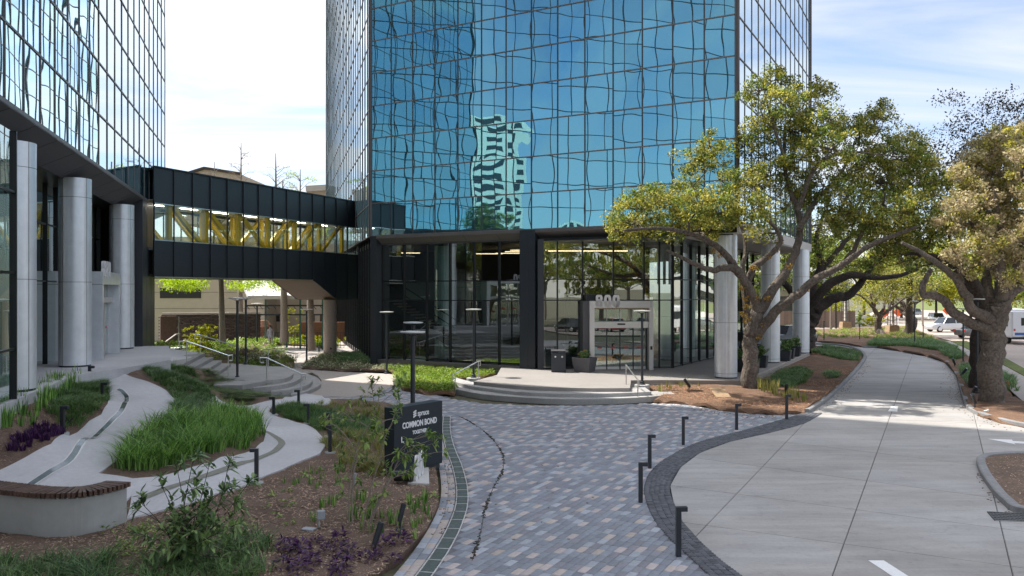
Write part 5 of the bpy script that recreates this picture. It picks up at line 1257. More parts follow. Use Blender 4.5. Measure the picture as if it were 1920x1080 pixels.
# dark old oak behind the colonnade
Y3 = 61
limbs = [(ql([(1504,664),(1510,640),(1512,615),(1520,598)], Y3), .75, .6), (ql([(1518,605),(1535,578),(1559,560),(1589,554),(1610,536),(1627,512),(1640,490)], Y3, -3), .5, .14),
 (ql([(1515,600),(1530,560),(1560,530),(1598,516),(1642,520),(1680,518),(1720,505)], Y3, -5), .45, .1), (ql([(1512,600),(1520,540),(1540,500),(1530,450),(1545,400)], Y3), .45, .1), (ql([(1512,600),(1480,540),(1440,510),(1420,490)], Y3, 3), .35, .1), (ql([(1530,520),(1570,470),(1600,440),(1650,420)], Y3), .25, .08)]
cl = [(1540,470,40),(1580,450,44),(1620,440,44),(1660,470,40),(1700,480,36),(1560,500,26),(1610,490,30),(1640,500,28),(1480,470,36),(1440,480,36),(1420,520,30),(1500,430,44),(1560,410,44),(1620,400,50),(1680,420,50),(1730,450,36),(1750,490,28),(1460,520,26),(1400,500,30)]
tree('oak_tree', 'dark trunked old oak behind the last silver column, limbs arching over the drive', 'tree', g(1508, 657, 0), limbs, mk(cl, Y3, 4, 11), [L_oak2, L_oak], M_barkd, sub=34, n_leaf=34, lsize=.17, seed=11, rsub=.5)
def mid_oak(label, px, py, Y, sc, seed, lm, grp=None, bark=M_bark, fork=1, ls=.2, cr=None):
    b = g(px, py, 0) if Y is None else Vector(((px-960)/F*Y, Y, 0)); Y = b.y; k = F/Y
    def w(x, z): return b+Vector((x*sc, random.uniform(-1, 1)*sc, z*sc))
    random.seed(seed)
    L_ = [([w(0, -.1), w(.05, .8), w(-.05, 1.6), w(0, 2.4)], .42*sc, .32*sc)]
    for i in range(6):
        an = -2.6+i*1.02+random.uniform(-.2, .2); x = math.sin(an)
        L_.append(([w(0, 2.2), w(x*1.0, 3.0), w(x*2.2, 3.7+random.uniform(0, .8)), w(x*3.6, 4.6+random.uniform(-.3, 1.4))], .2*sc, .05*sc))
    C = []
    for i in range(16):
        x = random.uniform(-4.4, 4.4); z = 5.0+1.9*math.sqrt(max(0, 1-(x/4.8)**2))*random.uniform(-.6, 1); C.append((b+Vector((x*sc, random.uniform(-2.6, 2.6)*sc, z*sc)), random.uniform(.9, 1.4)*sc))
    return tree('oak_tree', label, 'tree', b, L_, C, lm, bark, sub=26, n_leaf=24, lsize=ls, seed=seed, rsub=.5*sc, group=grp)
mid_oak('middle distance oak, left of the pair on the far bed', 1650, 632, None, .92, 21, [L_oak, L_straw], ls=.2)
mid_oak('middle distance oak with thick leaning trunk, right of the pair on the far bed', 1702, 629, None, 1.05, 22, [L_oak, L_oak2], ls=.2)
# background trees
def far_tree(label, px, Y, hgt, wid, seed, lm, bark=M_barkd, trunk=.3, grp='trees beyond the street', zb=None, n=14, nl=18, ls=.4, cat='tree', name='leafy_tree'):
    random.seed(seed); b = Vector(((px-960)/F*Y, Y, 0)); C = []
    z0 = hgt*trunk if zb is None else zb
    for i in range(n):
        t = random.uniform(0, 1); x = random.uniform(-1, 1)*math.sqrt(max(.05, 1-(2*t-1)**2)); C.append((b+Vector((x*wid/2*.8, random.uniform(-.5, .5)*wid*.6, lerp(z0, hgt*.88, t))), wid*.19))
    return tree(name, label, cat, b, [([b, b+Vector((.1, 0, hgt*.5)), b+Vector((0, 0, hgt*.78))], .016*hgt, .03), ([b+Vector((0, 0, hgt*.35)), b+Vector((wid*.3, 0, hgt*.6))], .014*hgt, .04), ([b+Vector((0, 0, hgt*.3)), b+Vector((-wid*.3, 0, hgt*.6))], .014*hgt, .04)], C, lm, bark, sub=22/(wid*.19/1.6)**2*1.3, n_leaf=nl, lsize=ls, seed=seed, rsub=wid*.075, group=grp, twig=False)
for i, (px, Y, h_, w_, lm, lb) in enumerate([(1400,118,13,13,[L_oak2],'dense green tree above the left end of the timber fence'),(1470,125,15,15,[L_oak],'yellow green tree above the timber fence'),(1555,120,13,13,[L_oak2],'green tree behind the lattice pylon'),(1620,128,15,14,[L_yel, L_oak],'fresh yellow tree above the white garden wall'),
   (1690,135,15,15,[L_oak2],'green tree behind the thick leaning trunk'),(1755,130,13,13,[L_yel, L_oak2],'bright spring tree over the parked cars'),(1820,124,13,13,[L_yel],'bright yellow green tree left of the right oak'),(1880,118,11,12,[L_oak, L_yel],'yellow green tree behind the bus'),(1930,112,13,13,[L_oak2],'green tree at the right edge beyond the bus'),
   (1350,130,14,14,[L_oak2],'green tree seen between the silver columns')]):
    far_tree(lb, px, Y, h_, w_, 40+i, lm)
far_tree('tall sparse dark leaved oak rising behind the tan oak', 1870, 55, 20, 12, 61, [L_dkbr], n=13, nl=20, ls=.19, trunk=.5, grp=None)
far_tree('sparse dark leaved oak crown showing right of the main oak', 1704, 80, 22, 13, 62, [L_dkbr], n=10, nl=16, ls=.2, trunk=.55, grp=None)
for px, Y, r_, lb in ((1559,102,1.8,'round clipped golden bush by the timber fence'),(1620,104,2.6,'round clipped golden bush over the white wall')):
    c = Vector(((px-960)/F*Y, Y, 0)); random.seed(int(px)); C = [c+Vector((random.gauss(0, .42)*r_, random.gauss(0, .42)*r_, r_*.9+random.gauss(0, .36)*r_+1.0)) for _ in range(60)]
    V, Q = leaf_cloud(C, [.5]*60, 26, .2, seed=int(px)); T = thing('clipped_bush', lb, 'bush', c); link('foliage', np_mesh('foliage', V-np.array(c), Q), T, L_yel)
    MB().tube([c, c+Vector((0, 0, 2))], [.15, .08], 6).build('stem', M_barkd, T)
# cypress trunks and bare trees near the bridge
def cypress(label, pxb, pyb, Y, pxt, rad, bare, seed, top=15, fol=None, lm=L_cyp, spread=0):
    b = Vector(((pxb-960)/F*Y, Y, HT(0, 0)*0+H-(pyb-HY)/F*Y)); t = Vector(((pxt-960)/F*Y, Y, top)); random.seed(seed)
    T = thing('cypress_tree', label, 'tree', b); mb = MB(); m1 = lerp(b, t, .12)
    mb.tube([b-Vector((0, 0, .2)), lerp(b, t, .04), m1, lerp(b, t, .5), t], [rad*1.35, rad*1.1, rad, rad*.8, .03], 10)
    C = []
    for i in range(int(46)):
        f = random.uniform(.38, .97); p = lerp(b, t, f); a = random.uniform(0, 6.28); L_ = (1-f)*3.6+.5 if not spread else spread*(1-f)**.6+.3; e = p+Vector((math.cos(a)*L_, math.sin(a)*L_, random.uniform(.1, .7)*L_)); m_ = lerp(p, e, .5)+Vector((0, 0, .15*L_))
        mb.tube([p, m_, e], [.035, .022, .008], 4, cap=False)
        for k in range(4):
            s_ = lerp(m_, e, random.random()); mb.tube([s_, s_+Vector((random.gauss(0, .4), random.gauss(0, .4), random.uniform(0, .6)))], [.012, .004], 3, cap=False)
        C.append(e)
    mb.build('trunk', M_barkl, T, smooth=True)
    if fol:
        V, Q = leaf_cloud([Vector(c) for c in fol], [.55]*len(fol), 60, .17, .3, seed=seed); link('crown', np_mesh('crown', V-np.array(b), Q), T, lm)
    elif not bare:
        V, Q = leaf_cloud(C, [.5]*len(C), 24, .2, .3, seed=seed); link('crown', np_mesh('crown', V-np.array(b), Q), T, lm)
    else:
        V, Q = leaf_cloud(C, [.45]*len(C), 5, .12, .3, seed=seed); link('crown', np_mesh('crown', V-np.array(b), Q), T, L_dkbr)
def folb(x0, x1, y, Y, n, seed, th=8):
    rs = random.Random(seed); return [q(rs.uniform(x0, x1), y+rs.uniform(-th, th), Y+rs.uniform(-1.5, 1.5)) for _ in range(n)]
cypress('cypress trunk nearest the stair rails with bright green low boughs', 418, 665, 50, 409, .19, False, 71, 11.6, folb(312, 390, 531, 50, 34, 1)+folb(300, 345, 520, 50, 10, 5))
cypress('slim cypress trunk behind the brick wall', 451, 640, 62, 450, .2, True, 72, 13)
cypress('cypress trunk right of the brick wall with green low boughs', 533, 637, 62, 530, .27, True, 73, 13, folb(430, 520, 531, 58, 34, 2))
cypress('cypress trunk beside the tan bridge column', 583, 652, 58, 579, .26, True, 74, 11)
cypress('leafless slender tree standing above the left part of the bridge roof', 452, 640, 84, 452, .22, True, 75, 20.0, spread=3.0)
cypress('spreading nearly bare tree above the middle of the bridge roof', 518, 640, 80, 517, .3, True, 76, 18.2, spread=4.6)
cypress('green feathery cypress above the right end of the bridge roof', 562, 640, 80, 563, .25, False, 77, 16.6, spread=4.2)
cypress('small thin conifer top above the bridge at the beige parapet', 402, 640, 86, 402, .16, True, 78, 18.3)
# small yellow green bushes in the court and by the stairs
def bush(label, px, py, z, w, h_, lm, seed, n=60, ls=.09, name='leafy_bush'):
    c = g(px, py, z); rs = random.Random(seed); C = [c+Vector((rs.gauss(0, .33)*w, rs.gauss(0, .33)*w, h_*rs.uniform(.15, 1))) for _ in range(n)]
    V, Q = leaf_cloud(C, [.14]*n, 18, ls, .5, seed=seed); T = thing(name, label, 'bush', c); link('foliage', np_mesh('foliage', V-np.array(c), Q), T, lm)
    mb = MB()
    for p in C[::4]: mb.tube([c, lerp(c, p, .5)+Vector((0, 0, .05)), p], [.012, .008, .004], 4, cap=False)
    mb.build('stems', M_barkd, T)
bush('golden green bush behind the upper stair rail', 378, 662, 1.0, 1.1, 1.6, L_yel, 1, 90, .13)
bush('low green plants along the far side of the straight steps', 410, 668, .7, 1.6, .8, L_bright, 2, 70, .12)
bush('pink flowering ground plants at the foot of the straight steps', 455, 678, .5, 1.8, .7, L_pink, 3, 110, .1)
bush('loose yellow green bush right of the cypress trunk in the court', 555, 642, 0, 1.4, 3.0, L_yel, 4, 60, .16)
bush('pale green tufts on the slope by the handrail at the end pier', 315, 662, 1.2, 1.5, .6, L_bright, 6, 60, .12)
bush('white streaked ground plants by the light pole bases', 490, 682, .5, 1.5, .5, L_varieg, 7, 80, .12)
bush('bright green sunlit bush row beside the tan bridge column', 600, 650, 0, 2.8, .9, L_yel, 8, 110, .14)
bush('small dark topiary on a stick by the white wall', 1611, 614, 0, .9, 2.0, L_oak2, 9, 40, .2)
bush('light green bush against the white wall', 1634, 614, 0, 2.2, 1.6, L_yel, 10, 60, .25)
# broad leaved shrub in the left foreground
def shrub(label, base, stems, lm, seed, ll=.19, lw=.045, per=16, name='leafy_shrub', bark=M_barkd, whorl=True, r0=.016, cat='shrub', mats_extra=None):
    rs = random.Random(seed); T = thing(name, label, cat, base); mb = MB(); V = []; Q = []
    def leaf(c, d, l, w):
        d = d.normalized(); s = d.cross(Vector((0, 0, 1)));
        if s.length < .01: s = Vector((1, 0, 0))
        s.normalize(); n_ = s.cross(d); b = len(V); dr = Vector((0, 0, -1))*l*rs.uniform(.05, .35)
        V.extend([tuple(c), tuple(c+d*l*.35+s*w/2+n_*.006+dr*.2), tuple(c+d*l*.7+s*w*.42+dr*.55), tuple(c+d*l+dr), tuple(c+d*l*.7-s*w*.42+dr*.55), tuple(c+d*l*.35-s*w/2+n_*.006+dr*.2)])
        Q.append((b, b+1, b+2, b+5)); Q.append((b+5, b+2, b+3, b+4)) if False else Q.extend([(b+2, b+3, b+4, b+5)])
    for pts, r in stems:
        sm = smooth_poly(pts, 4, False); n = len(sm); mb.tube(sm, [lerp(r, .005, i/(n-1)) for i in range(n)], 6)
        tips = []
        for k in range(3, n, 2):
            for _ in range(1):
                d = (sm[k]-sm[k-1]).normalized(); e = sm[k]+(d*.6+Vector((rs.gauss(0, .6), rs.gauss(0, .6), rs.uniform(-.1, .5))))*rs.uniform(.15, .42); m_ = lerp(sm[k], e, .5)+Vector((0, 0, .02)); mb.tube([sm[k], m_, e], [.006, .005, .003], 4, cap=False); tips.append((e, (e-m_).normalized()))
        tips.append((sm[-1], (sm[-1]-sm[-2]).normalized()))
        for e, d in tips:
            for j in range(per):
                a = rs.uniform(0, 6.28); o_ = d.orthogonal().normalized(); w_ = d.cross(o_); dd = o_*math.cos(a)+w_*math.sin(a)+d*rs.uniform(-.1, 1.1)
                leaf(e-d*rs.uniform(0, .13), dd, ll*rs.uniform(.55, 1.1), lw*rs.uniform(.7, 1.2))
    mb.build('stems', bark, T, smooth=True); link('foliage', np_mesh('foliage', np.array(V)-np.array(base), Q), T, lm); return T
Ys = 13.6
bsh = gt(345, 1062)
st = []
rsx = random.Random(4)
for (x, y, dy) in ((262,940,-.3),(300,905,.2),(330,870,.3),(365,850,0),(395,862,.3),(430,865,-.2),(445,905,.3),(470,900,0),(455,950,.4),(440,985,-.4),(400,930,-.3),(350,960,-.5),(300,990,-.4),(390,1010,-.5),(425,1045,-.5),(340,1030,-.6),(270,1005,.1),(370,905,.4)):
    t_ = q(x, y, Ys+dy); m_ = lerp(bsh, t_, .45)+Vector((rsx.gauss(0, .08), rsx.gauss(0, .1), .12)); st.append(([bsh, lerp(bsh, m_, .5)+Vector((rsx.gauss(0, .05), 0, 0)), m_, t_], .013))
shrub('broad dark leaved shrub in front of the slatted bench', bsh, st, L_shrub, 31, .22, .055, 12)
# multi stemmed sapling in front of the sign
bsp = gt(680, 985); st = []
Yt = bsp.y
for path in ([(655,985),(654,930),(658,890),(664,860),(672,830),(690,800),(705,770),(712,735)],[(661,982),(660,930),(664,880),(668,850),(650,820),(630,800),(600,785)],[(680,992),(690,940),(700,900),(712,860),(722,820),(738,785),(742,760)],
             [(688,988),(700,960),(722,910),(740,860),(765,830),(790,820),(815,815)],[(692,988),(712,940),(735,890),(750,860),(770,845),(780,835),(800,838)],[(705,770),(700,745),(698,725),(695,712)],[(712,740),(728,735),(738,728),(742,722)],
             [(738,785),(720,790),(700,810)],[(722,910),(740,895),(760,890),(775,885)],[(690,800),(670,790),(640,785)],[(712,860),(740,850),(760,860)],[(668,850),(690,830),(720,825)],[(700,745),(680,745),(672,750)],[(765,830),(790,850),(800,860)]):
    st.append((ql(path, Yt, random.uniform(-.3, .3)), .018 if path[0][1] > 970 else .009))
shrub('slender multi stemmed sapling with light bark growing in front of the charcoal sign', bsp, st, L_young, 33, .15, .05, 9, name='young_tree', bark=M_barkl, cat='young tree')

# tree line and lawn that only the mirror glass and lobby glass show, beyond the right edge of the frame
for i, (x, y, h_) in enumerate(((26, 6, 9), (34, -6, 10), (22, -14, 9), (12, -22, 10), (44, 12, 11), (-2, -26, 10), (18, -30, 12), (30, -26, 13), (40, -16, 12), (8, -36, 13), (50, -2, 12), (22, -44, 14))):
    b = Vector((x, y, 0)); random.seed(200+i); C = [(b+Vector((random.uniform(-4, 4), random.uniform(-4, 4), h_*random.uniform(.5, .95))), random.uniform(1.3, 2.1)) for _ in range(18)]
    tree('oak_tree', 'oak standing beyond the camera, seen only in the glass reflections', 'tree', b, [([b, b+Vector((.2, 0, 1.5)), b+Vector((0, .2, h_*.5))], .4, .2)]+[([b+Vector((0, 0, h_*.3)), b+Vector((3*math.cos(a), 3*math.sin(a), h_*.65))], .18, .05) for a in (0, 1.5, 3, 4.5)], C, [L_oak2, L_oak], sub=20, n_leaf=20, lsize=.3, seed=200+i, rsub=.5, group='reflected oaks', twig=False)

# ================================================================ street furniture
def copy_tree(o, parent=None, **kw):
    c = o.copy(); COL.objects.link(c)
    if parent is not None: c.parent = parent
    for ch in list(o.children): copy_tree(ch, c)
    return c
# light poles
def make_pole(h, r=.055, disc=.38):
    T = thing('lamp_post', '', 'lamp post', (0, 0, 0)); 
    MB().lathe((0, 0, 0), [(.15, 0), (.15, .03), (.10, .05), (.09, .14), (r, .16)], 20).build('base', M_pole, T, smooth=True)
    MB().lathe((0, 0, 0), [(r, .15), (r*.92, h-.22)], 16).build('pole', M_pole, T, smooth=True)
    MB().lathe((0, 0, 0), [(r*1.05, h-.26), (r*1.05, h-.12), (.03, h-.10)], 16).build('collar', M_pole, T, smooth=True)
    MB().lathe((0, 0, 0), [(disc*.9, h-.035), (disc, h-.015), (disc, h+.01), (disc*.3, h+.03)], 32).build('lamp_disc', M_lamp, T, smooth=True)
    mb = MB()
    for k in range(8):
        a = k*math.pi/4; mb.tube([(.04*math.cos(a), .04*math.sin(a), h-.13), (disc*.75*math.cos(a), disc*.75*math.sin(a), h-.035)], [.009, .007], 4)
    mb.build('arms', M_pole, T); return T
GP_ = 'disc topped lamp posts'
posts = [((-3.02, 24.5, .0), 3.3, 'disc topped lamp post standing directly behind the charcoal sign'), ((-3.80, 31.0, 0), 3.33, 'disc topped lamp post second behind the charcoal sign, its disc just above the nearer one'),
 (tuple(g(725, 700, .03)), 3.36, 'disc topped lamp post at the left end of the bright green bed'), (tuple(g(888, 708, .35)), 3.3, 'disc topped lamp post on a pedestal at the left handrail of the entrance steps'),
 (tuple(g(1204, 721, .35)), 3.3, 'disc topped lamp post on a pedestal in front of the 800 portal'), ((g(445, 711, .62)).to_tuple(), 3.6, 'tall disc topped lamp post nearest the straight steps'),
 ((g(461, 684, .70)).to_tuple(), 3.5, 'disc topped lamp post behind the one at the straight steps'), ((g(575, 681, .05)).to_tuple(), 3.35, 'disc topped lamp post left of the tan bridge column'), ((g(482, 668, .2)).to_tuple(), 3.5, 'disc topped lamp post against the right end of the brown wall')]
for i, (p, h_, lb) in enumerate(posts):
    T = make_pole(h_, r=.072 if i < 2 else .058); T.location = p; WLOC[T.name] = Vector(p); T['label'] = lb; T['group'] = GP_
for (px, py, z) in ((888, 708, .35), (1204, 721, .35)):
    c = g(px, py, z); o = MB().lathe((c.x, c.y, 0), [(.34, -.02), (.34, z-.02), (.32, z)], 28).build('lamp_pedestal', M_benchc, None, loc=(c.x, c.y, 0), smooth=True)
    tag(o, 'round concrete pedestal under the lamp post ' + ('by the left handrail of the entrance steps' if px < 1000 else 'at the right handrail of the entrance steps'), 'pedestal', 'lamp pedestals')
for px, pyb, Y, h_, lb in ((1806, 682, None, 3.4, 'slim dark lamp post at the kerb, left of the right oak trunk'), (1832, 741, None, 4.1, 'slim dark lamp post touching the left side of the right oak trunk'), (1715, 648, None, 3.6, 'slim dark lamp post on the far bed beside the leaning oak'),):
    T = make_pole(h_, .05, .3); p = g(px, pyb, .1); T.location = p; T['label'] = lb; T['group'] = 'slim lamp posts along the drive'
for px, pyb, h_ in ((1545, 641, 1.8), (1612, 641, 1.5), (1731, 642, 1.5)):
    p = g(px, pyb, .0); T = thing('marker_post', {1545: 'thin black marker post left on the far bed', 1612: 'short black marker post in the middle of the far bed', 1731: 'short black marker post beside the twiggy shrub'}[px], 'post', p, 'marker posts on the far bed')
    MB().tube([p, p+Vector((0, 0, h_))], [.04, .04], 8).build('post', M_pole, T); MB().box(p+Vector((0, 0, h_)), (.1, .1, .12)).build('head', M_pole, T)
# bollard lights
M_amber = mat('amber louvre', (.32, .17, .10), .6, var=.1)
def make_bollard(side, h_, base=False):
    T = thing('bollard_light', '', 'bollard light', (0, 0, 0)); w = .085
    MB().box((0, 0, h_/2), (w, w, h_)).build('post', M_pole, T, bevel=.004)
    MB().box((side*(w/2+.055), 0, h_-.04), (.11, w, .08)).build('light_head', M_pole, T, bevel=.003)
    MB().box((side*(w/2+.003), 0, h_*.48), (.006, w*.55, h_*.8)).build('louvre', M_amber if not base else M_pole, T)
    if base: MB().lathe((0, 0, 0), [(.16, -.12), (.16, .03), (.15, .045)], 24).build('concrete_base', M_benchc, T, smooth=True)
    return T
for px, pyt, pyb, sd, bs_, lb, sl_ in (
 (1201, 867, 942, 1, 0, 'slim bollard light at the sett band, second from the camera', 0), (1218, 815, 878, 1, 0, 'slim bollard light at the sett band, third from the camera', 0), (1281, 781, 834, 1, 0, 'slim bollard light at the sett band, fourth from the camera', 0),
 (1272, 950, 1043, 1, 0, 'tallest looking bollard light nearest the camera beside the sett band', 0), (1381, 757, 806, 1, 0, 'slim bollard light at the sett band, fifth from the camera, left of the oak', 0), (1475, 740, 787, 1, 0, 'slim bollard light at the sett band farthest from the camera, by the kerb', 0),
 (481, 841, 907, -1, 1, 'bollard light on round concrete foot, nearest the camera on the lower walk', 1), (619, 797, 850, -1, 1, 'bollard light on round concrete foot at the tip of the lower walk bend', 1), (617, 774, 820, -1, 1, 'bollard light partly hidden just behind the one at the walk bend', 1),
 (578, 757, 795, -1, 1, 'bollard light beside the juniper in the middle of the lower walk', 1), (513, 744, 779, -1, 1, 'bollard light at the far tip of the juniper bed', 1), (560, 731, 759, -1, 1, 'bollard light right at the foot of the curved steps', 1),
 (117, 761, 814, 1, 1, 'bollard light beside the upper walk next to the purple foliage', 1), (192, 717, 756, 1, 1, 'bollard light in the dark grass tip beside the upper walk', 1), (168, 686, 718, 1, 1, 'bollard light on the terrace edge in front of the thick silver column', 1)):
    p = gt(px, pyb) if sl_ else g(px, pyb, 0); h_ = (pyb-pyt)*p.y/F; T = make_bollard(sd, h_, bool(bs_)); T.location = p; T['label'] = lb; T['group'] = 'bollard lights'
    T.rotation_euler = (0, 0, random.uniform(-.1, .1))
# handrails
def rail(label, p0, p1, h_=.92, posts_=((0, 1), (1, 1)), ext=.3):
    """p0 upper foot, p1 lower foot"""
    T = thing('handrail', label, 'handrail', p0, 'stainless handrails'); u = (p1-p0); uh = Vector((u.x, u.y, 0)).normalized()
    a, b = p0+Vector((0, 0, h_)), p1+Vector((0, 0, h_)); a0_ = a-uh*ext; b0_ = b+uh*.18
    pts = [a0_+Vector((0, 0, -.2)), a0_, a, b, b0_, b0_+Vector((0, 0, -.22))]
    mb = MB(); 
    for s, e in ((pts[1], pts[2]), (pts[2], pts[3]), (pts[3], pts[4])): mb.tube([s-(e-s).normalized()*.012, e+(e-s).normalized()*.012], [.026, .026], 8)
    mb.build('top_rail', M_steel, T, smooth=True)
    MB().tube([pts[1], pts[0], pts[0]+uh*.16], [.02]*3, 6).build('return_loop', M_steel, T); MB().tube([pts[4], pts[5], pts[5]-uh*.14], [.02]*3, 6).build('return_loop', M_steel, T)
    for p in (p0, p1): MB().tube([p-Vector((0, 0, .03)), p+Vector((0, 0, h_))], [.025, .025], 8).build('post', M_steel, T, smooth=True)
rail('handrail on the near side of the straight steps', g(350, 679, 1.40), g(428, 705, .72), .92)
rail('handrail on the far side of the straight steps', g(375, 662, 1.40), g(443, 682, .72), .92)
rail('handrail on the near side of the curved steps', g(500, 711, .72), g(565, 741, .05), .92)
rail('handrail on the far side of the curved steps', g(503, 686, .72), g(555, 693, .3), .85)
rail('handrail at the left end of the entrance steps', g(897, 712, .45), g(853.5, 736, .0), .85, ext=.12)
rail('handrail at the right end of the entrance steps', g(1174, 721, .45), g(1196, 751, .0), .85, ext=.05)
# sign
SGb = g(780, 884, 0); 
A = g(737, 905, 0); A = Vector(((735-960)/F*19.6, 19.6, 0)); Bq = Vector(((828-960)/F*20.4, 20.4, 0))
S0 = Vector((-2.83, 19.35, 0)); S1 = Vector((-1.79, 20.72, 0)); uS = (S1-S0).normalized(); nS = Vector((uS.y, -uS.x, 0))
SGT = thing('monument_sign', 'charcoal slab sign with white tenant lettering at the edge of the plaza', 'sign', (S0+S1)/2)
zs0, zs1 = .12, 1.72; thk = .34
mb = MB(); mb.prism([tuple(v[:2]) for v in (S0, S1, S1-nS*thk, S0-nS*thk)], zs0, zs1); mb.build('panel', M_sign, SGT, bevel=.006)
mb = MB(); mb.prism([tuple(v[:2]) for v in (S0-nS*.05+uS*.05, S1-nS*.05-uS*.05, S1-nS*(thk-.05)-uS*.05, S0-nS*(thk-.05)+uS*.05)], -.05, zs0-.002); mb.build('plinth', M_seam, SGT)
def text(name, s, root, P, u, n_, size, m, ext=.004, font_shear=0, sx=1, bold=0):
    c = bpy.data.curves.new(name, 'FONT'); c.body = s; c.size = size; c.extrude = ext; c.offset = bold; c.resolution_u = 4; c.shear = font_shear
    o = bpy.data.objects.new(name, c); COL.objects.link(o); me = o.to_mesh(); me2 = bpy.data.meshes.new_from_object(o); bpy.data.objects.remove(o)
    M = Matrix((( u.x*sx, 0, n_.x, 0), (u.y*sx, 0, n_.y, 0), (0, 1, 0, 0), (0, 0, 0, 1))); me2.transform(M); me2.transform(Matrix.Translation(P-wloc(root)))
    me2.materials.clear(); me2.materials.append(m); o = bpy.data.objects.new(name, me2); COL.objects.link(o); o.parent = root; return o
Pz = lambda t, z: S0+uS*t+nS*.006+Vector((0, 0, z))
text('lettering', 'spruce', SGT, Pz(.80, 1.44), uS, nS, .20, M_white, bold=.003, sx=.76)
text('lettering', 'COMMON BOND', SGT, Pz(.27, 1.19), uS, nS, .205, M_white, bold=.006, sx=.76)
text('lettering', 'TOGETHER', SGT, Pz(.62, 1.01), uS, nS, .125, M_white, bold=.004, sx=.8)
text('lettering', 'L', SGT, Pz(.22, .86), uS, nS, .20, M_white, bold=.004)
LG = MB()
for k, (dx, dz) in enumerate(((0, .13), (0, .075), (0, .02))):
    for s in (-1, 1):
        c = Pz(.70+s*.026, 1.43+dz+s*.012); LG.box(c, (.055, .012, .036), ax=((uS+Vector((0, 0, .35*1))).normalized(), nS, (Vector((0, 0, 1))-uS*.35).normalized()))
LG.build('logo', M_white, SGT)
MB().bar(Pz(.25, .62), Pz(1.3, .62), .004, .006).build('panel_joint', M_pole, SGT)
# white numerals on a concrete foot in front of the sign
NT_ = thing('address_numerals', 'upright white numerals with dark drum on a white concrete foot in front of the sign', 'address marker', g(770, 898, 0))
F0 = g(768, 906, .1); F1 = g(805, 908, .1); F2 = g(802, 877, .1)
mb = MB(); mb.prism([(F0.x-.05, F0.y), (F1.x, F1.y), (F2.x+.02, F2.y), (F2.x-.35, F2.y-.25)], -.05, .12); mb.build('foot', mat('white concrete', (.60, .59, .57), .8, var=.06), NT_, bevel=.01)
un = Vector((.13, .99, 0)).normalized(); nn = Vector((.99, -.13, 0)).normalized(); b_ = Vector((F0.x+.10, F0.y+.06, .12))
numerals('800', 'numeral', NT_, b_, un, nn, .60, .26, .03, .07, M_white, depth=.03)
mb = MB(); cyl = b_-nn*.04+Vector((0, 0, .13)); mb.tube([cyl, cyl-nn*.42], [.13, .13], 24); mb.build('drum', M_mullb, NT_, smooth=True)
# bench: curved wall with slats
BN = thing('curved_bench', 'curved concrete bench with dark timber slats at the left edge', 'bench', g(120, 997, 0))
fe = [(-110,905,1),( -40,913,1),(0,918,1),(60,924,1),(110,925,1),(160,922,1),(205,914,1),(232,907,1),(247,902,1)]
zs = .84
fw = smooth_poly([g(a, b, zs) for a, b, _ in fe], 6, False); fw = resample(fw, .02)
def nrm_at(i):
    d = (fw[min(i+3, len(fw)-1)]-fw[max(i-3, 0)]).normalized(); return Vector((-d.y, d.x, 0))
V = []; n_ = len(fw); idx = list(range(0, n_-3, 6))+[n_-4]
for i in idx:
    nn_ = nrm_at(i); a, b = fw[i]+nn_*.06, fw[i]+nn_*.42; V += [(a.x, a.y, -.1), (a.x, a.y, zs-.12), (b.x, b.y, zs-.12), (b.x, b.y, -.1)]
fs = []
for i in range(len(idx)-1):
    for k in range(3): fs.append((i*4+k, i*4+4+k, i*4+5+k, i*4+1+k))
fs += [tuple((len(idx)-1)*4+k for k in (0, 1, 2, 3)), (3, 2, 1, 0)]
mb = MB(); mb.add(V, fs); o = mb.build('wall', M_benchc, BN)
bm = bmesh.new(); bm.from_mesh(o.data); bmesh.ops.recalc_face_normals(bm, faces=bm.faces[:]); bm.to_mesh(o.data); bm.free()
i = 4; slat_me = None
while i < n_-3:
    nn_ = nrm_at(i); d = Vector((nn_.y, -nn_.x, 0)); c = fw[i]+nn_*.25; c.z = zs-.045
    mb = MB(); mb.box((0, 0, 0), (.055, .54, .09))
    if slat_me is None: slat_me = mb.mesh('slat'); slat_me.materials.append(M_wood)
    s_ = bpy.data.objects.new('slat', slat_me); COL.objects.link(s_); s_.parent = BN; s_.location = c-wloc(BN)+Vector((0, 0, random.uniform(-.002, .002))); s_.rotation_euler = (0, 0, math.atan2(d.y, d.x)+random.uniform(-.008, .008)); i += 4+(1 if i % 3 == 0 else 0)
# planters, bins
def plantpot(label, c, w, h_, m, plant, seed, grp='square planters on the terrace', flowers=False):
    T = thing('planter', label, 'planter', c, grp); mb = MB(); a, b = w*.40, w*.5
    X, Y_ = uR, -uF
    pts = []
    for z, r_ in ((0, a), (h_, b), (h_, b-.05), (h_-.08, b-.06)):
        for s, t in ((-1, -1), (1, -1), (1, 1), (-1, 1)): pts.append(c+X*s*r_+Y_*t*r_+Vector((0, 0, z)))
    f = [(3, 2, 1, 0), (12, 13, 14, 15)]+[(l*4+k, l*4+(k+1) % 4, l*4+4+(k+1) % 4, l*4+4+k) for l in range(3) for k in range(4)]
    mb.add(pts, f); mb.build('pot', m, T)
    rs = random.Random(seed); C = [c+Vector((rs.gauss(0, .12), rs.gauss(0, .12), h_+rs.uniform(.02, plant))) for _ in range(26)]
    V, Q = leaf_cloud(C, [.13]*26, 26, .12, .35, seed=seed); link('foliage', np_mesh('foliage', V-np.array(c), Q), T, L_shrub)
    if flowers:
        V, Q = leaf_cloud([p+Vector((0, 0, .06)) for p in C[:9]], [.06]*9, 8, .06, .8, seed=seed+1); link('flowers', np_mesh('flowers', V-np.array(c), Q), T, mat('orange petals', (.6, .28, .03), .6, var=0, isl=.3))
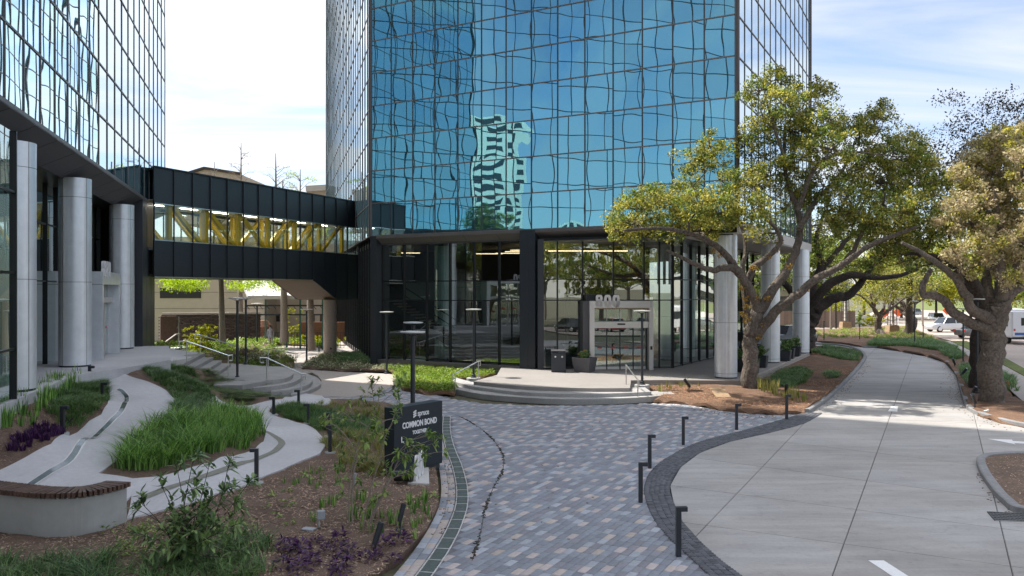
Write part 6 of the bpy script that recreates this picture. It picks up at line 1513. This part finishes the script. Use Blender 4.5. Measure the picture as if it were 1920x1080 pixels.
plantpot('wide grey planter with orange flowers left of the glass doors', g(1096, 697, .45), .98, .72, M_planter, .3, 1, flowers=True)
plantpot('dark planter tucked behind the litter bin', g(1068, 691, .45)+Vector((0, .5, 0)), .7, .72, M_planterd, .5, 2)
for k, (px, py, lb) in enumerate(((1428, 689, 'dark square planter in front of the second silver column'), (1473, 677, 'first of the three planters between the rear silver columns'), (1480, 672, 'middle one of the three planters between the rear silver columns'), (1492, 668, 'last of the three planters, nearest the rear silver column'), (1388, 697, 'dark planter half hidden behind the main oak trunk'), (1411, 700, 'small dark planter right of the oak trunk foot'))):
    plantpot(lb, g(px, py, .45), .62, .62, M_planterd, .55, 10+k)
LB = thing('litter_bin', 'charcoal square litter and recycling bin with open slot left of the planter', 'litter bin', g(1047, 697, .45)); c = g(1047, 697, .45)
MB().box(c+Vector((0, 0, .48)), (.72, .6, .92), rz=-.05).build('body', M_pole, LB, bevel=.01); MB().box(c+Vector((0, 0, 1.07)), (.74, .62, .06), rz=-.05).build('lid', M_planter, LB, bevel=.008)
for s, t in ((-1, -1), (1, -1), (1, 1), (-1, 1)): MB().box(c+Vector((s*.33, t*.27, .99)), (.05, .05, .12)).build('lid_post', M_pole, LB)
for s in (-.17, .17): MB().tube([c+Vector((s, -.302, .78)), c+Vector((s, -.312, .78))], [.045, .045], 12).build('recycling_mark', M_white, LB)
# ledge along the colonnade
LGd = MB(); e0 = edgeR+nR*.02+uR*.1; e1 = edgeR+uR*18.4+nR*.02
for k in range(4): MB().bar(e0+nR*(.06+.03*k)+Vector((0, 0, -.02+.0-k*.1)), e1+nR*(.06+.03*k)+Vector((0, 0, -.02-k*.1)), .12, .08).build('terrace_edge_course', M_walk, None, kind='structure')
# garden spotlights, boxes
def spot(label, p, d, s=1.0, m=M_pole):
    T = thing('garden_spotlight', label, 'spotlight', p, 'garden spotlights'); MB().lathe(p, [(.07*s, -.01), (.07*s, .015), (.02*s, .02)], 14).build('stake_plate', m, T)
    a = p+Vector((0, 0, .16*s)); MB().tube([p, a], [.016*s]*2, 8).build('stem', m, T); dd = Vector(d).normalized(); MB().tube([a-dd*.04*s, a+dd*.24*s], [.038*s, .043*s], 14).build('barrel', m, T, smooth=True)
    MB().tube([a+dd*.241*s, a+dd*.246*s], [.036*s, .036*s], 14).build('lens', M_carglass, T)
spot('black tube spotlight near the plaza edge, tilted upright', gt(750, 992), (.25, .1, 1), 1.2); spot('black tube spotlight among the purple plants', gt(704, 1038), (.3, .1, 1), 1.35)
for px, py, lb in ((1292, 734, 'small dark garden spotlight on the sunlit mulch'), (1473, 748, 'dark garden spotlight behind the last bollard'), (1790, 690, 'black floodlight at the bend of the right kerb'), (1803, 712, 'second black floodlight inside the right kerb'), (1822, 752, 'black floodlight lowest along the right kerb'), (1828, 766, 'squat black floodlight by the oak foot'), (598, 664, 'small black path spotlight by the tan column'), (616, 667, 'black path spotlight just left of the tan column')):
    spot(lb, g(px, py, .12), (random.uniform(-.6, .6), -.3, .6), 1.6)
UB = thing('junction_box', 'light grey electrical box on a stub beside the valve cover', 'junction box', gt(600, 988)); p = gt(598, 989); MB().tube([p, p+Vector((0, 0, .16))], [.022]*2, 8).build('conduit', M_benchc, UB); MB().box(p+Vector((.04, 0, .24)), (.15, .1, .17), rz=.2).build('box', mat('grey plastic', (.33, .36, .40), .5, var=.03), UB, bevel=.012)
UB = thing('junction_box', 'small pale electrical box on a stub behind the sapling stems', 'junction box', gt(665, 908)); p = gt(665, 909); MB().tube([p, p+Vector((0, 0, .16))], [.018]*2, 8).build('conduit', M_benchc, UB); MB().box(p+Vector((0, 0, .2)), (.08, .07, .15)).build('box', MATS['grey plastic'], UB, bevel=.01)
p = gt(579, 995); o = MB().box(p+Vector((0, 0, .03)), (.24, .17, .03), rz=-.3).build('valve_cover', MATS['grey plastic'], None, loc=p, bevel=.006); tag(o, 'pale rectangular valve cover lying in the foreground mulch', 'valve cover')
c = g(1352, 745, .2); o = MB().box(c+Vector((0, .1, .17)), (.62, .9, .05), ax=(Vector((1, .1, 0)).normalized(), Vector((-.1, 1, .35)).normalized(), Vector((0, -.35, 1)).normalized())).build('stone_slab', mat('tan stone', (.36, .25, .15), .9, var=.2, scale=6, bump=.4), None, loc=c, bevel=.02); tag(o, 'tan flat stone slab leaning on the mulch beside the oak trunk', 'stone slab')
p = g(1417, 718, .15); o = MB().tube([p, p+Vector((0, 0, .55))], [.015, .015], 6).build('survey_stake', mat('red stake paint', (.6, .06, .03), .6, var=0), None, loc=p); tag(o, 'thin red stake right of the main oak trunk', 'stake')
p = g(1889, 726, .15); o = MB().lathe(p, [(.12, 0), (.03, .28), (.02, .3)], 14).build('marker_cone', M_orange, None, loc=p); tag(o, 'tiny orange marker in the grass beside the right oak', 'marker')
# painted utility white thing by kerb
p = g(1842, 772, .12); T = thing('irrigation_valve', 'small white pipe fitting lying behind the right kerb', 'pipe fitting', p); MB().tube([p, p+Vector((.16, -.08, .06))], [.03, .03], 8).build('pipe', M_white, T); MB().tube([p+Vector((.16, -.08, .0)), p+Vector((.16, -.08, .1))], [.035, .035], 8).build('elbow', M_white, T)

# ================================================================ vehicles
def car(name, label, cat, P, rz, L_=4.5, W_=1.82, H_=1.5, paint=(.75, .76, .78), suv=True, lamp=True):
    T = thing(name, label, cat, P); m = mat('car paint %s' % label[:14], paint, .22, .1, var=0, coat=.6)
    zb_ = .24; hb = H_*.58
    prof = [(-.5, .34), (-.495, .62), (-.46, .70), (-.28, .80), (-.16, .98) if False else (-.25, .82)]
    # side outline as stations along length: (x, z_low, z_belt, half width)
    st = [(-.5, .42, .60, .74), (-.485, .30, .70, .86), (-.40, .24, .80, .95), (-.25, .24, .86, 1.0), (0, .24, .89, 1.0), (.25, .24, .91, 1.0), (.40, .24, .92, .97), (.475, .30, .92 if suv else .86, .90), (.5, .44, .80, .82)]
    mb = MB(); V = []
    for x, zl, zbt, hw in st:
        X = x*L_; w = W_/2*hw; zt_ = zbt*H_/1.5
        V += [(X, -w*.92, zl), (X, -w, zl+.14), (X, -w, lerp(zl, zt_, .65)), (X, -w*.93, zt_), (X, 0, zt_+.03), (X, w*.93, zt_), (X, w, lerp(zl, zt_, .65)), (X, w, zl+.14), (X, w*.92, zl)]
    k = 9; fs = [(i*k+c_, (i+1)*k+c_, (i+1)*k+(c_+1) % k, i*k+(c_+1) % k) for i in range(len(st)-1) for c_ in range(k)]+[tuple(range(k)), tuple(reversed([(len(st)-1)*k+c_ for c_ in range(k)]))]
    mb.add(V, fs)
    def place(mb, name, m_, par=T, sm=True):
        ca, sa_ = math.cos(rz), math.sin(rz); mb.v = [(v[0]*ca-v[1]*sa_+P[0], v[0]*sa_+v[1]*ca+P[1], v[2]+P[2]) for v in mb.v]; return mb.build(name, m_, par, loc=P, smooth=sm)
    body = place(mb, 'body', m)
    r0, r1 = (-.22, .44) if suv else (-.18, .34); t0_, t1_ = (-.10, .36) if suv else (-.06, .20)
    zb2 = .86*H_/1.5; mb = MB(); V = []
    for (xb, z, w) in ((0, zb2, .90), (1, H_-.04, .70)):
        a, b = (r0, r1) if xb == 0 else (t0_, t1_)
        for x in (a, lerp(a, b, .33), lerp(a, b, .66), b):
            V += [(x*L_, -W_/2*w, z+(.0 if x in (a, b) else .03*xb)), (x*L_, W_/2*w, z+(.0 if x in (a, b) else .03*xb))]
    mb.add(V, [(0, 2, 10, 8), (2, 4, 12, 10), (4, 6, 14, 12), (3, 1, 9, 11), (5, 3, 11, 13), (7, 5, 13, 15), (1, 0, 8, 9), (6, 7, 15, 14)]); cab = place(mb, 'windows', M_carglass, sm=False)
    mb = MB(); a, b = t0_-.012, t1_+.012; V = []
    for x, z in ((a, H_-.06), (lerp(a, b, .3), H_), (lerp(a, b, .75), H_), (b, H_-.05)):
        V += [(x*L_, -W_/2*.72, z-.035), (x*L_, -W_/2*.6, z), (x*L_, W_/2*.6, z), (x*L_, W_/2*.72, z-.035)]
    mb.add(V, [(i*4+c_, (i+1)*4+c_, (i+1)*4+c_+1, i*4+c_+1) for i in range(3) for c_ in range(3)]); place(mb, 'roof', m)
    for sx in (-1, 1):
        for (xb, xt) in ((r0, t0_), (.12, .12), (r1, t1_)):
            mb = MB(); mb.bar((xb*L_, sx*W_/2*.905, zb2-.02), (xt*L_, sx*W_/2*.715, H_-.04), .07, .05); place(mb, 'pillar', m, sm=False)
        for x in (-.315, .30):
            mb = MB(); y = sx*(W_/2-.02); mb.tube([(x*L_, y-sx*.2, .34), (x*L_, y, .34)], [.34, .34], 22); wh = place(mb, 'wheel', M_tyre)
            mb = MB(); mb.tube([(x*L_, y, .34), (x*L_, y+sx*.012, .34)], [.23, .21], 16); place(mb, 'rim', M_steel, wh)
    for sx in (-1, 1):
        mb = MB(); mb.box((-.492*L_, sx*W_*.33, .66), (.1, .34, .12)); place(mb, 'headlight', M_lamp, sm=False)
        mb = MB(); mb.box((.492*L_, sx*W_*.36, .78), (.1, .24, .16)); place(mb, 'tail_light', M_red, sm=False)
    return T
car('parked_car', 'silver white hatchback SUV crossing on the street beyond the leaning oak', 'car', g(1775, 622, 0), math.radians(8), 4.5, 1.85, 1.62, (.62, .64, .66))
car('parked_car', 'dark grey sedan half hidden behind the right oak bough', 'car', g(1838, 634, 0), math.radians(10)+math.pi, 4.6, 1.82, 1.42, (.14, .14, .15), False)
car('parked_car', 'black SUV parked behind the silver columns', 'car', Vector((22.6, 66, 0)), math.radians(25), 4.9, 1.9, 1.75, (.02, .022, .026))
car('parked_car', 'dark blue sedan at the drop off behind the main oak trunk', 'car', Vector((17.2, 60, 0)), math.radians(28), 4.7, 1.85, 1.5, (.02, .035, .07), False)
car('parked_car', 'small white car parked far back under the trees', 'car', g(1757, 598, 0)+Vector((0, 0, -.6)), math.radians(80), 4.5, 1.8, 1.6, (.7, .7, .7))
car('parked_car', 'grey car far back behind the leaning oak trunk', 'car', g(1706, 594, -.4), math.radians(20), 4.7, 1.85, 1.6, (.3, .32, .34))
for i, (x, y, c_) in enumerate(((20, -4, (.5, .03, .03)), (24.5, -5, (.7, .7, .7)), (29, -6, (.05, .12, .4)), (15.5, -3, (.02, .02, .02)), (33, -7, (.6, .6, .62)))):
    car('parked_car', ('red', 'white', 'blue', 'black', 'silver')[i]+' car parked beyond the camera, mirrored in the lobby glass', 'car', Vector((x, y, 0)), math.radians(75), 4.5, 1.8, 1.5, c_, i % 2 == 0)
sheet('parking_lot', [(13, -14), (40, -20), (46, 0), (30, 6), (14, 3)], .02, M_road, True)
# shuttle bus
bp = g(1905, 646, 0); BS = thing('shuttle_bus', 'white shuttle bus seen from behind at the right edge', 'bus', bp)
bux = Vector((1, .05, 0)).normalized(); buy = Vector((.16, 1, 0)).normalized()
def bbx(name, x0, x1, y0, y1, z0, z1, m, par=BS, bev=0):
    mb = MB(); P_ = [bp+bux*x+buy*y for x, y in ((x0, y0), (x1, y0), (x1, y1), (x0, y1))]; mb.prism([(p.x, p.y) for p in P_], z0, z1); return mb.build(name, m, par, bevel=bev)
M_bus = mat('bus white', (.72, .73, .76), .35, var=.03)
bbx('body', -.35, 2.0, 0, 6.6, .55, 2.85, M_bus, bev=.1); bbx('roof_cap', -.2, 1.85, .2, 6.4, 2.85, 2.95, M_bus)
bbx('rear_window', .45, 1.25, -.015, .0, 1.6, 2.25, M_carglass); bbx('stripe', -.1, 2.0, -.012, 0, .78, 1.0, mat('bus blue', (.05, .12, .35), .4, var=0)); bbx('bumper', -.38, 2.05, -.12, .05, .42, .6, M_mullb)
bbx('tail_light', -.2, -.05, -.02, 0, 1.15, 1.32, M_red); bbx('tail_light', .7, .95, -.02, 0, 2.55, 2.66, M_red)
bbx('side_windows', -.365, -.35, .8, 6.0, 1.5, 2.3, M_carglass); bbx('number_plate', .7, 1.05, -.13, -.12, .62, .76, M_lamp)
for y in (1.3, 5.6): MB().tube([bp+bux*-.3+buy*y+Vector((0, 0, .4)), bp+bux*-.05+buy*y+Vector((0, 0, .4))], [.4, .4], 20).build('wheel', M_tyre, BS, smooth=True)
for y in (1.3, 5.6): MB().tube([bp+bux*1.75+buy*y+Vector((0, 0, .4)), bp+bux*1.98+buy*y+Vector((0, 0, .4))], [.4, .4], 20).build('wheel', M_tyre, BS, smooth=True)

# ================================================================ background right
fx0, fx1, fY = 1396, 1604, 99.0
FN = thing('timber_fence', 'weathered tall timber board fence across the street', 'fence', Vector(((1500-960)/F*fY, fY, 0)))
x = (fx0-960)/F*fY; xe = (fx1-960)/F*fY; M_fb = mat('weathered cedar', (.26, .19, .15), .9, var=.1, rnd=.22)
bme = MB(); bme.box((0, 0, 1.03), (.265, .03, 2.06)); bme = bme.mesh('fence_board'); bme.materials.append(M_fb)
while x < xe:
    o = bpy.data.objects.new('fence_board', bme); COL.objects.link(o); o.parent = FN; o.location = Vector((x, fY+random.uniform(-.01, .01), random.uniform(-.03, .03)))-wloc(FN); x += .275
for z in (.4, 1.6): MB().bar(((fx0-960)/F*fY, fY+.06, z), (xe, fY+.06, z), .05, .1).build('rail', M_fb, FN)
o = MB().box((((1625)-960)/F*101, 101, .7), (3.2, .3, 1.5)).build('garden_wall', M_white, None, loc=((1625-960)/F*101, 101, 0)); tag(o, 'white rendered garden wall right of the timber fence', 'wall')
WH = block_tower('house', 'white gabled house roof above the timber fence', 'house', ((1440-960)/F*128, 128, 0), 22, 8, 4.6, 0, 1, 6, M_pale)
MB().add([(28, 123, 4.6), (54, 123, 4.6), (54, 134, 4.6), (28, 134, 4.6), (31, 128.5, 7.6), (51, 128.5, 7.6)], [(0, 1, 5, 4), (2, 3, 4, 5), (1, 2, 5), (3, 0, 4)]).build('roof', M_gr_l, WH)
def pylon(label, px, Y, h_, basem):
    c = Vector(((px-960)/F*Y, Y, 0)); T = thing('lattice_pylon', label, 'pylon', c, 'lattice pylons on stone feet'); mb = MB(); V = []
    for z, r_ in ((-.3, .60), (.95, .48)): V += [c+Vector((a*r_, b*r_, z)) for a, b in ((-1, -1), (1, -1), (1, 1), (-1, 1))]
    mb.add(V, [(3, 2, 1, 0), (4, 5, 6, 7), (0, 1, 5, 4), (1, 2, 6, 5), (2, 3, 7, 6), (3, 0, 4, 7)]); mb.build('stone_foot', basem, T)
    for a, b in ((-1, -1), (1, -1), (1, 1), (-1, 1), (0, -1), (0, 1)): MB().bar(c+Vector((a*.34, b*.34, .95)), c+Vector((a*.26, b*.26, h_)), .06, .06).build('strut', M_planter, T)
    for k in range(8):
        z = 1.0+k*(h_-1.1)/7; r_ = lerp(.34, .26, k/7)
        for s in (-1, 1): MB().bar(c+Vector((-r_, s*r_, z)), c+Vector((r_, s*r_, z)), .04, .05).build('crossbar', M_planter, T)
    MB().box(c+Vector((0, 0, (h_+1)/2)), (.22, .22, h_-1.2)).build('core', M_pale, T)
pylon('metal lattice pylon on a tan stone foot in front of the timber fence', 1585, 93, 4.2, MATS['tan stone']); pylon('metal lattice pylon on a tan stone foot between the two far oaks', 1673, 84, 4.0, MATS['tan stone'])
for px, Y, h_, lb in ((1558, 96, 3.9, 'pale utility pole left of the pylon'), (1567, 97, 3.9, 'dark utility pole beside the pale one'), (1730, 108, 5.5, 'thin pale pole on the lawn across the street')):
    c = Vector(((px-960)/F*Y, Y, 0)); o = MB().tube([c, c+Vector((0, 0, h_))], [.13, .11], 10).build('utility_pole', M_barkl if px != 1567 else M_barkd, None, loc=c, smooth=True); tag(o, lb, 'pole')
for px, py, lb in ((1658, 612, 'orange roadwork board left between the far oaks'), (1684, 609, 'orange roadwork board right beside the leaning oak'), (1776, 604, 'orange diamond work sign above the white car')):
    c = g(px, py, 0); T = thing('work_sign', lb, 'road sign', c, 'orange work signs'); MB().bar(c, c+Vector((0, 0, 1.2)), .06, .06).build('post', M_white, T); MB().box(c+Vector((0, 0, 1.7)), (1.0, .05, 1.0), ax=(Vector((.7, 0, .7)), Vector((0, 1, 0)), Vector((-.7, 0, .7)))).build('board', M_orange, T)
c = g(1706, 609, 0); T = thing('wheeled_bin', 'green wheeled bin beside the leaning oak', 'bin', c); MB().box(c+Vector((0, 0, .5)), (.6, .7, .95)).build('body', mat('bin green', (.02, .14, .06), .5, var=0), T, bevel=.03); MB().box(c+Vector((0, 0, 1.02)), (.66, .76, .08)).build('lid', MATS['bin green'], T, bevel=.02)
c = g(1484, 660, .45)+Vector((0, 4, 0)); o = MB().lathe((c.x, c.y, .1), [(.2, 0), (.2, .04), (.12, .05), (.03, .62)], 16).build('traffic_cone', M_orange, None, loc=(c.x, c.y, .1), smooth=True); tag(o, 'orange cone behind the planters between the rear columns', 'traffic cone')

# ================================================================ background left, court behind the bridge
W0 = Vector(((303-960)/F*56, 56, 0)); W1 = Vector(((488-960)/F*58.5, 58.5, 0))
BW = thing('brick_wall', 'long dark brown brick wall with pale coping behind the stair rails', 'wall', W0)
mb = MB(); mb.bar(W0+Vector((0, 0, 1.35)), W1+Vector((0, 0, 1.35)), .3, 3.0); mb.build('core', M_brown, BW)
bk = []; mbk = MB(); ub = (W1-W0).normalized(); nb_ = Vector((ub.y, -ub.x, 0)); Lw = (W1-W0).length; r = 0; VV = []; FF = []
z = .0
while z < 2.78:
    x = -.2 if r % 2 else -.05
    while x < Lw-.25:
        c = W0+ub*(x+.2)+nb_*.155; b = len(VV); t_ = random.uniform(0, .008)
        for dd in (0, 1):
            for a, e in ((-.19, -.045), (.19, -.045), (.19, .045), (-.19, .045)): p = c+ub*a+nb_*(dd*(.012+t_)); VV.append((p.x, p.y, z+.06+e))
        FF += [(b+4, b+5, b+6, b+7), (b, b+1, b+5, b+4), (b+1, b+2, b+6, b+5), (b+2, b+3, b+7, b+6), (b+3, b, b+4, b+7)]; x += .4
    z += .105; r += 1
link('bricks', np_mesh('bricks', np.array(VV)-np.array(W0), FF), BW, mat('brown brick face', (.085, .062, .055), .9, var=.1, isl=.3), kind='stuff')
for i in range(9):
    a, b = lerp(W0, W1, i/9+.002), lerp(W0, W1, (i+1)/9-.002); MB().bar(a+Vector((0, 0, 2.93)), b+Vector((0, 0, 2.93)), .42, .14).build('coping_stone', M_walk, BW)
w2 = Vector(((330-960)/F*51, 51, 0)); o = thing('brick_wall', 'shorter reddish brown brick wall with sloping rail at the end pier', 'wall', w2)
mb = MB(); mb.bar(Vector(((300-960)/F*50.5, 50.5, 1.5)), w2+Vector((0, 0, 1.5)), .3, 2.9); mb.build('core', mat('reddish brick', (.12, .075, .065), .9, var=.25, scale=9), o)
MB().bar(Vector(((335-960)/F*50, 50, .1)), Vector(((335-960)/F*50, 50, 2.95)), .06, .06).build('end_post', M_steel, o)
o = thing('handrail', 'pale sloping handrail over the short ramp wall by the end pier', 'handrail', w2); MB().bar(q(305, 645, 46), q(330, 627, 49), .08, .06).build('top_rail', M_walk, o); MB().bar(q(330, 627, 49), q(337, 626, 49.2), .08, .06).build('top_rail', M_walk, o)
for k in range(14): MB().bar(lerp(q(305, 645, 46), q(330, 627, 49), k/13), lerp(q(305, 665, 46), q(330, 660, 49), k/13), .02, .02).build('baluster', M_pole, o)
# beige building behind the court
BB = thing('beige_building', 'beige stucco building with dark recessed window and white canopy behind the court', 'building', Vector((-27, 74, 0)))
def bslab(name, x0, x1, y0, y1, z0, z1, m, par=BB): return MB().box(((x0+x1)/2, (y0+y1)/2, (z0+z1)/2), (x1-x0, y1-y0, z1-z0)).build(name, m, par)
Yb = 74.0
def bx_(px): return (px-960)/F*Yb
def bz_(py, Y=Yb): return H+(HY-py)/F*Y
bslab('wall', bx_(230), bx_(500), Yb, Yb+12, -.3, 9.5, M_beige); bslab('wall', bx_(500)+.01, bx_(700), Yb+3, Yb+14, -.3, 9.4, M_beige)
for z in (2.9, 4.4, 6.0): MB().box(((bx_(230)+bx_(500))/2, Yb-.002, z), (bx_(500)-bx_(230), .01, .03)).build('stucco_joint', M_brown, BB)
bslab('window_recess', bx_(300), bx_(377), Yb-.03, Yb-.005, bz_(559), bz_(540), M_dark)
for a, b in ((513, 525), (575, 590), (600, 606), (640, 655)): bslab('window', (a-960)/F*77, (b-960)/F*77, Yb+2.95, Yb+2.995, bz_(603, 77), bz_(589, 77), M_carglass)
CN = thing('white_canopy', 'pale sloping canopy roof over the court seen under the bridge', 'canopy', Vector((-21, 66, 0)))
mb = MB(); mb.add([q(452, 533, 66), q(560, 528, 66), q(600, 561, 62), q(465, 561, 62), q(452, 530, 66)+Vector((0, 0, .15)), q(560, 525, 66)+Vector((0, 0, .15)), q(600, 558, 62)+Vector((0, 0, .15)), q(465, 558, 62)+Vector((0, 0, .15))], [(0, 1, 2, 3), (7, 6, 5, 4), (0, 4, 5, 1), (1, 5, 6, 2), (2, 6, 7, 3), (3, 7, 4, 0)]); mb.build('roof_panel', M_soffit, CN)
for x in (498, 537, 563, 605): MB().bar(q(x, 561, 62.3), Vector((q(x, 561, 62.3).x, 62.3, -.1)), .12, .12).build('post', mat('green steel', (.05, .14, .11), .5, var=.05), CN)
for y_ in (573, 590): MB().bar(q(460, y_, 62.2), q(612, y_, 62.2), .08, .12).build('trellis_beam', M_pole, CN)
for k in range(12): MB().bar(q(462+k*12.5, 573, 62.2), q(468+k*12.5, 580, 62.2), .04, .04).build('trellis_brace', M_pole, CN)
o = thing('planter_wall', 'low red brown brick wall with railing at the back of the court', 'wall', Vector((-16, 68, 0))); MB().box((q(585, 615, 68).x+1.4, 68, 1.1), (4.8, .3, 1.6)).build('wall', mat('rust brick', (.22, .10, .06), .9, var=.2, scale=8), o)
o = thing('planter_wall', 'rounded dark red brick wall end right of the brown wall', 'wall', Vector((-20.5, 66, 0))); MB().lathe((q(490, 600, 66).x, 66, 0), [(.9, 0), (.9, 1.6), (.5, 2.1)], 20).build('wall', MATS['rust brick'], o)
FR = thing('court_railing', 'thin dark picket railing across the back of the court', 'railing', Vector((-18, 64, 0)))
for k in range(26):
    p = q(490+k*6.2, 645, 64); MB().bar((p.x, 64, .0), (p.x, 64, 1.25), .03, .03).build('picket', M_pole, FR)
for z in (.2, 1.2): MB().bar((q(488, 645, 64).x, 64, z), (q(650, 645, 64).x, 64, z), .03, .04).build('rail', M_pole, FR)
# person far back
pp = Vector((q(507, 640, 63).x, 63, .1)); PR = thing('person', 'distant person in light grey clothes standing in the court behind the bridge', 'person', pp)
bmv = [(0, 0, .92), (0, 0, 1.2), (0, 0, 1.42), (0, 0, 1.52), (0, 0, 1.66), (.1, 0, .88), (.12, .03, .48), (.12, 0, .06), (.13, -.12, .03), (-.1, 0, .88), (-.12, -.03, .48), (-.12, 0, .06), (-.13, -.12, .03), (.19, 0, 1.38), (.25, .02, 1.1), (.24, -.06, .85), (-.19, 0, 1.38), (-.25, .02, 1.1), (-.24, -.06, .85)]
be = [(0, 1), (1, 2), (2, 3), (3, 4), (0, 5), (5, 6), (6, 7), (7, 8), (0, 9), (9, 10), (10, 11), (11, 12), (2, 13), (13, 14), (14, 15), (2, 16), (16, 17), (17, 18)]
me = bpy.data.meshes.new('body'); me.from_pydata(bmv, be, []); o = link('body', me, PR, mat('grey clothing', (.36, .37, .42), .8, var=.1), loc=pp)
sk = o.modifiers.new('skin', 'SKIN'); rad = [.15, .14, .13, .05, .10, .09, .07, .045, .05, .09, .07, .045, .05, .06, .045, .035, .06, .045, .035]
for v, r_ in zip(me.skin_vertices[0].data, rad): v.radius = (r_, r_)
me.skin_vertices[0].data[0].use_root = True; sb = o.modifiers.new('sub', 'SUBSURF'); sb.levels = 1; sb.render_levels = 1
MB().lathe(pp+Vector((0, 0, 1.56)), [(.04, 0), (.09, .05), (.10, .12), (.08, .19), (.02, .22)], 12).build('hair', M_barkd, PR, smooth=True)
# roofs above the bridge
RB = thing('beige_building', 'upper beige parapet with sloped top above the left part of the bridge', 'building', Vector((-38, 108, 0)))
MB().add([q(338, 330, 108), q(383, 316, 108), q(452, 327, 108), q(452, 420, 108), q(338, 420, 108)]+[v+Vector((0, 14, 0)) for v in (q(338, 330, 108), q(383, 316, 108), q(452, 327, 108), q(452, 420, 108), q(338, 420, 108))], [(4, 3, 2, 1, 0), (0, 1, 6, 5), (1, 2, 7, 6), (2, 3, 8, 7), (5, 6, 7, 8, 9), (4, 0, 5, 9)]).build('wall', M_beige, RB)
MB().bar(q(338, 329, 107.9), q(383, 315, 107.9), .3, .35).build('parapet', M_brown, RB); MB().bar(q(383, 315, 107.9), q(453, 326, 107.9), .3, .35).build('parapet', M_brown, RB)
RC = thing('beige_building', 'cream parapet meeting the blue tower above the right end of the bridge', 'building', Vector((-21, 92, 0)))
MB().prism([(q(575, 360, 100).x, 100), (q(640, 360, 100).x, 100), (q(640, 360, 100).x, 106), (q(575, 360, 100).x, 106)], 0, bz_(355, 100)).build('wall', M_beige, RC); MB().bar(q(574, 354, 99.9), q(640, 350, 99.9), .5, .7).build('parapet', M_soffit, RC)
